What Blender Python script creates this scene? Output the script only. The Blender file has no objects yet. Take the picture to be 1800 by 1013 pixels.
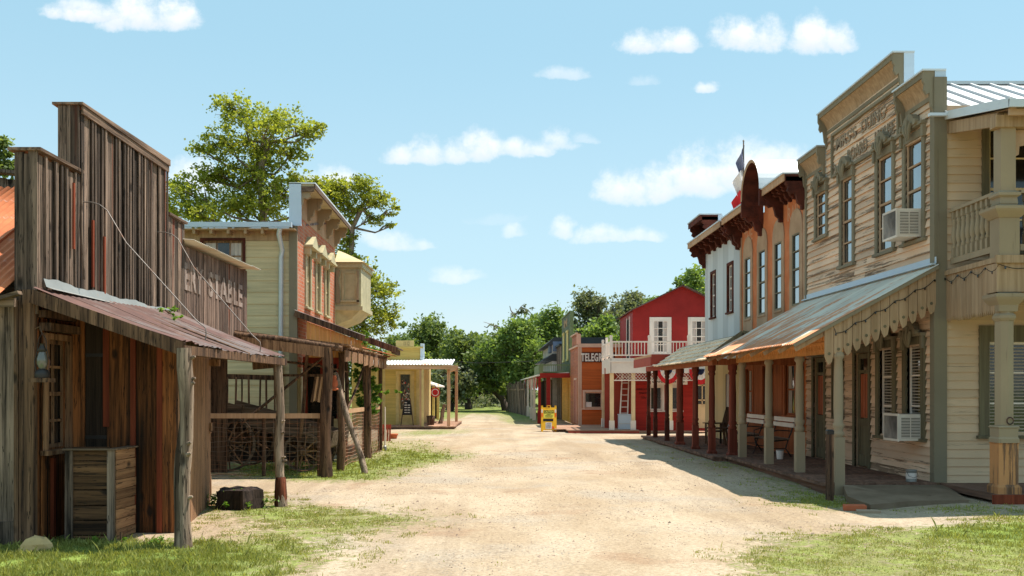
import bpy, math, random
import numpy as np
from mathutils import Vector, Matrix
R = math.radians
random.seed(7); rs = np.random.RandomState(11)
S = bpy.context.scene; COL = S.collection

# ------------------------------------------------------------------ camera, sky, sun, exposure
CX, F0, HY, CZ = 900.0, 1750.0, 685.0, 1.6      # measured on the 1800 px wide photograph
cam = bpy.data.cameras.new("camera"); camo = bpy.data.objects.new("camera", cam); COL.objects.link(camo)
camo.location = (0, 0, CZ); camo.rotation_euler = (R(90), 0, 0)
cam.sensor_width = 36; cam.lens = 35.0; cam.shift_y = (HY - 506.5) / 1800; cam.clip_end = 5000; cam.clip_start = .05
S.camera = camo
S.view_settings.view_transform = 'Standard'; S.view_settings.look = 'None'
S.view_settings.exposure = 0.85; S.view_settings.gamma = 1
S.cycles.max_bounces = 6; S.cycles.diffuse_bounces = 4; S.cycles.glossy_bounces = 2
S.cycles.transmission_bounces = 2; S.cycles.transparent_max_bounces = 6; S.cycles.sample_clamp_indirect = 6
S.cycles.use_denoising = True
SUNV = Vector((.40, .17, 1.0)).normalized()      # direction towards the sun, from the shadows
SUN_EL = math.asin(SUNV.z); SUN_AZ = math.atan2(SUNV.x, SUNV.y)
sl = bpy.data.lights.new("sun", 'SUN'); slo = bpy.data.objects.new("sun", sl); COL.objects.link(slo)
sl.energy = 4.0; sl.angle = R(.5); sl.color = (1, .95, .86)
slo.rotation_euler = SUNV.to_track_quat('Z', 'Y').to_euler()

def N(nt, typ, ins=None, **kw):
    n = nt.nodes.new(typ)
    for k, v in kw.items(): setattr(n, k, v)
    for k, v in (ins or {}).items():
        if isinstance(v, bpy.types.NodeSocket): nt.links.new(v, n.inputs[k])
        else: n.inputs[k].default_value = v
    return n
def M_(nt, op, a, b=None, c=None, clamp=False):
    n = nt.nodes.new('ShaderNodeMath'); n.operation = op; n.use_clamp = clamp
    for i, v in enumerate((a, b, c)):
        if v is None: continue
        if isinstance(v, bpy.types.NodeSocket): nt.links.new(v, n.inputs[i])
        else: n.inputs[i].default_value = v
    return n.outputs[0]
def MIX(nt, f, a, b, mode='MIX'):
    n = nt.nodes.new('ShaderNodeMix'); n.data_type = 'RGBA'; n.blend_type = mode; n.clamp_factor = True
    for k, v in ((0, f), (6, a), (7, b)):
        if isinstance(v, bpy.types.NodeSocket): nt.links.new(v, n.inputs[k])
        else: n.inputs[k].default_value = v if k == 0 else (tuple(v) + (1,))[:4]
    return n.outputs[2]
def SMOOTH(nt, v, a, b):
    n = nt.nodes.new('ShaderNodeMapRange'); n.interpolation_type = 'SMOOTHSTEP'
    nt.links.new(v, n.inputs[0]); n.inputs[1].default_value = a; n.inputs[2].default_value = b
    return n.outputs[0]

W = bpy.data.worlds.new("World"); S.world = W; W.use_nodes = True
nt = W.node_tree; nt.nodes.clear()
sky = N(nt, 'ShaderNodeTexSky', sky_type='NISHITA', sun_disc=False, sun_elevation=SUN_EL, sun_rotation=SUN_AZ,
        air_density=1.0, dust_density=1.2, ozone_density=1.0, altitude=200)
tc = N(nt, 'ShaderNodeTexCoord'); sp = N(nt, 'ShaderNodeSeparateXYZ', {0: tc.outputs['Generated']})
yy = M_(nt, 'MAXIMUM', sp.outputs[1], .02)
u = M_(nt, 'DIVIDE', sp.outputs[0], yy); v = M_(nt, 'DIVIDE', sp.outputs[2], yy)
uv = N(nt, 'ShaderNodeCombineXYZ', {0: u, 1: v})
wn = N(nt, 'ShaderNodeTexNoise', {'Vector': uv.outputs[0], 'Scale': 20.0, 'Detail': 6.0, 'Roughness': .6}); ws = N(nt, 'ShaderNodeSeparateColor', {0: wn.outputs[1]})
u = M_(nt, 'ADD', u, M_(nt, 'MULTIPLY', M_(nt, 'SUBTRACT', ws.outputs[0], .5), .040)); v = M_(nt, 'ADD', v, M_(nt, 'MULTIPLY', M_(nt, 'SUBTRACT', ws.outputs[1], .5), .020))
n1 = N(nt, 'ShaderNodeTexNoise', {'Vector': uv.outputs[0], 'Scale': 38.0, 'Detail': 9.0, 'Roughness': .66})
n2 = N(nt, 'ShaderNodeTexNoise', {'Vector': uv.outputs[0], 'Scale': 9.0, 'Detail': 3.0})
nz = M_(nt, 'ADD', M_(nt, 'MULTIPLY', M_(nt, 'SUBTRACT', n1.outputs[0], .5), 2.3), M_(nt, 'MULTIPLY', M_(nt, 'SUBTRACT', n2.outputs[0], .5), .9))
# cumulus: each puff is a flat-bottomed bump in direction space (cx, base y, half width, height) measured on the photograph
PUFFS = [(160,30,78,34,1),(235,42,70,60,1),(315,42,52,56,1),(150,14,60,20,.7),
 (1130,84,48,36,.9),(1195,84,42,38,.9),(1300,80,55,62,1),(1360,78,50,58,1),(1425,82,50,64,1),(1470,82,45,46,.9),(1240,160,26,20,.8),
 (990,136,52,20,.42),(1130,145,34,16,.25),(715,282,50,32,.8),(745,278,42,46,.85),(800,277,40,40,.75),(845,274,52,50,.9),(905,270,42,32,.8),(940,266,38,26,.75),(980,256,36,32,.7),(1025,248,26,16,.3),
 (1100,345,60,58,.85),(1165,340,66,58,.9),(1230,330,72,74,.95),(1310,320,84,84,.95),(1385,320,62,76,.9),(1430,300,45,34,.7),(1345,290,70,48,.8),
 (990,410,32,36,.7),(1060,420,60,28,.65),(1120,418,56,26,.6),(1065,335,20,18,.6),(690,430,66,34,.65),(735,432,34,22,.5),(800,490,56,26,.5),(820,480,34,12,.3),
 (898,410,26,20,.45),(575,325,66,38,.8),(340,330,60,60,.7),(1160,318,70,30,.4),(870,390,60,14,.12),(1500,300,60,40,.4),(780,150,120,20,.0)]
mask = None; low = None
for (px, py, hw, hh, al) in PUFFS:
    if al <= 0: continue
    u0 = (px - CX) / F0; v0 = (HY - py) / F0; a = hw / F0; b = hh / F0
    du = M_(nt, 'DIVIDE', M_(nt, 'SUBTRACT', u, u0), a)
    dv = M_(nt, 'SUBTRACT', v, v0)
    dvn = M_(nt, 'MAXIMUM', M_(nt, 'DIVIDE', dv, b), M_(nt, 'DIVIDE', dv, -b * .28))
    d = M_(nt, 'ADD', M_(nt, 'MULTIPLY', du, du), M_(nt, 'MULTIPLY', dvn, dvn))
    m = M_(nt, 'MULTIPLY', M_(nt, 'SUBTRACT', 1.0, d), 1.0)
    m = M_(nt, 'MULTIPLY', SMOOTH(nt, M_(nt, 'ADD', m, nz), -.15, 1.25), al)
    mask = m if mask is None else M_(nt, 'MAXIMUM', mask, m)
    t = M_(nt, 'MULTIPLY', m, SMOOTH(nt, M_(nt, 'DIVIDE', dv, b), .55, -.2))
    low = t if low is None else M_(nt, 'MAXIMUM', low, t)
hz = SMOOTH(nt, sp.outputs[2], .30, .02)
skyc = MIX(nt, 1.0, sky.outputs[0], (.95, 1.12, 1.12), 'MULTIPLY')
tint = MIX(nt, SMOOTH(nt, sp.outputs[2], .36, .10), (2.85, 4.75, 5.75), (3.9, 5.5, 6.2)); tint = MIX(nt, SMOOTH(nt, sp.outputs[2], .13, .0), tint, (5.4, 6.0, 6.2))
skyc = MIX(nt, .80, skyc, tint)
cloudc = MIX(nt, M_(nt, 'MULTIPLY', low, 1.0), (7.4, 7.4, 7.4), (5.5, 5.9, 6.4))
cl = MIX(nt, M_(nt, 'MULTIPLY', mask, M_(nt, 'GREATER_THAN', sp.outputs[1], .05)), skyc, cloudc)
bg = N(nt, 'ShaderNodeBackground', {0: cl, 1: .088}); wo = N(nt, 'ShaderNodeOutputWorld', {0: bg.outputs[0]})
W.cycles.sampling_method = 'MANUAL'; W.cycles.sample_map_resolution = 512

# ------------------------------------------------------------------ materials
def base_mat(name, rough=.8, spec=.3):
    m = bpy.data.materials.new(name); m.use_nodes = True
    b = m.node_tree.nodes['Principled BSDF']; b.inputs['Roughness'].default_value = rough
    b.inputs['Specular IOR Level'].default_value = spec
    return m, m.node_tree, b
def rndnode(nt): return N(nt, 'ShaderNodeAttribute', attribute_name='rnd').outputs['Fac']
AXS = {'x': (.55, 14, 14), 'y': (14, .55, 14), 'z': (14, 14, .55), 'n': (3, 3, 3)}
def coords(nt, axis, mult=1.0, off=31.0):
    tcn = N(nt, 'ShaderNodeTexCoord'); r = rndnode(nt)
    o = M_(nt, 'MULTIPLY', r, off)
    ad = N(nt, 'ShaderNodeVectorMath', {0: tcn.outputs['Object'], 1: N(nt, 'ShaderNodeCombineXYZ', {0: o, 1: o, 2: o}).outputs[0]}, operation='ADD')
    mp = N(nt, 'ShaderNodeMapping', {0: ad.outputs[0], 3: tuple(q * mult for q in AXS[axis])})
    return tcn, r, mp
def wood(name, c1, c2, axis='z', rough=.85, var=.45, peel=None, peel_t=.5, bump=.5, mult=1.0, stain=None, stain_t=.6, crack=False):
    """aged timber: grain stretched along an axis, a tint per board, optional flaking paint"""
    m, nt, b = base_mat(name, rough, .2)
    tcn, r, mp = coords(nt, axis, mult)
    n = N(nt, 'ShaderNodeTexNoise', {'Vector': mp.outputs[0], 'Scale': 1.0, 'Detail': 7.0, 'Roughness': .68})
    f = SMOOTH(nt, n.outputs[0], .30, .70)
    c = MIX(nt, f, c1, c2)
    if stain:
        n3 = N(nt, 'ShaderNodeTexNoise', {'Vector': N(nt, 'ShaderNodeMapping', {0: mp.outputs[0], 3: (.28, .28, .28)}).outputs[0], 'Scale': 1.0, 'Detail': 4.0})
        c = MIX(nt, SMOOTH(nt, n3.outputs[0], stain_t, stain_t + .08), c, stain)
    h = n.outputs[0]
    if peel:
        n2 = N(nt, 'ShaderNodeTexNoise', {'Vector': N(nt, 'ShaderNodeMapping', {0: mp.outputs[0], 3: (.62, .62, .62)}).outputs[0], 'Scale': 1.0, 'Detail': 8.0, 'Roughness': .75})
        pf = SMOOTH(nt, n2.outputs[0], peel_t - .025, peel_t + .025)
        c = MIX(nt, pf, peel, c); h = M_(nt, 'SUBTRACT', M_(nt, 'MULTIPLY', h, .3), M_(nt, 'MULTIPLY', pf, .5))
    big = N(nt, 'ShaderNodeTexNoise', {'Vector': tcn.outputs['Object'], 'Scale': .9, 'Detail': 4.0})
    br = M_(nt, 'ADD', M_(nt, 'MULTIPLY', r, var), 1 - var * .5)
    br = M_(nt, 'MULTIPLY', br, M_(nt, 'ADD', M_(nt, 'MULTIPLY', big.outputs[0], .5), .75))
    c = MIX(nt, 1.0, c, N(nt, 'ShaderNodeCombineXYZ', {0: M_(nt, 'MULTIPLY', br, 1.10), 1: M_(nt, 'MULTIPLY', br, .965), 2: M_(nt, 'MULTIPLY', br, .89)}).outputs[0], 'MULTIPLY')
    if crack:      # drying splits along the grain and small dark knots
        nc = N(nt, 'ShaderNodeTexNoise', {'Vector': mp.outputs[0], 'Scale': 1.7, 'Detail': 3.0})
        ck = M_(nt, 'LESS_THAN', M_(nt, 'ABSOLUTE', M_(nt, 'SUBTRACT', nc.outputs[0], .5)), .010)
        kn = N(nt, 'ShaderNodeTexVoronoi', {'Vector': N(nt, 'ShaderNodeMapping', {0: mp.outputs[0], 3: tuple(.22 if q > 1 else 3.0 for q in AXS[axis])}).outputs[0], 'Scale': 1.0})
        kk = SMOOTH(nt, kn.outputs[0], .16, .07); dk = M_(nt, 'MAXIMUM', M_(nt, 'MULTIPLY', ck, .8), M_(nt, 'MULTIPLY', kk, .85))
        c = MIX(nt, dk, c, (.012, .009, .007)); h = M_(nt, 'SUBTRACT', h, dk)
    nt.links.new(c, b.inputs['Base Color'])
    bp = N(nt, 'ShaderNodeBump', {'Height': h, 'Strength': bump, 'Distance': .02})
    nt.links.new(bp.outputs[0], b.inputs['Normal'])
    return m
def paint(name, c, axis='n', rough=.6, peel=(.25, .21, .17), peel_t=.36, dirt=.18, var=.12, bump=.25):
    return wood(name, tuple(q * (1 - dirt) for q in c), tuple(min(1, q * (1 + dirt * .6)) for q in c), axis, rough, var, peel=peel and None, bump=bump) if peel is None else \
        wood(name, peel, tuple(q * .8 for q in peel), axis, rough, var, peel=c, peel_t=1 - peel_t, bump=bump)
def metal(name, c1, c2, rust=(.22, .07, .03), rust_t=.55, axis='x', rough=.45, metallic=.35, bump=.1, mult=.25, rust2=None, gradx=0, spec=.5):
    m, nt, b = base_mat(name, rough, spec)
    tcn, r, mp = coords(nt, axis, mult, 7.0)
    n = N(nt, 'ShaderNodeTexNoise', {'Vector': mp.outputs[0], 'Scale': 1.0, 'Detail': 6.0, 'Roughness': .65})
    c = MIX(nt, n.outputs[0], c1, c2)
    n2 = N(nt, 'ShaderNodeTexNoise', {'Vector': mp.outputs[0], 'Scale': .55, 'Detail': 9.0, 'Roughness': .7})
    rv = n2.outputs[0]
    if gradx: rv = M_(nt, 'ADD', rv, M_(nt, 'MULTIPLY', M_(nt, 'ADD', N(nt, 'ShaderNodeSeparateXYZ', {0: tcn.outputs['Object']}).outputs[0], 1.25), -gradx))
    rf = SMOOTH(nt, rv, rust_t - .06, rust_t + .06)
    n3 = N(nt, 'ShaderNodeTexNoise', {'Vector': tcn.outputs['Object'], 'Scale': 6.0, 'Detail': 5.0})
    rc = MIX(nt, n3.outputs[0], rust, rust2 or tuple(min(1, q * 2.2) for q in rust))
    c = MIX(nt, rf, c, rc)
    br = M_(nt, 'ADD', M_(nt, 'MULTIPLY', r, .3), .85)
    c = MIX(nt, 1.0, c, N(nt, 'ShaderNodeCombineXYZ', {0: br, 1: br, 2: br}).outputs[0], 'MULTIPLY')
    nt.links.new(c, b.inputs['Base Color'])
    nt.links.new(M_(nt, 'MULTIPLY', M_(nt, 'SUBTRACT', 1.0, rf), metallic), b.inputs['Metallic'])
    nt.links.new(M_(nt, 'ADD', M_(nt, 'MULTIPLY', rf, .4), rough), b.inputs['Roughness'])
    bp = N(nt, 'ShaderNodeBump', {'Height': n2.outputs[0], 'Strength': bump, 'Distance': .02}); nt.links.new(bp.outputs[0], b.inputs['Normal'])
    return m
def stucco(name, c, c2, worn=None):
    m, nt, b = base_mat(name, .9, .15)
    tcn = N(nt, 'ShaderNodeTexCoord')
    n = N(nt, 'ShaderNodeTexNoise', {'Vector': tcn.outputs['Object'], 'Scale': 1.3, 'Detail': 8.0, 'Roughness': .6})
    cc = MIX(nt, SMOOTH(nt, n.outputs[0], .35, .68), c, c2)
    c3_ = cc
    if worn:
        mp = N(nt, 'ShaderNodeMapping', {0: tcn.outputs['Object'], 3: (3, 3, .7)})
        n2 = N(nt, 'ShaderNodeTexNoise', {'Vector': mp.outputs[0], 'Scale': 1.0, 'Detail': 9.0, 'Roughness': .7})
        cc = MIX(nt, SMOOTH(nt, n2.outputs[0], .6, .68), cc, worn)
    cc = MIX(nt, 1.0, cc, (1.08, .97, .90), 'MULTIPLY')
    nt.links.new(cc, b.inputs['Base Color'])
    n3 = N(nt, 'ShaderNodeTexNoise', {'Vector': tcn.outputs['Object'], 'Scale': 30.0, 'Detail': 4.0})
    bp = N(nt, 'ShaderNodeBump', {'Height': n3.outputs[0], 'Strength': .3, 'Distance': .02}); nt.links.new(bp.outputs[0], b.inputs['Normal'])
    return m
def brickm(name, c1, c2, mortar, vert='yz'):
    m, nt, b = base_mat(name, .9, .15)
    tcn = N(nt, 'ShaderNodeTexCoord'); s = N(nt, 'ShaderNodeSeparateXYZ', {0: tcn.outputs['Object']})
    cb = N(nt, 'ShaderNodeCombineXYZ', {0: s.outputs[1 if vert == 'yz' else 0], 1: s.outputs[2]})
    bt = N(nt, 'ShaderNodeTexBrick', {'Vector': cb.outputs[0], 'Color1': c1 + (1,), 'Color2': c2 + (1,), 'Mortar': mortar + (1,), 'Scale': 1.0, 'Mortar Size': .008, 'Brick Width': .28, 'Row Height': .10, 'Bias': 0.0})
    n = N(nt, 'ShaderNodeTexNoise', {'Vector': tcn.outputs['Object'], 'Scale': 2.0, 'Detail': 8.0, 'Roughness': .7})
    cc = MIX(nt, SMOOTH(nt, n.outputs[0], .52, .72), bt.outputs[0], mortar)
    nt.links.new(cc, b.inputs['Base Color'])
    bp = N(nt, 'ShaderNodeBump', {'Height': M_(nt, 'SUBTRACT', n.outputs[0], M_(nt, 'MULTIPLY', bt.outputs[1], .7)), 'Strength': .6, 'Distance': .02}); nt.links.new(bp.outputs[0], b.inputs['Normal'])
    return m
def glassm(name, c=(.02, .03, .035), rough=.04, spec=1.0, coat=1.0):
    m, nt, b = base_mat(name, rough, spec)
    tcn = N(nt, 'ShaderNodeTexCoord')
    n = N(nt, 'ShaderNodeTexNoise', {'Vector': tcn.outputs['Object'], 'Scale': 3.0, 'Detail': 3.0})
    cc = MIX(nt, SMOOTH(nt, n.outputs[0], .4, .7), c, tuple(q * 2.6 for q in c)); nt.links.new(cc, b.inputs['Base Color'])
    b.inputs['IOR'].default_value = 2.0 if coat > .5 else 1.5; b.inputs['Coat Weight'].default_value = coat; b.inputs['Coat IOR'].default_value = 2.2 if coat > .5 else 1.5; b.inputs['Coat Roughness'].default_value = .02
    bp = N(nt, 'ShaderNodeBump', {'Height': n.outputs[0], 'Strength': .03, 'Distance': .05}); nt.links.new(bp.outputs[0], b.inputs['Normal']); nt.links.new(bp.outputs[0], b.inputs['Coat Normal'])
    if coat > .5: b.inputs['Metallic'].default_value = .30; b.inputs['Base Color'].default_value = (.5, .5, .5, 1)
    return m
def leafm(name, c1, c2, c3=None, trans=.45):
    m = bpy.data.materials.new(name); m.use_nodes = True; nt = m.node_tree; nt.nodes.clear()
    r = rndnode(nt)
    c = MIX(nt, r, c1, c2)
    if c3: c = MIX(nt, SMOOTH(nt, r, .82, .95), c, c3)
    d = N(nt, 'ShaderNodeBsdfPrincipled', {'Base Color': c, 'Roughness': .55, 'Specular IOR Level': .35})
    t = N(nt, 'ShaderNodeBsdfTranslucent', {0: MIX(nt, 1.0, c, (1.3, 1.25, .6), 'MULTIPLY')})
    mx = N(nt, 'ShaderNodeMixShader', {0: trans, 1: d.outputs[0], 2: t.outputs[0]})
    N(nt, 'ShaderNodeOutputMaterial', {0: mx.outputs[0]}); return m

GREYW = wood('weathered_grey_boards', (.005, .004, .003), (.25, .195, .155), 'z', stain=(.12, .034, .018), stain_t=.62, var=1.3, crack=True)
GREYX = wood('weathered_grey_boards_across', (.04, .03, .022), (.24, .18, .13), 'x', var=.6)
GREYY = wood('weathered_grey_boards_along', (.05, .035, .025), (.26, .19, .14), 'y', var=.6)
BROWNW = wood('warm_brown_boards', (.016, .008, .004), (.33, .130, .045), 'z', var=.9, stain=(.02, .014, .01), stain_t=.56, crack=True)
REDBAT = wood('red_brown_batten', (.12, .028, .014), (.25, .062, .028), 'z', var=.3)
TANW = wood('sunlit_tan_timber', (.11, .06, .035), (.38, .235, .135), 'z', var=.4, crack=True)
LOGW = wood('bleached_log', (.10, .075, .055), (.40, .33, .26), 'z', var=.2, stain=(.05, .035, .025), stain_t=.56, mult=.9, bump=.9, crack=True)
LOGD = wood('dark_log', (.03, .018, .013), (.21, .13, .08), 'z', var=.3, bump=.9, crack=True)
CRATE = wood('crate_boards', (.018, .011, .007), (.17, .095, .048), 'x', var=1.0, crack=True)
HAYW = wood('stable_boards', (.04, .028, .022), (.29, .215, .18), 'z', var=.6, crack=True, stain=(.2, .06, .03), stain_t=.66)
FOOTW = wood('rotten_red_wood', (.04, .018, .012), (.20, .065, .035), 'z', var=.3, bump=1.0, crack=True)
LETW = wood('worn_white_paint', (.10, .07, .055), (.22, .17, .14), 'z', peel=(.34, .30, .28), peel_t=.50)
TANPY = wood('peeling_tan_siding_along', (.15, .105, .07), (.30, .225, .16), 'y', var=.34, peel=(.64, .50, .37), peel_t=.55, bump=.35)
TANPX = wood('peeling_tan_siding_across', (.25, .20, .14), (.33, .27, .19), 'x', var=.18, peel=(.54, .43, .30), peel_t=.60, bump=.3)
TRIMG = wood('grey_green_trim', (.16, .14, .10), (.22, .20, .15), 'z', var=.15, peel=(.215, .20, .145), peel_t=.60, bump=.25)
TRIMP = wood('pale_green_post_paint', (.20, .17, .12), (.26, .22, .15), 'z', var=.12, peel=(.31, .265, .185), peel_t=.63, bump=.3)
TRIMD = wood('olive_trim', (.10, .09, .06), (.17, .16, .10), 'z', var=.15, bump=.2)
FASC = wood('tan_fascia', (.28, .20, .12), (.42, .32, .21), 'z', var=.15, bump=.2)
FASO = wood('orange_tan_fascia', (.48, .23, .075), (.66, .35, .12), 'z', var=.15, bump=.2)
ORST = stucco('orange_stucco', (.52, .165, .065), (.64, .24, .105), worn=(.55, .33, .21))
ORPL = wood('orange_boards', (.24, .075, .03), (.38, .14, .06), 'z', var=.15)
TANS = stucco('tan_surround', (.38, .26, .17), (.48, .35, .24))
WHCOR = metal('white_corrugated', (.50, .52, .54), (.66, .68, .68), rust=(.35, .22, .15), rust_t=.70, axis='z', metallic=.1)
CREAMC = metal('cream_corrugated', (.55, .42, .20), (.66, .52, .28), rust=(.35, .22, .12), rust_t=.72, axis='z', metallic=.05)
DKBR = wood('dark_brown_bracket', (.05, .016, .011), (.12, .035, .022), 'n', var=.2)
RBPOST = wood('red_brown_post', (.12, .030, .018), (.24, .065, .04), 'z', var=.2, bump=.3)
ROOFM = metal('porch_roof_metal', (.44, .39, .33), (.82, .73, .59), rust=(.38, .17, .09), rust_t=.52, axis='x', mult=.26, metallic=.0, rough=.8, gradx=.07, spec=.12)
GALV = metal('galvanised_roof', (.52, .53, .54), (.70, .71, .71), rust_t=.70, metallic=.3, rough=.5)
GALVB = metal('galvanised_blue_grey', (.48, .56, .66), (.62, .70, .78), rust_t=.8, metallic=.2, rough=.4)
RUSTO = metal('orange_rusty_roof', (.50, .42, .36), (.66, .58, .5), rust=(.42, .095, .03), rust_t=.36, axis='x', mult=.2, metallic=.2, rust2=(.62, .20, .07))
RUSTD = metal('dark_rusty_roof', (.12, .085, .072), (.21, .15, .13), rust=(.045, .022, .018), rust_t=.46, axis='n', mult=.3, metallic=.1, rust2=(.17, .075, .055))
FLASH = metal('grey_flashing', (.24, .235, .22), (.38, .37, .34), rust_t=.66, metallic=.3)
SHING = wood('bleached_shingles', (.52, .43, .31), (.98, .87, .68), 'x', var=.35)
SAGE = paint('sage_siding', (.54, .48, .30), 'x', peel=None)
SAGET = paint('sage_trim', (.44, .44, .29), 'n', peel=None)
BRICK = brickm('faded_red_brick', (.46, .12, .055), (.54, .20, .11), (.46, .34, .26))
YELS = paint('yellow_siding', (.55, .45, .15), 'x', peel=None)
YELP = paint('pale_yellow_trim', (.58, .50, .24), 'n', peel=None)
TANB = wood('new_tan_timber', (.42, .27, .16), (.58, .40, .26), 'z', var=.2)
TANBX = wood('new_tan_timber_across', (.42, .27, .16), (.58, .40, .26), 'x', var=.2)
REDW = paint('barn_red_siding', (.36, .028, .02), 'x', peel=None, dirt=.2)
REDP = paint('deep_red_wall', (.29, .022, .02), 'n', peel=None, dirt=.12)
REDF = paint('faded_red_wall', (.34, .06, .04), 'n', peel=None, dirt=.12)
WHITE = paint('white_paint', (.74, .72, .68), 'n', peel=None, dirt=.06)
CREAM = paint('cream_paint', (.70, .58, .36), 'n', peel=None, dirt=.08)
PINKT = paint('pinkish_trim', (.62, .43, .33), 'n', peel=None, dirt=.08)
TELO = paint('burnt_orange_siding', (.48, .115, .025), 'x', peel=None, dirt=.2)
TELOY = paint('burnt_orange_siding_along', (.42, .15, .07), 'y', peel=None, dirt=.2)
GRNW = paint('forest_green_siding', (.09, .11, .055), 'y', peel=None, dirt=.25)
GRNT = paint('green_trim', (.17, .24, .12), 'n', peel=None, dirt=.15)
YELT = paint('butter_yellow', (.66, .56, .22), 'n', peel=None)
OCHRE = paint('ochre_wall', (.60, .33, .04), 'y', peel=None)
STONE = stucco('grey_stone', (.30, .31, .33), (.5, .5, .5), worn=(.18, .18, .2))
BLKR = paint('dark_shingle', (.04, .045, .05), 'n', peel=None)
BLUP = paint('blue_grey_paint', (.12, .17, .27), 'n', peel=None)
CONC = stucco('concrete', (.30, .24, .175), (.42, .345, .26), worn=(.22, .17, .12))
DECK = wood('deck_boards', (.10, .06, .045), (.24, .15, .11), 'y', var=.5)
DECKX = wood('deck_boards_across', (.26, .16, .11), (.42, .28, .20), 'x', var=.4)
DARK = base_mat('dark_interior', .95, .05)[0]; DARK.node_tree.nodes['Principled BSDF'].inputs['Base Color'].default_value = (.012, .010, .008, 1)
IRON = metal('black_iron', (.025, .022, .02), (.05, .04, .035), rust=(.08, .03, .02), rust_t=.6, metallic=.5, rough=.5)
WIREM = metal('rusty_wire', (.20, .13, .09), (.34, .25, .18), rust=(.2, .08, .04), rust_t=.5, metallic=.2, rough=.6)
PIPE = metal('pale_pipe', (.11, .09, .08), (.22, .18, .15), rust=(.2, .1, .06), rust_t=.6, metallic=.3)
GLASS = glassm('window_glass'); GLASSD = glassm('dim_glass', (.012, .011, .010), .08, .6, .3)
BLIND = paint('white_blind_slats', (.34, .32, .28), 'n', peel=None)
CURT = paint('pale_curtain', (.50, .48, .46), 'z', peel=None, dirt=.3)
CURTO = paint('orange_curtain', (.36, .10, .04), 'z', peel=None, dirt=.3)
ACW = paint('air_conditioner_white', (.66, .64, .58), 'n', peel=None, dirt=.08)
ACD = stucco('air_conditioner_coil', (.10, .095, .09), (.34, .33, .31))
SAFY = paint('safety_yellow', (.82, .50, .03), 'n', peel=None, dirt=.06, rough=.4) if False else wood('safety_yellow_plastic', (.78, .44, .02), (.86, .54, .04), 'n', .45, .05, bump=.03)
BLK = base_mat('black_paint', .6, .2)[0]; BLK.node_tree.nodes['Principled BSDF'].inputs['Base Color'].default_value = (.015, .014, .013, 1)
REDC = wood('red_cloth', (.42, .015, .02), (.52, .03, .035), 'n', .8, .1, bump=.05)
WHC = wood('white_cloth', (.60, .58, .56), (.72, .70, .68), 'n', .8, .1, bump=.05)
BLC = wood('navy_cloth', (.012, .016, .05), (.03, .04, .10), 'n', .8, .1, bump=.05)
ORV = wood('orange_vinyl', (.70, .10, .02), (.78, .16, .03), 'n', .5, .05, bump=.03)
LIMEP = wood('pale_yellow_placard', (.72, .72, .08), (.80, .80, .14), 'n', .5, .05, bump=.03)
ROCK = stucco('yellow_limestone', (.46, .33, .15), (.62, .48, .25), worn=(.3, .25, .15))
STUMPM = wood('charred_stump', (.007, .005, .004), (.05, .036, .028), 'z', var=.3, bump=1.0)
TERRA = stucco('terracotta', (.42, .12, .06), (.52, .18, .09))
BARK = wood('tree_bark', (.10, .085, .065), (.26, .22, .18), 'z', var=.2, bump=.8, mult=.4)
BARKD = wood('oak_bark', (.035, .028, .024), (.10, .085, .075), 'z', var=.2, bump=.8, mult=.4)
BRANCHG = wood('dead_grey_branch', (.16, .14, .13), (.30, .27, .25), 'z', var=.2)
SYCL = leafm('sycamore_leaf', (.16, .20, .03), (.46, .48, .08), (.62, .58, .15), .55)
OAKL = leafm('oak_leaf', (.08, .12, .04), (.24, .30, .09), (.36, .42, .14), .5)
OAKB = leafm('bright_oak_leaf', (.10, .16, .045), (.27, .36, .10), (.37, .44, .15), .48)
OAKG = leafm('grey_green_leaf', (.10, .12, .07), (.26, .28, .17), (.38, .39, .27), .45)
VINEL = leafm('vine_leaf', (.08, .17, .02), (.22, .36, .05), (.34, .48, .09))
GRASSL = leafm('lush_grass_blade', (.20, .215, .045), (.44, .44, .13), (.58, .53, .26), .4)
GRASSD = leafm('dry_grass_blade', (.28, .29, .08), (.52, .47, .19), (.64, .54, .30), .35)

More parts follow.
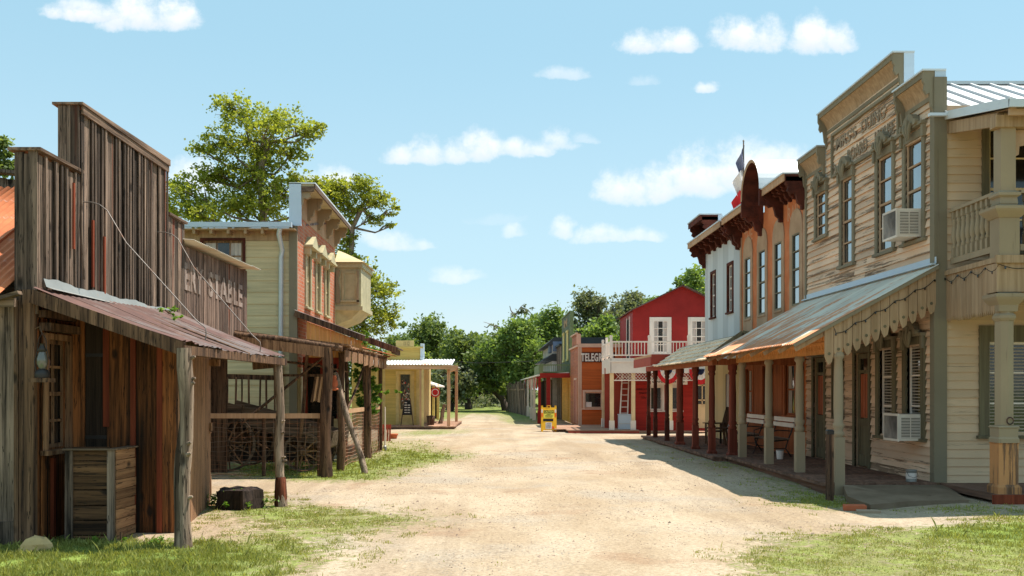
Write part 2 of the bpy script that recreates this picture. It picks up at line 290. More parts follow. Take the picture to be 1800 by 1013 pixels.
# ------------------------------------------------------------------ mesh helpers
I3 = lambda a, p, z: (a, p, z)
FR = lambda a, p, z: (7.7514 - .0257 * a - p, a, z)       # right row: a = depth, p = out towards the street
FL = lambda a, p, z: (-5.08 - .0257 * a + p, a, z)        # left row
def FX(Y0): return lambda a, p, z: (a, Y0 - p, z)         # walls facing the camera
def FS(x0, dx=-.0257, sgn=-1): return lambda a, p, z: (x0 + dx * a + sgn * p, a, z)
class MB:
    def __init__(s): s.v = []; s.f = []; s.m = []; s.r = []; s.sm = []
    def poly(s, pts, m=0, r=None, smooth=False):
        n = len(s.v); s.v += [tuple(p) for p in pts]; s.f.append(tuple(range(n, n + len(pts)))); s.m.append(m); s.r.append(random.random() if r is None else r); s.sm.append(smooth)
    def mesh(s, vs, fs, m=0, r=None, smooth=False):
        n = len(s.v); s.v += [tuple(p) for p in vs]; r = random.random() if r is None else r
        for f in fs: s.f.append(tuple(i + n for i in f)); s.m.append(m); s.r.append(r); s.sm.append(smooth)
    def box(s, F, a0, a1, p0, p1, z0, z1, m=0, r=None, tz=None):
        """tz: (z1 at a0, z1 at a1) for a sloping top"""
        t0, t1 = tz or (z1, z1)
        vs = [F(a0, p0, z0), F(a1, p0, z0), F(a1, p1, z0), F(a0, p1, z0), F(a0, p0, t0), F(a1, p0, t1), F(a1, p1, t1), F(a0, p1, t0)]
        s.mesh(vs, [(0, 1, 2, 3), (4, 5, 6, 7), (0, 1, 5, 4), (1, 2, 6, 5), (2, 3, 7, 6), (3, 0, 4, 7)], m, r)
    def prism(s, pts, vec, m=0, r=None, smooth=False):
        k = len(pts); vec = Vector(vec); a = [Vector(p) for p in pts]; b = [p + vec for p in a]
        s.mesh(a + b, [tuple(range(k)), tuple(range(2 * k - 1, k - 1, -1))] + [(i, (i + 1) % k, k + (i + 1) % k, k + i) for i in range(k)], m, r, smooth)
    def bar(s, p, q, w, h=None, m=0, r=None, up=(0, 0, 1)):
        p = Vector(p); q = Vector(q); d = (q - p).normalized(); up = Vector(up); h = h or w
        x = d.cross(up)
        if x.length < 1e-3: x = d.cross(Vector((0, 1, 0)))
        x.normalize(); y = x.cross(d).normalized(); x *= w / 2; y *= h / 2
        s.prism([p - x - y, p + x - y, p + x + y, p - x + y], q - p, m, r)
    def tube(s, pts, rad, n=8, m=0, r=None, cap=True, jit=0.0):
        pts = [Vector(p) for p in pts]; K = len(pts); rad = rad if isinstance(rad, (list, tuple)) else [rad] * K
        vs = []; ref = None
        for i, p in enumerate(pts):
            d = (pts[min(i + 1, K - 1)] - pts[max(i - 1, 0)]).normalized()
            if ref is None: ref = Vector((1, 0, 0)) if abs(d.x) < .9 else Vector((0, 1, 0))
            x = (ref - d * ref.dot(d)).normalized(); ref = x; y = d.cross(x)
            for j in range(n):
                a = 2 * math.pi * j / n; q = rad[i] * (1 + (random.uniform(-jit, jit) if jit else 0))
                vs.append(p + x * math.cos(a) * q + y * math.sin(a) * q)
        fs = [(i * n + j, i * n + (j + 1) % n, (i + 1) * n + (j + 1) % n, (i + 1) * n + j) for i in range(K - 1) for j in range(n)]
        r = random.random() if r is None else r
        s.mesh(vs, fs, m, r, True)
        if cap: s.poly(vs[:n], m, r); s.poly(vs[-n:], m, r)
    def lathe(s, c, prof, n=12, m=0, r=None, sq=False):
        c = Vector(c); s.tube_prof(c, prof, n, m, r, sq)
    def tube_prof(s, c, prof, n, m, r, sq):
        r = random.random() if r is None else r; vs = []
        for (q, z) in prof:
            for j in range(n):
                a = 2 * math.pi * (j + (.5 if sq else 0)) / n; k = q * (math.sqrt(2) if sq else 1)
                vs.append(c + Vector((k * math.cos(a), k * math.sin(a), z)))
        fs = [(i * n + j, i * n + (j + 1) % n, (i + 1) * n + (j + 1) % n, (i + 1) * n + j) for i in range(len(prof) - 1) for j in range(n)]
        s.mesh(vs, fs, m, r, not sq and n > 8); s.poly(vs[:n], m, r); s.poly(vs[-n:], m, r)
    def build(s, name, mats, parent=None, loc=(0, 0, 0)):
        me = bpy.data.meshes.new(name); L = Vector(loc)
        arr = np.array(s.v, dtype=np.float64).reshape(-1, 3) - np.array(loc)
        me.from_pydata(arr.tolist(), [], s.f)
        mats = mats if isinstance(mats, (list, tuple)) else [mats]
        for m in mats: me.materials.append(m)
        me.polygons.foreach_set('material_index', s.m); me.polygons.foreach_set('use_smooth', s.sm)
        at = me.attributes.new('rnd', 'FLOAT', 'FACE'); at.data.foreach_set('value', s.r)
        me.update()
        o = bpy.data.objects.new(name, me); COL.objects.link(o)
        if parent is not None: o.parent = parent
        return o
SPLITS = {'corner_board', 'metal_return', 'roof_beam', 'brace', 'shutter'}
def parent_ok(mb): return len(mb.v) % 8 == 0 and len(mb.f) == len(mb.v) // 8 * 6 and len(mb.v) > 8
class T:
    def __init__(s, name, label, cat, loc=(0, 0, 0), group=None, kind=None):
        s.loc = Vector(loc); s.o = bpy.data.objects.new(name, None); COL.objects.link(s.o); s.o.location = loc; s.o.empty_display_size = .3
        tagp(s.o, label, cat, group, kind)
    def part(s, name, mb, mat, parent=None, label=None):
        if not mb.f: return None
        if name in SPLITS and parent_ok(mb):
            k = 8; o = None
            for i in range(0, len(mb.v), k):
                q = MB(); fi = [j for j, f in enumerate(mb.f) if i <= f[0] < i + k]
                q.v = mb.v[i:i + k]; q.f = [tuple(a - i for a in mb.f[j]) for j in fi]; q.m = [mb.m[j] for j in fi]; q.r = [mb.r[j] for j in fi]; q.sm = [False] * len(fi)
                o = q.build(name, mat, parent or s.o, s.loc)
            return o
        o = mb.build(name, mat, parent or s.o, s.loc)
        if label: o['label'] = label
        return o
def tagp(o, label=None, cat=None, group=None, kind=None):
    if label: o['label'] = label
    if cat: o['category'] = cat
    if group: o['group'] = group
    if kind: o['kind'] = kind
    return o
def single(name, mb, mat, label, cat, loc=(0, 0, 0), group=None, kind=None):
    o = mb.build(name, mat, None, loc); o.location = loc; return tagp(o, label, cat, group, kind)
def kids(o): return [c for c in COL.objects if c.parent == o]
def dup(o, loc=None, rz=None, label=None, parent=None, sc=None, ch=None):
    ch = ch or kids(o)
    c = o.copy(); COL.objects.link(c)
    if loc is not None: c.location = loc
    if rz is not None: c.rotation_euler = (0, 0, rz)
    if sc is not None: c.scale = (sc,) * 3 if not isinstance(sc, tuple) else sc
    if label: c['label'] = label
    if parent: c.parent = parent
    for k in ch: dup(k, parent=c)
    return c
def px(x, y, Y): return Vector(((x - CX) * Y / F0, Y, CZ - (y - HY) * Y / F0))
GZ = -.15
def gpt(x, y, z=GZ): Y = (CZ - z) * F0 / (y - HY); return Vector(((x - CX) * Y / F0, Y, z))

def holes(mb, F, a0, a1, z0, z1, p0, p1, ops, m=0):
    """a wall slab with rectangular openings"""
    A = sorted({a0, a1, *[q for o in ops for q in o[:2] if a0 < q < a1]}); Z = sorted({z0, z1, *[q for o in ops for q in o[2:4] if z0 < q < z1]})
    for i in range(len(A) - 1):
        run = None
        for j in range(len(Z) - 1):
            ca, cz = (A[i] + A[i + 1]) / 2, (Z[j] + Z[j + 1]) / 2
            if any(o[0] < ca < o[1] and o[2] < cz < o[3] for o in ops):
                if run: mb.box(F, A[i], A[i + 1], p0, p1, run[0], run[1], m, .5); run = None
            else: run = [run[0], Z[j + 1]] if run else [Z[j], Z[j + 1]]
        if run: mb.box(F, A[i], A[i + 1], p0, p1, run[0], run[1], m, .5)
def siding(mb, F, a0, a1, z0, z1, ops=(), h=.135, m=0, top=None, joints=3.2, pr=.040):
    """lapped boards; top(a) gives an upper limit for gables/steps"""
    z = z0
    while z < z1 - .01:
        zt = min(z + h, z1); cz = (z + zt) / 2
        segs = [(a0, a1)]
        if top:
            n = 60; st = None; segs = []
            for i in range(n):
                a = a0 + (a1 - a0) * i / n; b = a0 + (a1 - a0) * (i + 1) / n; ok = top((a + b) / 2) > cz
                if ok: st = a if st is None else st
                elif st is not None: segs.append((st, a)); st = None
            if st is not None: segs.append((st, a1))
        for o in ops:
            if o[2] - .02 < cz < o[3] + .02:
                ns = []
                for (x, y) in segs:
                    if o[1] <= x or o[0] >= y: ns.append((x, y)); continue
                    if o[0] > x: ns.append((x, o[0]))
                    if o[1] < y: ns.append((o[1], y))
                segs = ns
        for (x, y) in segs:
            while y - x > .02:
                e = min(y, x + random.uniform(.6, 1.4) * joints)
                if y - e < .3: e = y
                j = random.uniform(-.004, .004); q = e - .003
                vs = [F(x, pr + j, z), F(q, pr + j, z), F(q, .008, zt), F(x, .008, zt), F(x, 0, z), F(q, 0, z), F(x, 0, zt), F(q, 0, zt)]
                mb.mesh(vs, [(0, 1, 2, 3), (0, 1, 5, 4), (1, 2, 7, 5), (0, 3, 6, 4), (2, 3, 6, 7), (4, 5, 7, 6)], m); x = e
        z = zt
def boards(mb, F, a0, a1, z0, z1, w=.2, th=.03, top=None, bot=None, ops=(), m=0, jz=.02, jp=.012, batten=0, bm=0, p=0.0, gap=.006, wj=.25):
    a = a0
    while a < a1 - .02:
        e = min(a1, a + w * random.uniform(1 - wj, 1 + wj))
        if a1 - e < w * .3: e = a1
        c = (a + e) / 2; zt0 = top(a) if top else z1; zt1 = top(e) if top else z1; zb = bot(c) if bot else z0
        o = random.uniform(0, jp); j = random.uniform(-jz, 0)
        cuts = [(zb + random.uniform(0, jz), None)]
        ov = sorted([q for q in ops if q[0] < c < q[1]], key=lambda q: q[2])
        zz = cuts[0][0]
        for q in ov:
            if q[2] > zz: mb.box(F, a + gap / 2, e - gap / 2, p + o, p + o + th, zz, q[2], m)
            zz = q[3]
        if zt0 > zz: mb.box(F, a + gap / 2, e - gap / 2, p + o, p + o + th, zz, zt0, m, tz=(zt0 + j, zt1 + j))
        if batten and not ov and random.random() < .72: mb.box(F, e - batten / 2, e + batten / 2, p + th + jp + .001, p + th + jp + .022, zb, zt1 - .03, bm)
        a = e
def corr(mb, O, A, B, pitch=.09, amp=.012, m=0, th=.004, sheet=.8, droop=0):
    """corrugated sheets: waves across A, running down B; sheets tinted one by one"""
    O, A, B = Vector(O), Vector(A), Vector(B); Nn = A.cross(B).normalized()
    if Nn.z < 0: Nn = -Nn
    L = A.length; n = max(6, int(L / pitch * 6)); per = max(1, int(sheet / (pitch / 6))); r = random.random(); sj = 0
    K = 3 if B.length > 1 else 1
    row = lambda i, o, k: O + A * (i / n) + Nn * (amp * math.sin(2 * math.pi * i / 6) + o + sj) + B * (k / K) * (1 + .0) - Nn * droop * math.sin(math.pi * i / n)
    for i0 in range(0, n, per):
        r = random.random(); sj = random.uniform(0, .006); e = random.uniform(-.02, .03) / B.length; i1 = min(n, i0 + per)
        vs = []
        for o in (0, -th):
            for i in range(i0, i1 + 1):
                for k in range(K + 1): vs.append(row(i, o, k if k < K else K * (1 + e)))
        c = i1 - i0 + 1; q = K + 1; fs = []
        for lay in (0, 1):
            for i in range(c - 1):
                for k in range(K): b = lay * c * q + i * q + k; fs.append((b, b + 1, b + q + 1, b + q))
        for i in range(c - 1): b = i * q + K; fs.append((b, b + q, b + q + c * q, b + c * q))
        mb.mesh(vs, fs, m, r, True)
def slab(mb, O, A, B, th, m=0, r=None):
    O, A, B = Vector(O), Vector(A), Vector(B); n = A.cross(B).normalized()
    if n.z < 0: n = -n
    mb.prism([O, O + A, O + A + B, O + B], -n * th, m, r)
def bracket(mb, F, a, w, p, zt, h, m=0):
    pts = [(0, 0), (1, 0), (1, -.22), (.86, -.30), (.92, -.42), (.74, -.52), (.52, -.48), (.46, -.60), (.40, -.78), (.24, -.86), (.22, -.98), (0, -1)]
    f0 = [F(a, .001 + x * p, zt + z * h) for x, z in pts]; f1 = [F(a + w, .001 + x * p, zt + z * h) for x, z in pts]
    k = len(pts)
    mb.mesh(f0 + f1, [tuple(range(k)), tuple(range(2 * k - 1, k - 1, -1))] + [(i, (i + 1) % k, k + (i + 1) % k, k + i) for i in range(k)], m)
def text(t, s, F, a, p, z, size, mat, sgn=1, parent=None, name='lettering', ext=.006, off=0.0, xs=1.0, align='LEFT', sp=1.0):
    cu = bpy.data.curves.new(name, 'FONT'); cu.body = s; cu.size = size; cu.extrude = ext; cu.offset = off; cu.align_x = align; cu.align_y = 'BOTTOM_BASELINE'; cu.space_character = sp; cu.resolution_u = 3
    to = bpy.data.objects.new(name, cu); COL.objects.link(to)
    bpy.context.view_layer.update()
    me = bpy.data.meshes.new_from_object(to.evaluated_get(bpy.context.evaluated_depsgraph_get()))
    bpy.data.objects.remove(to); mb = MB()
    vs = [F(a + sgn * q.co.x * xs, p + q.co.z, z + q.co.y) for q in me.vertices]
    mb.mesh(vs, [tuple(f.vertices) for f in me.polygons], 0, .5); bpy.data.meshes.remove(me)
    return t.part(name, mb, mat, parent)

def window(t, F, a0, a1, z0, z1, fm, gm=None, case=.10, cols=1, rows=2, hood=0, sill=.04, bar=.028, sash=.05, name='window', fill=None, sashm=None, proud=.045, top_case=None, back=.06):
    """casing, sill and sashes as one part; its pane as a sub-part. (a0,a1,z0,z1) is the glass opening"""
    f = MB(); tcz = top_case or case
    f.box(F, a0 - case, a0, .002, proud, z0 - .02, z1 + tcz); f.box(F, a1, a1 + case, .002, proud, z0 - .02, z1 + tcz)
    f.box(F, a0, a1, .002, proud - .002, z1, z1 + tcz)
    f.box(F, a0 - case - sill, a1 + case + sill, .0, proud + sill, z0 - .075, z0 - .02)
    if hood: f.box(F, a0 - case - .04, a1 + case + .04, .0, proud + hood, z1 + tcz, z1 + tcz + .05); f.box(F, a0 - case - .02, a1 + case + .02, .0, proud + hood * .5, z1 + tcz - .05, z1 + tcz)
    # reveals
    for (x, y) in ((a0 - .01, a0), (a1, a1 + .01)): f.box(F, x, y, -back - .04, .002, z0 - .02, z1)
    k = 0 if sashm is None else 1; g = -back + .02
    f.box(F, a0, a0 + sash, g - .01, g + .02, z0, z1, k); f.box(F, a1 - sash, a1, g - .01, g + .02, z0, z1, k)
    f.box(F, a0 + sash, a1 - sash, g - .01, g + .02, z0 - .02, z0 + sash, k); f.box(F, a0 + sash, a1 - sash, g - .01, g + .02, z1 - sash, z1, k)
    for j in range(1, rows):
        zz = z0 + (z1 - z0) * j / rows; b = bar if (rows % 2 or j != rows // 2) else bar * 1.6
        f.box(F, a0 + sash, a1 - sash, g - .008, g + .018, zz - b / 2, zz + b / 2, k)
    for i in range(1, cols):
        aa = a0 + (a1 - a0) * i / cols; f.box(F, aa - bar / 2, aa + bar / 2, g - .006, g + .016, z0 + sash, z1 - sash, k)
    o = t.part(name, f, [fm] if sashm is None else [fm, sashm])
    q = MB(); q.box(F, a0, a1, -back - .012, -back, z0 - .02, z1, 0, random.random()); t.part('pane', q, gm or GLASS, o)
    if fill:
        q = MB()
        if fill == 'blind':
            zz = z0 + .08
            while zz < z1 - .05: q.box(F, a0 + sash, a1 - sash, -back + .001, -back + .012, zz, zz + .022); zz += .056
            t.part('blind', q, BLIND, o)
        else:
            n = 14; w = (a1 - a0) / n
            for i in range(n):
                if 4 < i < 9 and fill != CURTO: continue
                q.box(F, a0 + w * i, a0 + w * (i + 1), -back + .0005, -back + .004 + .010 * (i % 2), z0 + .02, z1)
            t.part('curtain', q, fill, o)
    return o

def fit(t, s, F, a0, a1, p, z, cap, mat, sgn=1, parent=None, name='lettering', ext=.006, off=0.0, sp=1.0):
    """text scaled to run exactly from a0 to a1 with the given capital height"""
    cu = bpy.data.curves.new(name, 'FONT'); cu.body = s; cu.size = 1; cu.extrude = ext; cu.offset = off; cu.resolution_u = 3; cu.space_character = sp
    to = bpy.data.objects.new(name, cu); COL.objects.link(to); bpy.context.view_layer.update()
    me = bpy.data.meshes.new_from_object(to.evaluated_get(bpy.context.evaluated_depsgraph_get())); bpy.data.objects.remove(to)
    xs = [q.co.x for q in me.vertices]; ys = [q.co.y for q in me.vertices]; x0, x1, y0, y1 = min(xs), max(xs), min(ys), max(ys)
    mb = MB(); mb.mesh([F(a0 + (a1 - a0) * (q.co.x - x0) / (x1 - x0), p + q.co.z, z + cap * (q.co.y - y0) / (y1 - y0)) for q in me.vertices], [tuple(f.vertices) for f in me.polygons], 0, .5)
    bpy.data.meshes.remove(me); return t.part(name, mb, mat, parent)
# ------------------------------------------------------------------ right row: boarding house
def wall_ops(l): return [tuple(q) for q in l]
bh = T('boarding_house', 'peeling tan clapboard boarding house with stepped false front and corner balcony', 'building', FR(17.17, 0, 0))
Y0, Y1 = 17.17, 24.08
up = [(17.62, 18.32, 4.30, 6.10), (18.92, 19.62, 4.29, 6.13), (20.98, 21.62, 4.29, 6.13), (22.62, 23.28, 5.13, 6.15)]
lo = [(17.66, 18.28, .75, 2.41), (18.90, 19.55, .72, 2.41)]
drs = [(20.12, 20.86, 0, 2.36), (22.78, 23.50, 0, 2.36)]
fix = [(21.55, 22.15, 1.0, 2.35)]
ops = up + lo + drs
mb = MB()
holes(mb, FR, Y0, Y1, -.1, 6.6, -.14, 0, ops, 1)
mb.box(FR, Y0, Y1, -.14, -.0, 6.6, 6.98, 1); mb.box(FR, 18.42, 22.62, -.14, -.0, 6.98, 7.68, 1)
siding(mb, FR, Y0 + .12, Y1 - .02, 0.0, 7.0, ops, h=.148); siding(mb, FR, 18.42, 22.62, 7.0, 7.70, [], h=.148)
bh.part('street_wall', mb, [TANPY, TANS])
# corner boards + belt
mb = MB(); mb.box(FR, Y0 - .05, Y0 + .12, -.17, .05, 0, 6.98); mb.box(FR, Y1 - .1, Y1 + .0, .001, .052, 2.5, 6.9); bh.part('corner_board', mb, TRIMG)
# side wall (faces the camera)
F = FX(Y0); XC = FR(Y0, 0, 0)[0]
sops = [(8.21, 9.3, .83, 2.42), (8.21, 9.5, 4.0, 6.12)]
mb = MB(); holes(mb, F, XC + .14, 13.0, -.1, 6.5, -.14, 0, sops, 1); siding(mb, F, XC + .13, 13.0, -.02, 6.35, sops, h=.148, pr=.028)
bh.part('side_wall', mb, [TANPX, TANS])
mb = MB(); mb.box(I3, XC + .2, 13, 23.9, 24.06, -.1, 6.5); mb.box(I3, 12.86, 13, Y0, 24, -.1, 6.5); bh.part('back_wall', mb, TANS)
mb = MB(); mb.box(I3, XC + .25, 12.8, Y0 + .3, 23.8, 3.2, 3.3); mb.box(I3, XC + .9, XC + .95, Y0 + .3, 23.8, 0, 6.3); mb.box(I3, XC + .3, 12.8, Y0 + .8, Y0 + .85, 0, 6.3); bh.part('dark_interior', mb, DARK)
def crown(t, F, a0, a1, z, parent):
    """carved pediment over a window: curved hood, drop ornament and corner blocks"""
    m = MB(); c = (a0 + a1) / 2; w = (a1 - a0) / 2 + .14
    m.box(F, a0 - .17, a1 + .17, .0, .13, z + .16, z + .215)
    m.box(F, a0 - .15, a0 - .06, .0, .10, z - .06, z + .16); m.box(F, a1 + .06, a1 + .15, .0, .10, z - .06, z + .16)
    pts = [(-1, 0), (1, 0), (.95, .05)]
    pr = [(math.cos(math.pi * k / 10) * .26, math.sin(math.pi * k / 10) * .24) for k in range(11)]
    k = len(pr); f0 = [F(c + x, 0, z + .20 + y) for x, y in pr]; f1 = [F(c + x, .15, z + .20 + y) for x, y in pr]
    m.mesh(f0 + f1, [tuple(range(k)), tuple(range(2 * k - 1, k - 1, -1))] + [(i, (i + 1) % k, k + (i + 1) % k, k + i) for i in range(k)])
    for q in (-.16, .0, .16):
        m.tube([F(c + q * .9, .16, z + .34 - abs(q) * .5), F(c + q * .7, .17, z + .16), F(c + q * .25, .15, z - .02)], [.035, .042, .012], 6)
    m.tube([F(c - .30, .10, z + .24), F(c - .30, .17, z + .24)], .055, 8); m.tube([F(c + .30, .10, z + .24), F(c + .30, .17, z + .24)], .055, 8)
    t.part('hood_ornament', m, TRIMG, parent)
for i, o in enumerate(up):
    w = window(bh, FR, *o, TRIMG, GLASS, case=.12, rows=4 if i < 3 else 4, sashm=TANS, back=.025, proud=.06, top_case=.14, sash=.04)
    crown(bh, FR, o[0], o[1], o[3] + .02, w)
for o in lo:
    w = window(bh, FR, *o, TRIMD, GLASSD, case=.16, rows=3, sashm=WHITE, fill='blind', proud=.06, top_case=.18, sash=.04)
    crown(bh, FR, o[0], o[1], o[3] - .02, w)
window(bh, F, *sops[0], TRIMD, GLASSD, case=.17, rows=3, sashm=WHITE, fill='blind', proud=.06, top_case=.28, sash=.04)
window(bh, F, *sops[1], TRIMD, GLASSD, case=.12, rows=4, sashm=CREAM, proud=.06)
for i, (a, b, z0, z1) in enumerate(drs):
    m = MB(); m.box(FR, a - .11, a, .001, .05, 0, z1 + .12); m.box(FR, b, b + .11, .001, .05, 0, z1 + .12); m.box(FR, a, b, .001, .048, z1, z1 + .12); m.box(FR, a - .13, b + .13, .0, .08, z1 + .12, z1 + .17)
    m.box(FR, a, a + .1, -.07, -.03, .02, z1 - .02, 1); m.box(FR, b - .1, b, -.07, -.03, .02, z1 - .02, 1)
    m.box(FR, a + .1, b - .1, -.07, -.032, .02, .25, 1); m.box(FR, a + .1, b - .1, -.07, -.032, .85, 1.0, 1); m.box(FR, a + .1, b - .1, -.07, -.032, z1 - .42, z1 - .36, 1); m.box(FR, a + .1, b - .1, -.07, -.032, z1 - .12, z1 - .02, 1)
    m.box(FR, a + .1, b - .1, -.065, -.05, .25, .85, 1)
    d = bh.part('door', m, [TRIMD, TRIMD]); m = MB(); m.box(FR, a + .1, b - .1, -.062, -.055, 1.0, z1 - .12); bh.part('pane', m, GLASSD, d)
    m = MB()
    for k in range(6): m.box(FR, a + .12 + k * .085, a + .19 + k * .085, -.054, -.050 + .004 * (k % 2), 1.02, z1 - .44)
    bh.part('curtain', m, CURTO, d)
    m = MB(); m.lathe(FR(a + .06, .0, .98), [(.03, 0), (.035, .02), (.03, .05)], 8); bh.part('handle', m, IRON, d)
m = MB(); a, b, z0, z1 = fix[0]; m.box(FR, a, b, .032, .05, z0, z1); m.box(FR, a - .05, a, .032, .065, z0, z1); m.box(FR, b, b + .05, .032, .065, z0, z1); m.box(FR, a - .05, b + .05, .032, .066, z1, z1 + .05); m.box(FR, a - .05, b + .05, .032, .066, z0 - .05, z0); bh.part('notice_board', m, TRIMD)
# cornices: high centre, low right and left, with scroll ends and galvanised returns
def cornice(t, F, a0, a1, z, p=.2, h=.42, mat=(TRIMG, FASC, GALV)):
    m = MB(); m.box(F, a0 - .03, a1 + .03, -.16, p + .05, z - .03, z, 2); m.box(F, a0, a1, .03, p + .02, z - .13, z - .032, 0)
    q = 8; f = lambda a: [F(a, .032 + (p - .04) * (k / q) ** 1.8, z - h + (h - .13) * k / q) for k in range(q + 1)] + [F(a, .032, z - .13)]
    A, B = f(a0 + .06), f(a1 - .06); k = len(A)
    m.mesh(A + B, [tuple(range(k)), tuple(range(2 * k - 1, k - 1, -1))] + [(i, (i + 1) % k, k + (i + 1) % k, k + i) for i in range(k)], 1)
    m.box(F, a0, a1, .03, .045, z - h - .08, z - h, 0)
    c = t.part('cornice', m, list(mat))
    for s, (e, w) in enumerate(((a0, .06), (a1 - .06, .06))):
        b = MB(); bracket(b, F, e - .002 + .004 * s, w, p + .03, z - .032, .78); t.part('scroll_bracket', b, TRIMG, c)
    m = MB(); m.box(F, a0 - .012, a0 - .001, -.16, .03, z - .75, z - .03); m.box(F, a1 + .001, a1 + .012, -.16, .03, z - .75, z - .03); t.part('metal_return', m, GALVB, c)
cornice(bh, FR, 18.42, 22.62, 7.86); cornice(bh, FR, Y0 - .02, 18.40, 7.12); cornice(bh, FR, 22.66, Y1, 7.16)
# painted sign board
m = MB(); sz0, sz1 = 6.36, 7.22; sa0, sa1 = 18.62, 22.12
siding(m, FR, sa0, sa1, sz0, sz1, [], h=.215, m=0, pr=.045)
m.box(FR, sa0 - .06, sa0, .02, .085, sz0 - .06, sz1 + .06, 1); m.box(FR, sa1, sa1 + .06, .02, .085, sz0 - .06, sz1 + .06, 1); m.box(FR, sa0, sa1, .02, .083, sz1, sz1 + .06, 1); m.box(FR, sa0, sa1, .02, .083, sz0 - .06, sz0, 1)
sb = bh.part('sign_board', m, [TANPY, TRIMG])
LGR = wood('faded_grey_lettering', (.24, .20, .15), (.16, .14, .11), 'n', peel=(.28, .235, .175), peel_t=.6)
for w_, a_, b_, z_ in (("MRS'S", 21.95, 20.75, 6.86), ("DUING", 20.45, 19.25, 6.86), ("BOARD", 21.25, 20.15, 6.45), ("HOUSE", 19.75, 18.8, 6.45)): fit(bh, w_, FR, a_, b_, .047, z_, .26, LGR, -1, sb, off=.012)
m = MB()
for (aa, zz, s) in ((18.95, 6.95, 1), (21.95, 6.5, -1)):
    m.tube([FR(aa + .28 * math.cos(k * .6) * (1 - k * .03) - k * .03 * s, .052, zz + .10 * math.sin(k * .9)) for k in range(10)], .012, 5)
bh.part('flourish', m, LGR, sb)
# main roof, standing seam
XR = 7.46; Yr = 20.45; zr = 7.86
m = MB(); slab(m, (XR, Y0 - .07, 6.33), (6.2, 0, 0), (0, Yr - Y0 + .07, zr - 6.33), .05, 0); slab(m, (XR, 23.9, 6.33), (6.2, 0, 0), (0, Yr - 23.9, zr - 6.33), .05, 0)
slab(m, (XR, 14.92, 5.92), (6.2, 0, 0), (0, Y0 - .07 - 14.92, 6.33 - 5.92), .05, 0)
k = XR + .3
while k < 13.5:
    m.bar((k, 14.93, 5.945), (k, Y0 - .07, 6.355), .035, .05, 0); m.bar((k, Y0 - .07, 6.355), (k, Yr, zr + .025), .035, .05, 0); k += .40
m.box(I3, XR - .02, XR + 6.2, Yr - .12, Yr + .12, zr - .02, zr + .045)
m.bar((XR - .005, 14.9, 5.90), (XR - .005, Y0 - .07, 6.31), .03, .14); m.bar((XR - .005, Y0 - .07, 6.31), (XR - .005, 18.3, 6.86), .03, .14)
m.box(I3, XR - .02, XR + 6.2, 14.88, 14.92, 5.83, 5.95); m.box(I3, 7.14, XR - .02, 17.0, 17.09, 6.28, 6.33)
bh.part('roof', m, GALV)
m = MB(); m.box(I3, 7.4, 13, 15.22, 15.42, 5.62, 5.80); m.bar((7.56, 15.42, 5.78), (7.56, 17.14, 6.11), .1, .2); m.prism([(7.6, 15.0, 5.86), (13, 15.0, 5.86), (13, 17.13, 6.22), (7.6, 17.13, 6.22)], (0, 0, -.025), 1); m.box(I3, 7.5, 13, 15.0, 15.05, 5.74, 5.85, 1)
for k in range(8): m.box(I3, 8.3 + k * .6, 8.36 + k * .6, 14.95, 15.4, 5.72, 5.83)
bh.part('porch_beam', m, [FASC, TANS])
# balcony
BX, BY = 7.62, 15.4
m = MB(); m.box(I3, 7.5, 13, 15.28, 17.14, 3.50, 3.60); bl = bh.part('balcony_floor', m, DECK)
m = MB()
x = 15.42
while x < 17.1:       # left (street) side skirt boards with pointed ends
    w = .125; L = random.uniform(-.015, .015)
    m.prism([(7.47, x, 3.56), (7.47, x + w, 3.56), (7.47, x + w, 2.84 + L), (7.47, x + w * .75, 2.76 + L), (7.47, x + w * .5, 2.84 + L), (7.47, x + w * .25, 2.76 + L), (7.47, x, 2.84 + L)], (.025, 0, 0)); x += w + .004
m.box(I3, 7.44, 7.5, 15.25, 17.13, 3.56, 3.64)
m.box(I3, 7.40, 13, 15.22, 15.27, 3.54, 3.66); m.box(I3, 7.44, 7.92, 15.272, 15.62, 3.1, 3.54)
x = 7.93
while x < 10:
    w = .22; m.prism([(x, 15.26, 3.54), (x + w, 15.26, 3.54), (x + w, 15.26, 2.82), (x + w * .6, 15.26, 2.74), (x + w * .25, 15.26, 2.80), (x, 15.26, 2.95)], (0, .025, 0)); x += w + .005
bh.part('balcony_skirt', m, FASC)
def pedpost(t, x, y, z0, z1, name='porch_column'):
    m = MB(); c = (x, y, 0)
    m.lathe(c, [(.115, z0), (.115, z1)], 4, sq=True)
    m.lathe(c, [(.13, z0 + .12), (.15, z0 + .16), (.15, z0 + .19), (.125, z0 + .24)], 4, sq=True)
    return m
m = MB(); c = (BX, BY, 0)
m.lathe(c, [(.155, 3.60), (.155, 4.24)], 4, sq=True); m.lathe(c, [(.17, 4.24), (.25, 4.33), (.27, 4.36), (.27, 4.40), (.17, 4.43)], 4, sq=True)
m.lathe(c, [(.125, 4.43), (.14, 4.46), (.13, 4.55), (.17, 4.58), (.17, 4.62), (.115, 4.66), (.115, 5.62)], 4, sq=True)
bh.part('balcony_post', m, TRIMP)
m = MB()
for q, s in (((BX + .13, 15.4), 1),):
    x, y = q
    pts = [(0, 0), (.34, 0), (.34, -.05), (.26, -.07), (.27, -.14), (.17, -.15), (.16, -.24), (.09, -.25), (.08, -.38), (.0, -.42)]
    m.prism([(x + a, y - .02, 5.61 + b) for a, b in pts], (0, .03, 0))
bh.part('gingerbread_bracket', m, TANS)
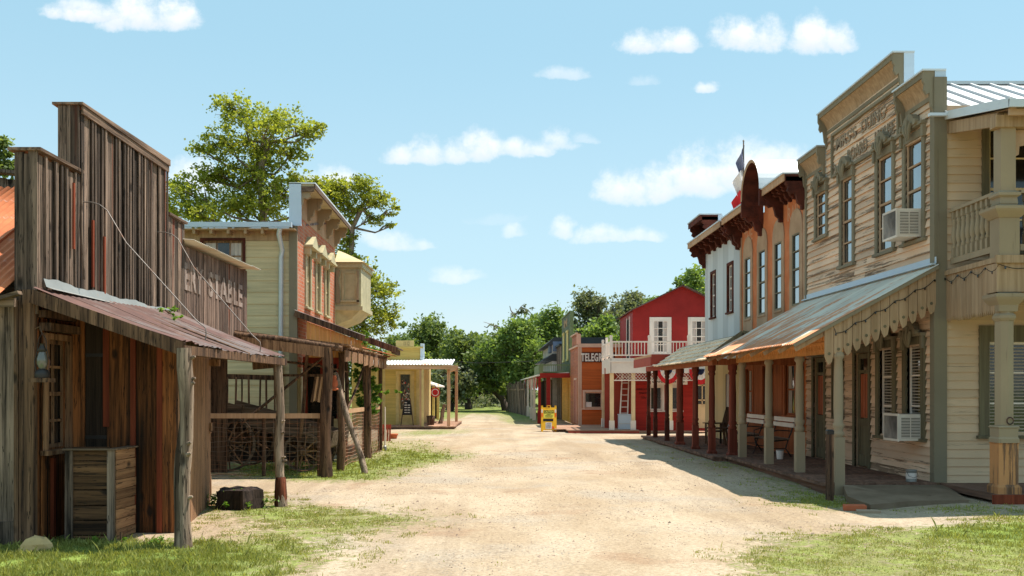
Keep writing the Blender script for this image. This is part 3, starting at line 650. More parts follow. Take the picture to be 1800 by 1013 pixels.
def balusters(t, P, Q, zb0, zb1, n, mat, parent=None, rail=True, top=.07):
    P, Q = Vector(P), Vector(Q); m = MB()
    m.bar(P + Vector((0, 0, zb1)), Q + Vector((0, 0, zb1)), .11, .05); m.bar(P + Vector((0, 0, zb0)), Q + Vector((0, 0, zb0)), .06, .10)
    r = t.part('railing', m, mat, parent)
    for i in range(n):
        c = P.lerp(Q, (i + .5) / n); h = zb1 - zb0 - .07; b = MB(); z = zb0 + .05
        b.lathe(c, [(.036, z), (.036, z + h * .2)], 4, sq=True)
        b.lathe(c, [(.03, z + h * .2), (.045, z + h * .24), (.026, z + h * .29), (.045, z + h * .36), (.052, z + h * .46), (.038, z + h * .62), (.027, z + h * .74), (.042, z + h * .79), (.028, z + h * .84)], 10)
        b.lathe(c, [(.036, z + h * .84), (.036, z + h)], 4, sq=True); t.part('baluster', b, mat, r)
balusters(bh, (7.56, 17.10, 0), (7.56, 15.55, 0), 3.80, 4.66, 9, TRIMP); balusters(bh, (7.86, 15.42, 0), (10.0, 15.42, 0), 3.80, 4.66, 11, TRIMP)
m = MB(); c = (BX, 15.42, 0)   # lower corner column on its worn pedestal
m.lathe(c, [(.14, 1.02), (.14, 2.80)], 8); m.lathe(c, [(.15, 2.66), (.175, 2.70), (.175, 2.74), (.14, 2.78)], 8)
m.lathe(c, [(.14, 2.80), (.15, 2.90), (.21, 2.98), (.23, 3.02), (.23, 3.07), (.14, 3.09)], 4, sq=True)
m.lathe(c, [(.16, .78), (.16, .84), (.145, .87), (.15, 1.0), (.165, 1.02), (.15, 1.04)], 4, sq=True)
cl_ = bh.part('porch_column', m, TRIMP)
m = MB(); m.lathe(c, [(.15, .10), (.15, .76), (.165, .78)], 4, sq=True); m.lathe(c, [(.18, -.06), (.18, .10), (.16, .14)], 4, sq=True); bh.part('pedestal', m, wood('worn_orange_pedestal', (.12, .07, .04), (.22, .14, .09), 'z', peel=(.44, .23, .10), peel_t=.54), cl_)
m = MB(); m.tube([Vector((BX + .02 + .05 * math.cos(q * .7), 15.27, 1.12 + .055 * math.sin(q * .7))) for q in range(10)], .010, 6); bh.part('iron_ring', m, IRON, cl_)
# front porch: floor, posts, beam, lattice fascia, scalloped gable end, metal roof
PL = 1.68
m = MB(); a = Y0 - .05
while a < 24.1: m.box(FR, a, a + .132, .02, 1.98, -.06, .0 + random.uniform(-.004, .004)); a += .138
m.box(FR, Y0 - .04, 24.1, .03, 1.9, -.20, -.065); bh.part('porch_floor', m, DECKX if False else DECK)
for i, a in enumerate((17.17, 19.3, 21.4, 23.62)):
    m = MB(); c = FR(a, PL, 0); bz = -.26 if i == 0 else -.12
    m.lathe(c, [(.085, bz), (.085, .78)], 4, sq=True)
    m.lathe(c, [(.075, .78), (.10, .82), (.10, .86), (.07, .90), (.10, .96), (.10, 1.0), (.075, 1.04), (.085, 1.3), (.078, 1.9), (.068, 2.12), (.10, 2.16), (.10, 2.19), (.08, 2.24)], 12)
    bh.part('porch_post', m, TRIMP)
m = MB(); m.box(FR, Y0 - .03, 24.0, PL - .07, PL + .05, 2.24, 2.40); bh.part('porch_beam', m, FASO)
m = MB()
n = 46; L = (24.0 - Y0) / n
for k in range(n):
    a = Y0 + k * L; z = 2.36
    m.mesh([FR(a, PL + .055, 2.66), FR(a + L, PL + .055, 2.66), FR(a + L, PL + .055, z), FR(a + L * .8, PL + .055, z - .07), FR(a + L * .5, PL + .055, z - .13), FR(a + L * .2, PL + .055, z - .07), FR(a, PL + .055, z)], [tuple(range(7))], 0)
    m.box(FR, a + L * .3, a + L * .7, PL + .056, PL + .068, 2.48, 2.60)
    m.box(FR, a + L * .35, a + L * .65, PL + .056, PL + .066, 2.31, 2.38)
m.box(FR, Y0, 24.0, PL + .056, PL + .075, 2.42, 2.445); m.box(FR, Y0, 24.0, PL + .056, PL + .075, 2.63, 2.66)
bh.part('fretwork_fascia', m, FASO)
EZ = 2.39; WZ = 3.74; PE = 2.48
sl_ = (WZ - EZ) / PE
m = MB(); k = 0.02
while k < PL + .1:
    w = .158; x0 = k; x1 = k + w; za = WZ - .07 - sl_ * x0; zb = WZ - .07 - sl_ * x1; zl = 3.07 - (x0 / 1.75) * .86
    Fy = lambda p, z: FR(Y0 - .03, p, z)
    m.prism([Fy(x0 + .003, za), Fy(x1 - .003, zb), Fy(x1 - .003, zl - .02), Fy(x1 - .03, zl - .10), Fy((x0 + x1) / 2 + .01, zl - .17), Fy(x0 + .03, zl - .12), Fy(x0 + .003, zl + .04)], (0, -.025, 0), 0)
    m.prism([Fy((x0 + x1) / 2 + .028 * math.cos(q * .785), zl + .02 + .028 * math.sin(q * .785)) + () for q in range(8)], (0, -.030, 0), 1); k += w + .002
bh.part('scalloped_gable_boards', m, [FASC, TRIMD])
m = MB(); O = Vector(FR(Y0 - .12, 0.0, WZ)); O2 = Vector(FR(Y1 + .05, 0.0, WZ)); B_ = Vector((-PE, 0, EZ - WZ))
corr(m, O, O2 - O, B_, pitch=.105, amp=.013, sheet=.72); pr_ = bh.part('porch_roof', m, ROOFM)
m = MB(); m.box(FR, Y0 - .1, Y1 + .05, .03, .12, WZ + .005, WZ + .03); m.box(FR, Y0 - .1, Y1 + .05, .031, .045, WZ, WZ + .14); bh.part('flashing', m, GALVB, pr_)
m = MB()
for p in (.5, 1.1, 1.75, 2.3): m.bar(FR(Y0 - .05, p, WZ - sl_ * p - .05), FR(Y1, p, WZ - sl_ * p - .05), .05, .06)
for q in range(8): m.bar(FR(Y0 + .02 + q * .97, .02, WZ - .12), FR(Y0 + .02 + q * .97, PE - .06, EZ - .10), .05, .07)
bh.part('rafters', m, FASC, pr_)
m = MB(); m.bar(FR(Y0 - .1, 0, WZ - .035), FR(Y0 - .1, PE, EZ - .035), .03, .06); bh.part('rake_board', m, TRIMG, pr_)
m = MB(); m.box(I3, 7.36, 13, 15.2, 17.12, -.10, -.005); m.box(I3, 7.33, 13, 15.14, 15.2, -.16, -.005, 1); bh.part('side_porch_floor', m, [DECK, REDBAT])

# air conditioners
def aircon(label, a0, a1, z0, z1, p=.46):
    t = T('air_conditioner', label, 'air conditioner', FR(a0, 0, z0), 'window air conditioners on the boarding house')
    m = MB(); m.box(FR, a0, a1, -.05, p, z0, z1); m.box(FR, a0 - .012, a1 + .012, p - .02, p + .008, z0 - .01, z0 + .03); m.box(FR, a0 - .012, a1 + .012, p - .02, p + .008, z1 - .03, z1 + .01); m.box(FR, a0 - .012, a0 + .02, p - .02, p + .008, z0 + .03, z1 - .03); m.box(FR, a1 - .02, a1 + .012, p - .02, p + .008, z0 + .03, z1 - .03)
    t.part('case', m, ACW)
    m = MB(); m.box(FR, a0 + .022, a1 - .022, p, p + .004, z0 + .032, z1 - .032); t.part('coil', m, ACD)
    for q0, q1 in ((.07, .225), (.245, .40)):
        m = MB(); m.box(FR, a0 - .0015, a0 - .0005, q0, q1, z0 + .05, z1 - .05, 1); z = z0 + .055
        while z < z1 - .06: m.box(FR, a0 - .010, a0 - .002, q0, q1, z, z + .014, 0); z += .027
        t.part('louvre_panel', m, [ACW, BLK])
aircon('white air conditioner in the upper window by the corner', 17.70, 18.30, 4.32, 4.82); aircon('white air conditioner in the ground floor window under the porch', 17.64, 18.26, .69, 1.16)
# the wire of small bulbs along the porch edge
t = T('string_lights', 'dark string of small bulbs looped along the tan porch fascia', 'lights', FR(Y0, 1.7, 2.6))
m = MB(); bulbs = MB(); pts = []
for i in range(0, 41):
    p = .05 + i / 40 * 1.7; z = WZ - .22 - sl_ * p - .05 * abs(math.sin(i * math.pi / 8)); pts.append(FR(Y0 - .075, p, z))
for i in range(0, 81):
    a = Y0 - .05 + i / 80 * 6.7; pts.append(FR(a, PL + .09, 2.66 - .07 * abs(math.sin(i * math.pi / 8))))
m.tube(pts, .006, 4, cap=False); t.part('wire', m, BLK)
for q in pts[::4]: bulbs.lathe((q[0], q[1], q[2]), [(.006, -.045), (.016, -.03), (.014, -.01), (.006, 0)], 6)
t.part('bulbs', bulbs, GLASSD)
t = T('string_lights', 'dark string of small bulbs hung on the corner balcony skirt', 'lights', (7.4, 15.3, 3.5))
m = MB(); bulbs = MB(); pts = [(7.44, 17.1 - i / 30 * 1.8, 3.52 - .09 * abs(math.sin(i * math.pi / 8))) for i in range(31)] + [(7.45 + i / 20 * 2, 15.235, 3.52 - .07 * abs(math.sin(i * math.pi / 6))) for i in range(21)]
m.tube(pts, .006, 4, cap=False); t.part('wire', m, BLK)
for q in pts[::4]: bulbs.lathe(q, [(.006, -.045), (.016, -.03), (.014, -.01), (.006, 0)], 6)
t.part('bulbs', bulbs, GLASSD)

# ------------------------------------------------------------------ orange building
ob = T('orange_building', 'orange stucco storefront with arched hood, brown brackets and four tall arched windows', 'building', FR(24.1, 0, 0))
A0, A1 = 24.12, 30.3
ow = [(24.58, 25.18, 3.72, 5.50), (26.08, 26.70, 3.72, 5.50), (27.62, 28.26, 3.72, 5.50), (29.14, 29.78, 3.72, 5.50)]
lw = [(24.9, 25.75, .95, 2.25), (26.95, 27.8, .95, 2.25), (28.9, 29.6, .9, 2.2)]
m = MB(); holes(m, FR, A0, A1, -.1, 6.55, -.14, .0, ow + lw, 0); m.box(FR, 26.2, 27.75, -.14, 0, 6.55, 7.0); m.box(FR, 26.5, 27.5, -.14, -.005, 7.0, 7.4)
m.box(FR, A0, A1, -6, -5.8, -.1, 6.4); m.box(FR, A0, A0 + .1, -5.8, -.15, 0, 6.4); m.box(FR, A1 - .1, A1, -5.8, -.15, 0, 6.4)
ob.part('wall', m, ORST)
m = MB(); m.box(FR, A0 + .1, A1 - .1, -5.8, -.15, 6.4, 6.5); ob.part('roof', m, GALV)
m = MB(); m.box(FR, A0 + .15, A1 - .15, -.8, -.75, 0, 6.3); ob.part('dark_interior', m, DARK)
m = MB(); m.box(FR, A0 + .0, A0 + .14, .001, .04, 2.9, 6.2); m.box(FR, A1 - .14, A1, .001, .04, 2.9, 6.2); ob.part('corner_board', m, TANS)
for (a, b, z0, z1) in ow:
    w = window(ob, FR, a, b, z0, z1, TANS, GLASS, case=.03, rows=4, sashm=TRIMG, proud=.03, sash=.035, sill=.02, back=.015)
    m = MB(); c = (a + b) / 2; hw = .50
    out = [(-hw, -.25)] + [(-hw - (.03 if k % 2 else 0), -.25 + (z1 - z0 + .45) * k / 9) for k in range(1, 10)]
    arc = [(-hw * math.cos(math.pi * k / 12), (z1 - z0 + .20) + .42 * math.sin(math.pi * k / 12)) for k in range(0, 13)]
    rt = [(-x, y) for x, y in reversed(out)]
    ring = out + arc[1:-1] + rt
    inner = [(-(b - a) / 2 - .03, -.02), (-(b - a) / 2 - .03, z1 - z0 + .03), ((b - a) / 2 + .03, z1 - z0 + .03), ((b - a) / 2 + .03, -.02)]
    # frame as strips: left, right, head
    P_ = lambda x, y, p=.024: FR(c + x, p, z0 + y)
    L_ = out; 
    for s in (-1, 1):
        for i in range(len(L_) - 1):
            (x0, y0), (x1, y1) = L_[i], L_[i + 1]
            m.prism([P_(s * x0 * -1 if s > 0 else x0, y0, .002), P_(s * x1 * -1 if s > 0 else x1, y1, .002), P_(s * ((b - a) / 2 + .03), y1, .002), P_(s * ((b - a) / 2 + .03), y0, .002)], (-.024, 0, 0), 0, .5)
    hz_ = z1 - z0 + .03
    m.prism([P_(x, y, .002) for x, y in [(-hw, z1 - z0 + .20)] + arc[1:-1] + [(hw, z1 - z0 + .20), ((b - a) / 2 + .03, z1 - z0 + .2), ((b - a) / 2 + .03, hz_), (-(b - a) / 2 - .03, hz_), (-(b - a) / 2 - .03, z1 - z0 + .2)]], (-.024, 0, 0), 0, .5)
    m.prism([P_(-hw, -.40, .002), P_(hw, -.40, .002), P_(hw, -.25, .002), P_(-hw, -.25, .002)], (-.03, 0, 0), 0, .5)
    m.prism([P_(-(b - a) / 2 - .03, -.25, .002), P_((b - a) / 2 + .03, -.25, .002), P_((b - a) / 2 + .03, -.02, .002), P_(-(b - a) / 2 - .03, -.02, .002)], (-.024, 0, 0), 0, .5)
    ob.part('arched_surround', m, TANS, w)
for o in lw: window(ob, FR, *o, ORPL, GLASSD, case=.14, rows=2, cols=1, fill=CURT, proud=.05)
m = MB(); boards(m, FR, A0 + .15, A1 - .1, 0, 2.6, w=.28, th=.02, ops=[(a - .18, b + .18, z0 - .1, z1 + .18) for a, b, z0, z1 in lw], jz=0); ob.part('lower_boards', m, ORPL)
LTAN = stucco('faded_tan_lettering', (.60, .34, .22), (.56, .28, .15), worn=(.5, .2, .1))
text(ob, "THE", FR, 29.95, .003, 5.98, .48, LTAN, -1, xs=1.1, off=.004); text(ob, "RAIL", FR, 25.62, .003, 5.92, .48, LTAN, -1, xs=1.05, off=.004)
def bcornice(t, F, a0, a1, z, p, ends=True, n=5, drop=True, fas=TANB):
    m = MB(); m.box(F, a0, a1, -.1, p + .03, z - .03, z + .01, 2); m.box(F, a0, a1, p - .03, p, z - .20, z - .032, 1); m.box(F, a0, a1, .001, p - .032, z - .09, z - .032, 0); m.box(F, a0, a1, .001, .06, z - .40, z - .09, 0)
    m.box(F, a0, a0 + .03, .061, p - .032, z - .2, z - .092, 0)
    c = t.part('cornice', m, [DKBR, fas, GALV])
    for i in range(n):
        b = MB(); a = a0 + (a1 - a0 - .12) * i / (n - 1); big = i in (0, n - 1)
        bracket(b, F, a, .12, p - .06 if big else p * .72, z - .092, .80 if big else .40); t.part('bracket', b, DKBR, c)
bcornice(ob, FR, A0 + .02, 26.1, 6.86, .55, n=6); bcornice(ob, FR, 27.9, A1, 6.80, .60, n=7)
# barrel hood
m = MB(); c, r1, r0, zc = 27.0, .95, .87, 6.86; K = 20
for i in range(K):
    t0, t1 = math.pi * i / K, math.pi * (i + 1) / K
    g = lambda r, t, p: FR(c - r * math.cos(t), p, zc + r * math.sin(t))
    m.mesh([g(r1, t0, -2.0), g(r1, t1, -2.0), g(r1, t1, .62), g(r1, t0, .62)], [(0, 1, 2, 3)], 0, .5, True)
    m.mesh([g(r0, t0, -.0), g(r0, t1, -.0), g(r0, t1, .60), g(r0, t0, .60)], [(0, 1, 2, 3)], 1, .5, True)
    m.mesh([g(r0, t0, .60), g(r0, t1, .60), g(r1, t1, .62), g(r1, t0, .62)], [(0, 1, 2, 3)], 2, .5)
ob.part('barrel_hood', m, [GALV, DKBR, TANS])
m = MB()
for k in range(K + 1): t0 = math.pi * k / K; m.prism([FR(c - q * math.cos(t0 + d), .0, zc + q * math.sin(t0 + d)) for q, d in ((.0, 0), (.87, -.08), (.87, .08))] if 0 < k < K else [FR(c, 0, zc), FR(c + .01, 0, zc), FR(c, 0, zc + .01)], (-.003, 0, 0))
ob.part('hood_back', m, DKBR)
for a in (c - r1, c + r0): m = MB(); m.box(FR, a, a + .08, .0, .61, 6.42, 6.86); ob.part('hood_cheek', m, DKBR)
for a in (c - r1 - .06, c + r1 - .10):
    m = MB(); m.box(FR, a, a + .16, .001, .5, 6.74, 6.86); bracket(m, FR, a, .16, .30, 6.74, .50); ob.part('bracket', m, DKBR)
# shingled porch of the orange building
m = MB(); ez, rz_, pe, prg = 2.33, 2.95, 2.43, 1.55
for r in range(5):
    t0, t1 = r / 5, (r + 1) / 5 + .06; a = 24.12
    while a < 31.5:
        w = random.uniform(.10, .18); j = random.uniform(-.02, .02) / 1; th = .0
        lerp = lambda t: (pe + (prg - pe) * t, ez + (rz_ - ez) * t)
        (p0, z0), (p1, z1) = lerp(max(-.05, t0 - .03 + j)), lerp(min(t1, 1))
        O = Vector(FR(a, p0, z0 + .035)); slab(m, O, Vector(FR(min(a + w, 31.55), p0, z0 + .035)) - O, Vector((p0 - p1, 0, z1 - z0 - .045)), .03); a += w + .005
sr = ob.part('shingle_roof', m, SHING)
m = MB(); slab(m, FR(24.14, pe - .02, ez + .0), Vector(FR(31.5, pe - .02, ez)) - Vector(FR(24.14, pe - .02, ez)), (pe - prg, 0, rz_ - ez), .03)
slab(m, FR(24.14, prg, rz_), Vector(FR(31.5, prg, rz_)) - Vector(FR(24.14, prg, rz_)), (prg - .1, 0, -.25), .03)
m.bar(FR(24.12, pe - .02, ez + .02), FR(24.12, prg - .02, rz_ + .02), .04, .14, 0); m.bar(FR(24.12, prg, rz_ + .02), FR(24.12, 1.1, 2.86), .04, .14, 0)
ob.part('roof_deck', m, TRIMD, sr)
m = MB(); m.box(FR, 24.3, 31.4, 2.12, 2.24, 2.20, 2.36, 0); m.box(FR, 24.3, 24.42, .1, 2.1, 2.2, 2.36); ob.part('porch_beam', m, ORPL)
def turned(t, a, p, bz, tz, fat=1.0, mat=RBPOST):
    m = MB(); c = FR(a, p, 0); r = .075 * fat
    m.lathe(c, [(r * 1.5, bz), (r * 1.5, bz + .14), (r * 1.15, bz + .18)], 4, sq=True); m.lathe(c, [(r * 1.1, bz + .18), (r * 1.1, .62)], 4, sq=True)
    m.lathe(c, [(r, .62), (r * 1.35, .66), (r * .9, .72), (r * 1.3, .78), (r, .83), (r * 1.05, 1.3), (r * .92, 1.95), (r * 1.3, 2.0), (r * 1.0, 2.05), (r * 1.35, 2.10), (r * 1.35, tz)], 12)
    t.part('porch_post', m, mat)
for i, a in enumerate((25.4, 27.4, 29.6)): turned(ob, a, 2.0, -.12, 2.22, 1.0 if i < 2 else 1.25)
turned(ob, 24.4, 1.72, -.12, 2.22, 1.15)
m = MB(); a = 24.14
while a < 35.3: m.box(FR, a, a + .15, .02, 2.25, -.10, -.03 + random.uniform(-.006, .004)); a += .157
m.box(FR, 24.14, 35.3, .03, 2.2, -.2, -.105); ob.part('porch_floor', m, DECK)

# ------------------------------------------------------------------ white corrugated building
wb = T('white_corrugated_building', 'pale corrugated metal storefront with deep brown bracketed cornice and raised far end', 'building', FR(30.3, 0, 0))
B0, B1 = 30.36, 35.2
ww = [(31.25, 31.85, 4.08, 5.55), (33.6, 34.2, 4.08, 5.55)]
m = MB(); holes(m, FR, B0, B1, -.1, 6.7, -.12, -.01, ww, 1)
def vcorr(m, F, a0, a1, z0, z1, ops, pitch=.12, amp=.014):
    n = int((a1 - a0) / pitch * 4)
    for i in range(n):
        a, b = a0 + (a1 - a0) * i / n, a0 + (a1 - a0) * (i + 1) / n; c = (a + b) / 2
        pa, pb = [.014 + amp * (1, .2, -1, .2)[(i + q) % 4] for q in (0, 1)]
        segs = [(z0, z1)]
        for o in ops:
            if o[0] < c < o[1]: segs = [(z0, o[2]), (o[3], z1)]
        for s, e in segs: m.mesh([F(a, pa, s), F(b, pb, s), F(b, pb, e), F(a, pa, e)], [(0, 1, 2, 3)], 0, .2 + .6 * ((i // 24) % 2))
vcorr(m, FR, B0, B1, 2.6, 6.6, ww)
m.box(FR, B0, B1, -5, -4.9, 0, 6.6, 1); m.box(FR, B1 - .1, B1, -4.9, -.13, 0, 6.6, 1); m.box(FR, B0, B0 + .1, -4.9, -.13, 0, 6.6, 1)
wb.part('wall', m, [WHCOR, STONE])
m = MB(); vcorr(m, FR, B0, B1, -.02, 2.6, [(31.2, 32.2, 0, 2.1)]); wb.part('lower_wall', m, CREAMC)
m = MB(); m.box(FR, B0, B1 - .1, -4.9, -.13, 6.45, 6.55); wb.part('roof', m, GALV)
for o in ww: window(wb, FR, *o, DKBR, GLASS, case=.09, rows=4, cols=2, sashm=WHITE, proud=.05, sash=.04, bar=.03)
bcornice(wb, FR, B0 + .02, B1, 6.76, .64, n=7, fas=TANS)
m = MB(); m.box(FR, 33.2, B1, -.12, .0, 6.8, 7.4, 0); m.box(FR, 33.16, 33.2, -.12, .03, 6.8, 7.42, 1); wb.part('raised_parapet', m, [WHCOR, GALVB])
bcornice(wb, FR, 33.2, B1, 7.46, .62, n=2, fas=DKBR)
m = MB(); m.box(FR, 31.7, 35.4, .3, 2.5, 2.64, 2.72, 0); m.box(FR, 31.62, 31.7, .3, 2.5, 2.40, 2.722, 1); m.box(FR, 31.7, 35.4, 2.46, 2.52, 2.36, 2.64, 1); m.box(FR, 31.8, 35.3, 2.0, 2.1, 2.24, 2.4, 1); wb.part('porch_roof', m, [TANB, REDF])
for a in (31.7, 33.9, 35.3): turned(wb, a, 2.0, -.2, 2.26, .85, DKBR)

# flag
fl = T('flag', 'limp red white and blue state flag on a slim pole behind the brown arch', 'flag', FR(31.0, .3, 6.8))
m = MB(); b = Vector(FR(29.8, .05, 6.8)); tp = Vector(px(1307, 250, 29.8)); m.tube([b, tp], [.03, .02], 8); m.lathe(tp, [(.01, 0), (.035, .03), (.01, .07)], 8); fl.part('pole', m, PIPE)
def drape(m, x0, w, zt, zb, y, mi, k, ph):
    n = 10; vs = []
    for i in range(n + 1):
        for j in range(k + 1):
            u_ = i / n; v_ = j / k
            vs.append((x0 - w * 1.3 * u_ * (1 - .35 * v_) , y + .10 * math.sin(u_ * 9 + ph + v_ * 2), zt + (zb - zt) * v_ - .55 * u_ * (1 - v_ * .3)))
    m.mesh(vs, [(i * (k + 1) + j, (i + 1) * (k + 1) + j, (i + 1) * (k + 1) + j + 1, i * (k + 1) + j + 1) for i in range(n) for j in range(k)], mi, .5, True)
x0 = b.lerp(tp, .8).x
for (zt, zb, mat, nm) in ((tp.z - .08, 8.35, wood('faded_blue_cloth', (.14, .16, .26), (.22, .24, .34), 'n'), 'blue_field'), (8.352, 7.75, WHC, 'white_band'), (7.748, 7.1, REDC, 'red_band')):
    m = MB(); drape(m, x0 + (.03 if nm != 'red_band' else 0), .28 if nm != 'blue_field' else .2, zt, zb, 29.8, 0, 5, 0); fl.part(nm, m, mat)
# ------------------------------------------------------------------ left row: the weathered shed
sh = T('weathered_shed', 'dark grey board shed with stepped false front and rusty porch roof, nearest on the left', 'building', FL(11.2, 0, 0))
def stop(a): return 4.28 if a < 12.36 else (5.12 if a < 15.66 else 4.36)
m = MB()
boards(m, FL, 11.22, 12.34, 2.72, 4.28, w=.15, th=.03, jz=.05, batten=.045, bm=0, wj=.4, jp=.02); boards(m, FL, 12.36, 15.66, 2.72, 5.12, w=.15, th=.03, top=lambda a: 5.10 + .02 * (a - 12.4), jz=.03, batten=.045, bm=0, wj=.4, jp=.02); boards(m, FL, 15.68, 16.6, 2.72, 4.36, w=.15, th=.03, jz=.05, batten=.045, bm=0, wj=.4, jp=.02)
for a, z0, z1 in ((12.03, 3.3, 4.1), (12.62, 2.9, 3.75), (13.0, 2.8, 3.6)): m.box(FL, a, a + .045, .075, .095, z0, z1, 1)
m.box(FL, 11.2, 16.6, -.04, -.005, 2.7, 4.25); m.box(FL, 12.36, 15.66, -.04, -.005, 4.25, 5.05)
sh.part('false_front', m, [GREYW, REDBAT])
m = MB()
def endface(Y, z0, z1, w=.26):
    G = FX(Y); x1 = FL(Y, .04, 0)[0]; x0 = x1 - w
    boards(m, G, x0, x1 - .10, z0, z1, w=.09, th=.025, jz=.03); m.box(G, x1 - .10, x1, 0, .03, z0, z1 + .01)
endface(11.2, 2.45, 4.27); sh.part('false_front_end', m, GREYW); m = MB(); endface(12.34, 4.2, 5.12); sh.part('false_front_end', m, GREYW)
m = MB()
m.box(FL, 11.14, 12.36, -.28, .09, 4.28, 4.315); m.box(FL, 12.28, 15.70, -.28, .10, 5.12, 5.16, tz=(5.15, 5.22)); m.box(FL, 15.70, 16.64, -.28, .09, 4.36, 4.40)
m.box(FL, 12.34, 15.68, .06, .085, 5.02, 5.115, tz=(5.115, 5.12)); sh.part('coping', m, GREYY)
m = MB(); n = 40
for i in range(n):
    a, b = 11.22 + 4.9 * i / n, 11.22 + 4.9 * (i + 1) / n; w = lambda q: .016 * math.sin(q * 5) + .006 * math.sin(q * 17)
    m.mesh([FL(a, .09, 2.855 + w(a)), FL(b, .09, 2.855 + w(b)), FL(b, .12, 2.76), FL(a, .12, 2.76), FL(a, .20, 2.73), FL(b, .20, 2.73)], [(0, 1, 2, 3), (3, 2, 5, 4)], 0, .5)
sh.part('flashing', m, FLASH)
# near side wall
G = FX(11.2); xc = FL(11.2, 0, 0)[0]
m = MB(); boards(m, G, -9.5, xc - .14, -.3, 2.62, w=.26, th=.03, jz=.02); m.box(G, -9.5, xc, -.05, -.01, -.3, 2.62); m.box(G, -9.5, xc - .18, .035, .065, -.3, .12)
sh.part('side_wall', m, GREYW)
m = MB(); m.box(G, xc - .15, xc + .02, -.02, .06, -.3, 2.72); m.box(G, xc - .20, xc - .155, .03, .075, -.3, 2.6); sh.part('corner_post', m, LOGD)
m = MB(); O = Vector((-9.5, 10.85, 2.62)); corr(m, O, Vector((xc - .26 - O.x, 0, 0)), Vector((0, 0, 0)) + Vector((0, 3.3, 1.85)), pitch=.10, amp=.013, sheet=.6); 
for k in range(3): m.bar((-6.3 - k * 1.3, 10.86, 2.66), (-6.3 - k * 1.3, 14.1, 4.48), .05, .03)
sh.part('side_roof', m, RUSTO)
m = MB(); m.bar((-9.5, 10.95, 2.56), (xc - .1, 10.95, 2.56), .06, .10); m.box(I3, -9.5, -5.8, 14.12, 14.2, 2.6, 4.42); m.bar((xc - .30, 10.9, 2.58), (xc - .02, 10.9, 2.66), .10, .04); sh.part('roof_beam', m, GREYX)
m = MB(); boards(m, FX(15.2), -9.8, -6.9, 3.8, 4.86, w=.2, top=lambda a: 4.75 - .28 * (a + 6.9) * .35); m.bar((-9.9, 15.1, 5.12), (-6.75, 15.1, 4.80), .25, .05); sh.part('rear_gable', m, GREYW)
# window wall under the porch
wop = (11.46, 12.02, .92, 2.18)
m = MB(); boards(m, FL, 11.2, 12.16, -.3, 2.74, w=.2, th=.03, ops=[wop], p=-.05, batten=.04, bm=0); m.box(FL, 11.62, 11.69, -.01, .03, -.2, .8, 1); sh.part('window_wall', m, [BROWNW, REDBAT])
window(sh, FL, *wop, TANW, GLASSD, case=.085, rows=4, cols=2, proud=.05, sash=.045, bar=.03, top_case=.07)
m = MB(); m.box(FL, 11.3, 12.14, .0, .14, 2.27, 2.36); m.box(FL, 11.25, 12.1, -.02, .10, 2.42, 2.5); sh.part('lintel', m, LOGD)
G = FX(12.15); m = MB()
ct = lambda x: 2.60 - (x + 5.35) * .345
for i, (x0, x1) in enumerate([(-5.40, -5.20), (-4.93, -4.61), (-4.60, -4.29), (-4.28, -4.08)]): m.box(G, x0, x1 - .008, 0, .03 + .006 * (i % 2), -.32, 2.3, tz=(ct(x0), ct(x1)))
m.box(G, -5.40, -4.1, -.05, -.002, -.3, 2.2, 2, tz=(ct(-5.4), ct(-4.1)))
m.box(G, -4.97, -4.90, .032, .055, 1.15, 2.42, 1); m.box(G, -4.635, -4.575, .037, .062, -.2, 2.30, 1); m.box(G, -4.315, -4.255, .037, .062, -.3, 2.20, 1)
sh.part('cross_wall', m, [BROWNW, REDBAT, LOGD])
m = MB(); m.box(G, -5.20, -4.94, -.03, .012, -.28, 2.42, 2); m.box(G, -5.20, -4.94, .013, .02, 2.0, 2.04, 1); m.box(G, -5.20, -4.94, .013, .02, 1.0, 1.04, 1); sh.part('plank_door', m, [LOGD, IRON, wood('near_black_door', (.008, .006, .005), (.05, .035, .025), 'z')])
m = MB(); A_, B2 = Vector((-4.08, 12.16, 0)), Vector((-4.57, 15.1, 0)); d_ = (B2 - A_)
for i in range(9):
    p_, q_ = A_ + d_ * (i / 9), A_ + d_ * ((i + .97) / 9); m.prism([p_ + Vector((0, 0, -.3)), q_ + Vector((0, 0, -.3)), q_ + Vector((0, 0, 2.22)), p_ + Vector((0, 0, 2.16))], (-.03, 0, 0))
zz = [-.2 + k * .21 for k in range(13)]
m.prism([(-4.86, 15.08, -.22)] + [(-4.565 + random.uniform(-.05, .03), 15.08, z) for z in zz] + [(-4.86, 15.08, 2.4)], (0, -.035, 0))
sh.part('end_boards', m, TANW)
m = MB(); m.bar((-4.60, 14.98, 1.85), (-4.86, 14.98, 1.45), .06, .09); m.bar((-4.4, 14.98, 2.0), (-4.9, 14.98, 2.02), .10, .10); m.box(I3, -4.92, -4.5, 14.9, 15.0, .98, 1.10); m.bar((-4.55, 14.96, .98), (-4.86, 14.96, .62), .06, .08); m.box(I3, -4.95, -4.45, 14.92, 15.02, -.25, -.14); sh.part('brace', m, TANW)
m = MB(); m.box(I3, -9.4, -9.3, 11.3, 16, -.3, 2.6); m.box(I3, -9.3, -5.6, 15.9, 16.0, -.3, 4.1); m.box(I3, -5.5, -5.45, 12.3, 16, -.3, 2.7); m.box(I3, -9.3, -6.6, 15.0, 15.1, 2, 3.8); sh.part('dark_interior', m, DARK)
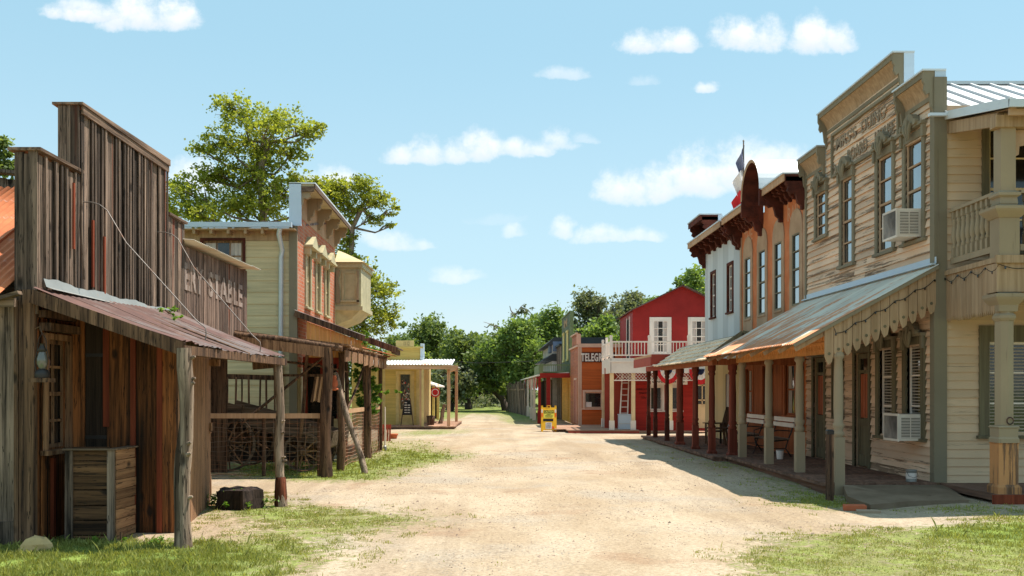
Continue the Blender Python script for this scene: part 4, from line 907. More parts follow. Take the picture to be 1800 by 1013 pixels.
# porch roof
W0, W1 = Vector((-5.33, 11.08, 2.74)), Vector((-5.48, 16.1, 2.88)); E0, E1 = Vector((-3.62, 11.0, 2.14)), Vector((-3.47, 15.25, 2.12))
m = MB(); nA, nB = 90, 8
vs = []
for i in range(nA + 1):
    for j in range(nB + 1):
        t, s = i / nA, j / nB; p = W0.lerp(W1, t).lerp(E0.lerp(E1, t), s)
        sag = -.05 * math.sin(math.pi * t) * s - .03 * math.sin(math.pi * s)
        if j == nB: p = p + Vector((random.uniform(-.03, .04), 0, 0))
        vs.append(p + Vector((0, 0, sag + .011 * math.sin(i * 2.1) + .008 * math.sin(t * 31) * s)))
q = nB + 1
fs = [(i * q + j, (i + 1) * q + j, (i + 1) * q + j + 1, i * q + j + 1) for i in range(nA) for j in range(nB)]
for i0 in range(0, nA, 10):
    r = random.random(); m.mesh([v_ + Vector((0, 0, .004 * ((i0 // 10) % 2))) for v_ in vs[i0 * q:(i0 + 11) * q]], [(i * q + j, (i + 1) * q + j, (i + 1) * q + j + 1, i * q + j + 1) for i in range(10) for j in range(nB)], 0, r, True)
pr1 = sh.part('porch_roof', m, RUSTD)
m = MB()
m.bar(W0 + Vector((-.02, .02, -.10)), E0 + Vector((-.02, .02, -.09)), .05, .15); m.bar(E0 + Vector((-.04, 0, -.10)), E1 + Vector((-.02, 0, -.10)), .09, .10)
for k in range(1, 7): t = k / 7; m.bar(W0.lerp(W1, t) - Vector((0, 0, .08)), E0.lerp(E1, t) - Vector((.0, 0, .08)), .06, .08)
m.bar((-3.55, 15.3, 2.02), (-3.95, 15.15, 1.98), .05, .16); sh.part('porch_beam', m, LOGD, pr1)
def logpost(t, base, top, r, mat, name='log_post', label=None, knots=4, n=10, foot=None):
    b, p = Vector(base), Vector(top); m = MB(); K = 12; pts = []; rr = []
    ox, oy = random.uniform(0, 6), random.uniform(0, 6)
    for i in range(K + 1):
        s = i / K; pts.append(b.lerp(p, s) + Vector((.018 * math.sin(s * 9 + ox), .018 * math.sin(s * 7 + oy), 0))); rr.append(r * (1.15 - .2 * s) * (1 + .09 * math.sin(s * 14 + ox)) * (1.15 if i == 0 else 1))
    m.tube(pts, rr, n, 0, .5, jit=.07)
    for k in range(knots):
        s = random.uniform(.25, .97); c = b.lerp(p, s); a = random.choice([-.6, -.3, .2, .5]) ; d = Vector((math.cos(a), -abs(math.sin(a)) , .3))
        m.tube([c + d * r * .7, c + d * (r + .04)], [r * .38, r * .16], 6, 0)
    o = t.part(name, m, mat, label=label)
    if foot: 
        m = MB(); m.tube([b.lerp(p, s) + Vector((.004, -.004, 0)) for s in (0, .1, .2, foot)], [r * 1.5, r * 1.4, r * 1.25, r * 1.08], n, 0, .5, jit=.05); t.part('rotten_foot', m, FOOTW, o)
    return o
logpost(sh, (-3.66, 11.05, -.3), (-3.62, 11.05, 2.06), .082, LOGW, knots=6, label='bleached knotty post at the near porch corner')
logpost(sh, (-3.46, 14.9, -.2), (-3.52, 15.0, 2.02), .066, LOGW, knots=4, foot=.22, label='thin post with a rotten red foot')
# brace pipes
for (x, y, Y, x2, y2, X2) in ((138, 355, 12.36, 361, 594, -3.68), (272, 408, 15.25, 457, 616, -3.66)):
    A = px(x, y, Y) + Vector((.10, 0, 0)); Y2 = X2 * F0 / (x2 - CX); Bq = px(x2, y2, Y2); m = MB()
    m.tube([A - Vector((.1, 0, 0)), A + Vector((.06, 0, -.005)), A + Vector((.16, 0, -.035)), A + Vector((.26, -.01, -.11)), A.lerp(Bq, .32) + Vector((.03, 0, .02)), A.lerp(Bq, .9) + Vector((.04, 0, .04)), Bq + Vector((.0, 0, .12)), Bq + Vector((.01, 0, .06)), Bq - Vector((0, 0, .03))], .0075, 8)
    sh.part('brace_pipe', m, PIPE)
m = MB(); m.tube([FL(12.22, .14, 2.95), FL(12.18, .12, 3.6), FL(12.20, .13, 4.38)], [.016, .02, .013], 6); sh.part('pole', m, GREYW)

# the stable with painted letters
st = T('livery_stable', 'brown narrow board stable wall with worn white letters and a pale tin roof edge', 'building', FL(16.6, 0, 0))
m = MB(); boards(m, FL, 16.62, 21.0, 2.35, 4.05, w=.085, th=.02, top=lambda a: 4.0 + .022 * (a - 16.6), jz=.0, jp=.016, wj=.3, gap=.010); m.box(FL, 16.62, 21, -.05, -.004, 2.35, 3.95); m.box(FL, 20.92, 21.0, -3.5, -.05, 2.35, 4.0); m.box(FL, 16.6, 21, -3.6, -3.5, -.3, 4)
st.part('wall', m, HAYW)
m = MB(); boards(m, FX(20.9), -8.9, FL(20.9, -.35, 0)[0], -.2, 2.3, w=.16, th=.03); st.part('lower_boards', m, LOGD)  # dark boards added in place of the stable's shaded inside
m = MB(); corr(m, FL(16.5, -3.6, 4.35), Vector(FL(21.25, -3.6, 4.42)) - Vector(FL(16.5, -3.6, 4.35)), (3.85, 0, -.27), pitch=.1, amp=.01); st.part('roof', m, ROOFM)
m = MB(); m.box(FL, 16.6, 16.75, -.2, -.05, -.3, 2.5); m.box(FL, 16.6, 21, -3.5, -3.42, -.3, 2.4); st.part('dark_interior', m, DARK)  # near-black sheets added so the inside of the stable reads unlit
lb = st.part('lettered_strip', (lambda q: (q.box(FL, 16.7, 20.9, .0, .012, 3.17, 3.2), q)[1])(MB()), HAYW)
fit(st, "ERY", FL, 16.62, 17.72, .038, 3.27, .46, LETW, 1, lb, off=.03); fit(st, "STABLE", FL, 18.02, 20.55, .038, 3.29, .46, LETW, 1, lb, off=.03)

# pole shelter beyond
ps = T('pole_shelter', 'rough pole and plank shelter sagging over the old wagon', 'shelter', (-4.6, 20, 0))
m = MB(); 
for k in range(34):
    a = 20.0 + k * .30; w = .28; 
    if a > 27.0: break
    m.prism([FL(a, -.1, 2.80 + random.uniform(-.015, .015)), FL(a + w, -.1, 2.8), (-3.36 + random.uniform(-.12, .12), a + w, 2.50), (-3.36 + random.uniform(-.1, .1), a, 2.49 + random.uniform(-.02, .02))], (0, 0, -.03))
ps.part('plank_roof', m, TANW)
m = MB(); m.tube([FL(19.95, -.3, 2.74), (-4.6, 19.93, 2.60), (-3.4, 19.95, 2.42)], [.06, .065, .055], 8, jit=.06); m.tube([FL(20.05, -.6, 2.62), (-4.7, 20.03, 2.50), (-3.7, 20.05, 2.36)], [.05, .06, .05], 8, jit=.06); m.bar((-3.5, 19.9, 2.44), (-3.45, 27.2, 2.44), .08, .12); m.bar((-5.5, 20.2, 2.66), (-5.5, 27.2, 2.66), .1, .12); ps.part('beam', m, LOGD)
m = MB(); m.prism([(-5.4, 19.86, 2.66), (-3.62, 19.86, 2.44), (-3.62, 19.86, 2.22), (-5.4, 19.86, 2.48)], (0, .025, 0)); 
for k in range(8): a = 20.2 + k * .85; m.prism([(-3.40, a, 2.40), (-3.40, a + .7, 2.40), (-3.40, a + .68, 2.18 + random.uniform(-.05, .03)), (-3.40, a, 2.16 + random.uniform(-.04, .04))], (.02, 0, 0))
ps.part('fascia', m, TANW)
for b, t_, r in (((-3.76, 20.0, -.25), (-3.72, 20.0, 2.42), .105), ((-3.68, 21.4, -.25), (-3.72, 21.4, 2.40), .075), ((-3.7, 25.4, -.2), (-3.7, 25.4, 2.4), .10)): logpost(ps, b, (t_[0] + random.uniform(-.09, .09), t_[1] + random.uniform(-.1, .1), t_[2]), r, LOGD, knots=2)
logpost(ps, (-3.05, 20.8, -.2), (-3.78, 21.2, 1.95), .055, LOGW, name='leaning_pole', knots=3)
for P in (((-5.6, 20.6, .9), (-3.9, 21.0, 2.35), .03), ((-4.9, 20.4, 2.2), (-3.7, 22.6, 2.0), .025), ((-4.6, 21.2, -.1), (-4.3, 20.9, 2.4), .04), ((-3.72, 22.4, 1.1), (-3.66, 24.8, 2.3), .03), ((-3.9, 23.2, -.1), (-3.85, 23.1, 2.3), .05)):
    m = MB(); m.tube([P[0], Vector(P[0]).lerp(Vector(P[1]), .5) + Vector((.04, 0, .03)), P[1]], [P[2], P[2] * 1.1, P[2] * .8], 7, jit=.1); ps.part('brace_pole', m, LOGD)
# tin patch on the far corner
m = MB(); corr(m, (-3.85, 25.6, 2.68), (0, 1.9, 0), (.66, 0, -.16), pitch=.1, amp=.012); ps.part('tin_sheet', m, RUSTO)
# wire fence
def wirefence(label, P, Q, z0, z1, gap=.16, gz=.095, r=.0045, rails=True):
    P, Q = Vector(P), Vector(Q); t = T('wire_fence', label, 'fence', P, 'rusty wire fences under the pole shelter'); L = (Q - P).length; m = MB(); d = (Q - P).normalized()
    z = z0
    while z < z1: 
        pts = [P.lerp(Q, k / 12) + Vector((0, 0, z + .018 * math.sin(k * 1.7 + z * 9))) for k in range(13)]; m.tube(pts, r, 4, cap=False); z += gz
    n = int(L / gap)
    for k in range(n + 1): c = P.lerp(Q, k / n); m.tube([c + Vector((0, 0, z0)), c + Vector((.01, 0, (z0 + z1) / 2)), c + Vector((0, 0, z1))], r, 4, cap=False)
    t.part('wire_mesh', m, WIREM)
    m = MB(); m.bar(P + Vector((0, -.04, z1 + .02)), Q + Vector((0, -.04, z1 + .02)), .04, .10); t.part('top_rail', m, TANB)
    for k in range(3):
        c = P.lerp(Q, k / 2); m = MB(); m.tube([c + Vector((-.05, .05, GZ - .1)), c + Vector((-.05, .05, z1 + .06))], [.04, .035], 7, jit=.05); t.part('fence_post', m, LOGD)
wirefence('rusty wire fence with a pale top rail in front of the wagon', (-6.1, 20.12, 0), (-3.86, 20.12, 0), -.12, 1.05, r=.003)
wirefence('rusty wire fence running back along the grass beside the leaning pole', (-3.80, 22.6, 0), (-3.72, 28.4, 0), -.12, 1.08, r=.008, gz=.085)
# wagon
wg = T('farm_wagon', 'old grey farm wagon with spoked wheels and a tilted bed under the shelter', 'wagon', (-5.2, 21.6, GZ))
m = MB(); P_, Q_ = Vector((-6.35, 21.45, 1.02)), Vector((-3.95, 21.45, .36)); U_ = Vector((0, 1.2, 0)); H_ = Vector((.08, 0, .34))
m.prism([P_, Q_, Q_ + H_, P_ + H_], (0, .03, 0)); m.prism([P_ + U_, Q_ + U_, Q_ + U_ + H_, P_ + U_ + H_], (0, .03, 0)); slab(m, P_, Q_ - P_, U_, .04); m.prism([Q_, Q_ + U_, Q_ + U_ + H_, Q_ + H_], (.03, 0, 0))
for k in (.2, .5, .8): c = P_.lerp(Q_, k); m.bar(c + Vector((0, -.02, -.03)), c + H_ * 1.1 + Vector((0, -.02, 0)), .05, .03)
wg.part('bed', m, GREYX)
m = MB(); m.bar((-6.06, 21.2, .43), (-6.06, 22.9, .43), .09); m.bar((-4.45, 21.2, .27), (-4.45, 22.9, .27), .09); m.bar((-6.06, 22.0, .62), (-4.1, 22.0, .30), .08); m.bar((-4.3, 22, .28), (-3.95, 21.7, -.05), .07); m.bar((-6.06, 22, .43), (-6.06, 22, .95), .1); wg.part('running_gear', m, LOGD)
def wheel(t, c, r, ns, name='wheel'):
    c = Vector(c); rim = MB(); K = 28
    for j in range(K):
        a0, a1 = 2 * math.pi * j / K, 2 * math.pi * (j + 1) / K; f = lambda q, a, y: c + Vector((q * math.cos(a), y, q * math.sin(a)))
        rim.mesh([f(r, a0, -.03), f(r, a1, -.03), f(r, a1, .03), f(r, a0, .03), f(r - .05, a0, -.03), f(r - .05, a1, -.03), f(r - .05, a1, .03), f(r - .05, a0, .03)], [(0, 1, 2, 3), (4, 5, 6, 7), (0, 1, 5, 4), (3, 2, 6, 7)], 0, .5)
    o = t.part(name, rim, GREYX)
    for j in range(ns):
        a = 2 * math.pi * j / ns + .1; m = MB(); m.tube([c + Vector((.06 * math.cos(a), 0, .06 * math.sin(a))), c + Vector(((r - .04) * math.cos(a), 0, (r - .04) * math.sin(a)))], [.022, .014], 6); t.part('spoke', m, TANW, o)
    m = MB(); m.tube([c - Vector((0, .11, 0)), c - Vector((0, .02, 0)), c + Vector((0, .12, 0))], [.055, .085, .07], 10); t.part('hub', m, LOGD, o)
wheel(wg, (-6.06, 21.2, .45), .60, 12); wheel(wg, (-6.06, 22.9, .45), .60, 12); wheel(wg, (-4.45, 21.2, .27), .42, 10); wheel(wg, (-4.45, 22.9, .27), .42, 10)
# dark picket railing and hung things behind
t = T('picket_railing', 'dark broken picket railing behind the wagon', 'railing', (-7, 24, 0))
m = MB(); m.bar((-8.2, 24, 1.95), (-5.6, 24, 1.88), .07, .12); m.bar((-8.2, 24, .95), (-5.4, 24, .95), .06, .08); t.part('rail', m, LOGD)
m = MB(); boards(m, FX(24.05), -8.4, -4.3, -.2, .98, w=.2, th=.03); t.part('shade_skirt', m, wood('shade_skirt_boards', (.010, .008, .006), (.045, .03, .022), 'z'))  # dark skirt boards added to stand in for deep shade behind the wagon
for k in range(13):
    m = MB(); x = -8.0 + k * .19 + random.uniform(-.03, .03); m.bar((x, 23.96, .2), (x + random.uniform(-.04, .04), 23.96, 1.9), random.uniform(.04, .09), .03); t.part('picket', m, LOGD)
t = T('striped_blanket', 'striped tan and black blanket hung from the shelter beam', 'blanket', (-4.05, 21, 1.8))
m = MB()
for k in range(7): m.prism([(-4.16 + k * .045, 21, 1.87), (-4.12 + k * .045, 21, 1.87), (-4.16 + k * .048 - .05, 21.05, 1.32 + .06 * math.sin(k)), (-4.21 + k * .048 - .05, 21.05, 1.34)], (0, .02, 0), k % 2)
t.part('cloth', m, [LOGD, TANB]); m = MB(); m.bar((-4.9, 21.02, 1.9), (-3.75, 21.02, 1.9), .05); t.part('hanging_rail', m, LOGD)
t = T('hanging_lantern', 'small rusty red lantern hung on the shelter post', 'lantern', (-3.66, 20.4, 1.65))
m = MB(); m.lathe((-3.66, 20.5, 1.58), [(.03, 0), (.09, .02), (.085, .04), (.05, .06), (.075, .12), (.07, .2), (.04, .24), (.06, .26), (.03, .31)], 10); t.part('body', m, TERRA)
m = MB(); m.tube([(-3.72, 20.5, 1.7), (-3.72, 20.5, 1.93), (-3.66, 20.5, 2.0), (-3.6, 20.5, 1.93), (-3.6, 20.5, 1.7)], .006, 5); t.part('bail', m, IRON)

# ------------------------------------------------------------------ sage building with brick front
sg = T('brick_front_building', 'two storey building with sage side wall, faded red brick front and a sage oriel', 'building', FL(26.5, 0, 0))
G = FX(26.5); sx = FL(26.5, 0, 0)[0]; wo = [(-8.22, -7.16, 4.35, 5.56)]
m = MB(); holes(m, G, -13, sx - .02, -.2, 5.86, -.12, -.002, wo, 1); siding(m, G, -13, sx - .06, -.15, 5.55, wo, h=.31, pr=.022, joints=2.6); sg.part('side_wall', m, [SAGE, SAGET])
m = MB(); m.box(G, -13, sx - .1, .001, .03, 5.56, 5.80); m.box(G, sx - .10, sx + .01, .001, .04, -.2, 5.8, 1); m.box(G, -13, sx + .05, .03, .35, 5.80, 5.84)
for k in range(16): m.box(G, -12.9 + k * .45, -12.83 + k * .45, .031, .34, 5.70, 5.80)
sg.part('frieze', m, [FASC, GALVB])
m = MB(); m.box(G, -13, sx - .02, .30, .44, 5.86, 5.99); sg.part('gutter', m, GALVB)
m = MB(); m.tube([px(492, 402, 26.1), px(490, 412, 26.15), px(496, 440, 26.38), px(494, 452, 26.4), px(493, 740, 26.4)], .065, 4); sg.part('downspout', m, GALV)
m = MB(); slab(m, (-13, 26.1, 5.92), (7.2, 0, 0), (0, 5, .9), .06); sg.part('roof', m, RUSTD)
window(sg, G, *wo[0], DKBR, GLASSD, case=.07, rows=3, cols=3, fill=CURT, sashm=TANW, proud=.05)
bw = [(27.95, 28.6, 3.95, 5.42), (29.6, 30.25, 3.95, 5.42), (31.25, 31.9, 3.95, 5.42)]
m = MB(); holes(m, FL, 26.5, 33.4, 2.2, 6.3, -.14, 0, bw, 0); sg.part('brick_wall', m, BRICK)
m = MB(); m.box(FL, 26.5, 33.4, -.14, .0, -.2, 2.2, 0); m.box(FL, 33.4, 36.4, -.14, 0, -.2, 6.0, 0); m.box(FL, 26.5, 33.4, -.14, .015, 6.3, 7.0, 1); m.box(FL, 36.3, 36.4, -7, -.14, -.2, 6, 0); m.box(FL, 26.6, 36.2, -7, -6.9, 0, 6); sg.part('plain_wall', m, [SAGET, TANS])
m = MB(); m.box(FL, 26.44, 26.54, -.16, .05, -.2, 6.3, 0); m.box(FL, 26.42, 26.5, -.16, .16, 5.95, 7.08, 1); sg.part('corner_board', m, [TRIMG, GALVB])
m = MB(); m.box(FL, 26.42, 33.4, -.16, .54, 7.06, 7.10, 1); m.box(FL, 26.44, 33.38, .50, .54, 6.94, 7.058, 2); m.box(FL, 26.46, 33.36, .016, .50, 7.0, 7.058, 0); m.box(FL, 26.44, 26.48, .0, .499, 6.86, 6.998, 2); cn = sg.part('cornice', m, [SAGET, GALV, GREYY])
for k in range(5):
    b = MB(); bracket(b, FL, 26.5 + k * 1.68, .14, .42, 6.999, .62); sg.part('bracket', b, TRIMP, cn)
for o in bw:
    w = window(sg, FL, *o, SAGET, GLASSD, case=.12, rows=2, cols=1, sashm=SAGE, proud=.05, top_case=.16, fill=CURT)
    c = (o[0] + o[1]) / 2; q = MB(); zt = o[3] + .18
    q.prism([FL(c - .58, .0, zt), FL(c + .58, 0, zt), FL(c, 0, zt + .34)], (.24, 0, 0)); q.box(FL, c - .55, c - .38, .0, .18, zt - .22, zt); q.box(FL, c + .38, c + .55, 0, .18, zt - .22, zt); q.box(FL, c - .62, c + .62, 0, .26, zt - .03, zt + .03); sg.part('pediment', q, SAGET, w)
m = MB(); X0 = FL(33.5, 0, 0)[0]; m.box(I3, X0, X0 + .86, 33.5, 35.8, 4.30, 5.85); m.box(I3, X0, X0 + .92, 33.42, 35.86, 5.70, 5.86); m.box(I3, X0, X0 + .92, 33.44, 35.84, 4.26, 4.40); m.prism([(X0, 33.55, 4.26), (X0 + .8, 33.55, 4.26), (X0 + .5, 33.75, 4.0), (X0, 33.75, 3.8)], (0, 2.1, 0)); ori = sg.part('oriel', m, SAGET)
G2 = FX(33.5); window(sg, G2, X0 + .30, X0 + .68, 4.62, 5.5, SAGET, CURT, case=.08, rows=2, proud=.03)
m = MB(); m.mesh([(X0, 33.3, 5.87), (X0 + 1.0, 33.3, 5.87), (X0 + 1.0, 36, 5.87), (X0, 36, 5.87), (X0, 34, 6.35), (X0 + .15, 34.3, 6.32), (X0 + .15, 35.2, 6.32), (X0, 35.4, 6.35)], [(0, 1, 5, 4), (1, 2, 6, 5), (2, 3, 7, 6), (0, 1, 2, 3), (4, 5, 6, 7)]); sg.part('oriel_roof', m, SAGE, ori)
m = MB(); m.prism([(X0 + .03, 33.49, 4.5), (X0 + .16, 33.49, 4.5), (X0 + .16, 33.49, 4.9), (X0 + .10, 33.49, 5.3), (X0 + .16, 33.49, 5.6), (X0 + .03, 33.49, 5.6)], (0, -.06, 0)); m.prism([(X0 + .80, 33.49, 4.5), (X0 + .72, 33.49, 4.5), (X0 + .72, 33.49, 4.9), (X0 + .77, 33.49, 5.3), (X0 + .72, 33.49, 5.6), (X0 + .80, 33.49, 5.6)], (0, -.06, 0)); sg.part('scroll_trim', m, TRIMP, ori)
# its porch
m = MB(); O = Vector(FL(26.35, 0, 3.70)); corr(m, O, Vector(FL(28.2, 0, 3.7)) - O, (2.72, 0, -1.0), pitch=.12, amp=.02); prf = sg.part('porch_roof', m, RUSTD)
m = MB(); m.bar(FL(26.36, 0, 3.62), FL(26.36, 2.72, 2.63), .05, .16); m.bar(FL(26.4, 2.6, 2.63), FL(28.2, 2.6, 2.63), .08, .14); sg.part('rake_board', m, LOGD, prf)
m = MB(); boards(m, FX(26.48), sx + .3, sx + 1.9, 2.5, 3.5, w=.1, th=.02, top=lambda a: 3.52 - .36 * (a - sx), jz=0, bot=lambda a: 2.45); sg.part('gable_boards', m, FASO, prf)
m = MB(); m.box(FL, 26.6, 28.6, .02, 1.5, -.12, .02); sg.part('porch_floor', m, DECK)
for a in (28.0,): m = MB(); m.lathe(FL(a, 2.1, 0), [(.05, -.1), (.05, 2.7)], 4, sq=True); sg.part('porch_post', m, LOGD)
m = MB(); m.box(FX(27.4), sx + .02, sx + 1.1, 0, .06, .0, .8, 0); m.box(FX(27.4), sx + .02, sx + .14, .0, .07, .8, 2.5, 1); m.box(FX(27.4), sx + .5, sx + .58, .0, .07, .8, 2.5, 1); m.box(FX(27.4), sx + .95, sx + 1.1, .0, .07, .8, 2.5, 1); m.box(FX(27.4), sx + .14, sx + .95, .0, .065, 2.3, 2.5, 1); m.box(FX(27.4), sx + .14, sx + .95, .02, .03, .8, 2.3, 2); sg.part('shop_window', m, [SAGE, REDF, GLASSD])

# ------------------------------------------------------------------ yellow store
ys = T('yellow_store', 'small yellow shop with tin roofed corner porch on timber posts at the street bend', 'building', (-5, 46, 0))
yo = [(-5.22, -4.66, .0, 2.3)]
m = MB(); holes(m, FX(46), -7.4, -4.25, -.1, 2.9, -.1, 0, yo, 1); siding(m, FX(46), -7.4, -4.28, -.03, 2.75, [(-5.36, -4.52, 0, 2.45)], h=.13, pr=.02)
m.box(I3, -4.25, -4.24, 46, 52, -.1, 2.9, 1); m.box(I3, -7.4, -7.3, 46.1, 52, -.1, 2.9, 1); m.box(I3, -7.4, -4.25, 51.9, 52, -.1, 2.9, 1); ys.part('wall', m, [YELS, YELP])
m = MB(); siding(m, FX(45.95), -5.75, -4.18, 2.75, 3.5, [], h=.2, pr=.03); m.box(FX(45.95), -5.78, -4.1, .03, .12, 3.5, 3.58); ys.part('false_front', m, YELS)
m = MB(); m.box(FX(45.9), -5.35, -4.52, .0, .05, 3.58, 3.86); ysn = ys.part('sign_board', m, YELP); fit(ys, "1112", FX(45.9), -4.98, -4.72, .052, 3.63, .18, TRIMD, 1, ysn)
m = MB(); m.box(FX(46), -4.22, -4.06, -.2, .15, 3.05, 3.72); m.tube([(-4.14, 45.8, 2.75), (-4.14, 45.8, 3.1)], .09, 8); ys.part('vent_box', m, GALVB)
m = MB(); a, b, z0, z1 = yo[0]; m.box(FX(46), a - .14, a, .0, .04, 0, 2.45); m.box(FX(46), b, b + .14, 0, .04, 0, 2.45); m.box(FX(46), a, b, 0, .038, 2.3, 2.45); m.box(FX(46), a, a + .06, -.05, -.02, 0, 2.3); m.box(FX(46), b - .06, b, -.05, -.02, 0, 2.3); m.box(FX(46), a + .06, b - .06, -.05, -.02, 0, .7); d = ys.part('door', m, YELP)
m = MB(); m.box(FX(46), a + .06, b - .06, -.045, -.035, .7, 2.3); ys.part('pane', m, GLASSD, d)
m = MB()
for k in range(60): x, z = random.uniform(a + .08, b - .12), random.uniform(.75, 2.0); m.box(FX(46), x, x + .05, -.034, -.030, z, z + random.uniform(.03, .09), random.randrange(4))
ys.part('hung_trinkets', m, [WHC, REDC, TANB, BLC], d)
m = MB(); m.box(FX(46), -5.95, -5.85, 0, .03, 0, 2.6); m.box(FX(46), -4.42, -4.26, 0, .035, 0, 2.7); m.box(FX(46), -6.3, -6.2, 0, .03, 0, 2.6); ys.part('corner_board', m, YELP)
m = MB(); O = Vector((-6.4, 44.0, 2.70)); corr(m, O, (3.75, 0, 0), (0, 2.2, .30), pitch=.14, amp=.016); corr(m, (-4.2, 46.2, 3.0), (0, 5, 0), (1.55, 0, -.3), pitch=.14, amp=.016); ys.part('porch_roof', m, metal('mixed_tin', (.62, .64, .62), (.78, .80, .78), rust=(.50, .13, .06), rust_t=.57, axis='n', mult=.22, metallic=.15))
m = MB(); m.box(I3, -6.4, -2.75, 43.98, 44.06, 2.50, 2.67); m.box(I3, -2.83, -2.75, 44.06, 51, 2.50, 2.67); m.prism([(-2.75, 43.98, 2.68), (-2.42, 43.98, 2.66), (-2.5, 43.98, 2.48), (-2.75, 43.98, 2.38)], (0, .9, 0)); ys.part('porch_beam', m, TANBX)
for x, y in ((-4.02, 44.1), (-2.82, 44.3), (-2.82, 50.5)): m = MB(); m.lathe((x, y, 0), [(.07, -.03), (.07, 2.5)], 4, sq=True); ys.part('porch_post', m, TANB)
m = MB(); m.box(I3, -4.00, -3.90, 44.0, 44.10, -.03, 2.5); ys.part('porch_post', m, YELP)
m = MB(); a = -6.3
while a < -2.6: m.box(I3, a, a + .13, 43.9, 46, -.07, -.025); a += .14
m.box(I3, -4.2, -2.6, 46, 51.5, -.07, -.025); m.box(I3, -6.3, -2.6, 43.93, 51.4, -.2, -.075, 1); ys.part('porch_floor', m, [DECKX, DECK])
t = T('chalk_easel', 'black chalkboard sandwich easel on the yellow shop porch', 'sign', (-5, 45, 0))
m = MB(); m.prism([(-4.93, 44.85, .45), (-4.50, 44.85, .45), (-4.58, 45.0, 1.12), (-4.88, 45.0, 1.12)], (0, .02, 0)); t.part('board', m, BLK)
for x0, x1 in ((-5.0, -4.86), (-4.44, -4.60)): m = MB(); m.bar((x0, 44.8, -.02), (x1, 45.02, 1.2), .03); t.part('leg', m, LOGD)
m = MB()
for k in range(9): z = .55 + (k // 2) * .11; x = -4.85 + (k % 2) * .14; m.box(FX(44.9 + (z - .45) * .20), x, x + .11, .045, .05, z, z + .035)
t.part('chalk_writing', m, WHC)
t = T('porch_planter', 'dark wooden barrel planter on the yellow shop porch', 'planter', (-3.5, 46, 0)); m = MB(); m.lathe((-3.72, 45.6, -.02), [(.15, 0), (.18, .2), (.2, .42), (.17, .42)], 12); t.part('tub', m, LOGD); m = MB(); m.lathe((-3.72, 45.6, .36), [(.16, 0), (.1, .05), (.0, .06)], 10); t.part('soil', m, STUMPM)
t = T('grey_stump_post', 'short grey leaning stump post by the porch end', 'post', (-3.2, 47, GZ)); logpost(t, (-3.45, 47.5, GZ), (-3.22, 47.5, .9), .09, LOGW, name='trunk', knots=2)
# second small store beyond
t = T('yellow_column_store', 'far small shop with pale yellow columns and white lean-to roof', 'building', (-5, 56, 0))
m = MB(); m.box(I3, -8, -5.1, 56, 62, -.1, 2.4); t.part('wall', m, REDF); m = MB(); m.prism([(-5.2, 55, 2.15), (-4.2, 55, 1.82), (-4.2, 55, 1.74), (-5.2, 55, 2.05)], (0, 7, 0)); t.part('roof', m, WHITE)
for x, y in ((-4.72, 55.3), (-4.45, 55.5), (-4.35, 57.5)): m = MB(); m.box(I3, x, x + .14, y, y + .14, GZ, 1.9); t.part('column', m, YELT)
m = MB(); m.box(I3, -5.0, -4.25, 57.8, 57.9, -.1, 1.7); t.part('dark_panel', m, DARK)  # dark panel standing under the lean-to
t = T('round_red_sign', 'round red and white sign hung at the far lean-to', 'sign', (-4.1, 54.9, 1.2)); m = MB(); c = px(765, 690, 54.9)
m.tube([c, c + Vector((0, .03, 0))], .27, 20); t.part('disc', m, REDC); m = MB(); K = 20
for j in range(K): a0, a1 = 2 * math.pi * j / K, 2 * math.pi * (j + 1) / K; m.mesh([c + Vector((q * math.cos(a), -.004, q * math.sin(a))) for q, a in ((.16, a0), (.16, a1), (.20, a1), (.20, a0))], [(0, 1, 2, 3)], 0, .5)
t.part('white_ring', m, WHC); m = MB(); m.tube([c + Vector((0, 0, .25)), c + Vector((0, 0, .42))], .012, 5); t.part('hanger', m, IRON)

# ------------------------------------------------------------------ right background: telegraph office, red house, far row
tg = T('telegraph_office', 'burnt orange clapboard office with pink trim and white TELEGRAPH lettering', 'building', (3.1, 46, 0))
TX = 3.10; FT = lambda a, p, z: (TX - .0257 * (a - 46) - p, a, z)
to_ = [(3.36, 4.15, .75, 1.48)]
m = MB(); holes(m, FX(46), TX, 5.6, -.1, 3.68, -.1, 0, to_, 1); siding(m, FX(46), TX + .1, 5.6, -.02, 3.55, [(to_[0][0] - .06, to_[0][1] + .06, to_[0][2] - .05, to_[0][3] + .05)], h=.135, pr=.02); tg.part('front_wall', m, [TELO, TELO])
m = MB(); m.box(FT, 46, 50.6, -.1, 0, -.1, 3.6, 0); siding(m, FT, 46.08, 50.55, -.05, 3.6, [(47.0, 48.3, -.1, 2.05)], h=.135, pr=.02); m.box(FT, 46.6, 49.6, -.08, .0, 3.6, 4.22, 0); siding(m, FT, 46.6, 49.6, 3.6, 4.2, [], h=.135, pr=.02); tg.part('street_wall', m, TELOY)
m = MB(); m.box(FX(46), TX - .03, TX + .12, .0, .035, -.1, 3.6); m.box(FX(46), TX - .05, 5.6, .021, .07, 3.55, 3.72); m.box(FT, 45.95, 46.1, .0, .035, -.1, 3.58); m.box(FT, 45.95, 50.6, -.0, .10, 3.58, 3.66); m.box(FX(46.6), TX - .08, TX + .12, .0, .05, 3.72, 4.2); m.box(FT, 46.55, 49.65, .0, .09, 4.2, 4.27); m.box(FT, 46.9, 47.0, .0, .04, 0, 2.1); m.box(FT, 48.3, 48.4, 0, .04, 0, 2.1); m.box(FT, 47.6, 47.68, 0, .035, 0, 2.05); m.box(FT, 46.9, 48.4, 0, .041, 2.05, 2.15); tg.part('trim', m, PINKT)
m = MB(); m.box(FT, 47.0, 48.3, -.02, .012, 0, 2.05); tg.part('side_door', m, REDF)
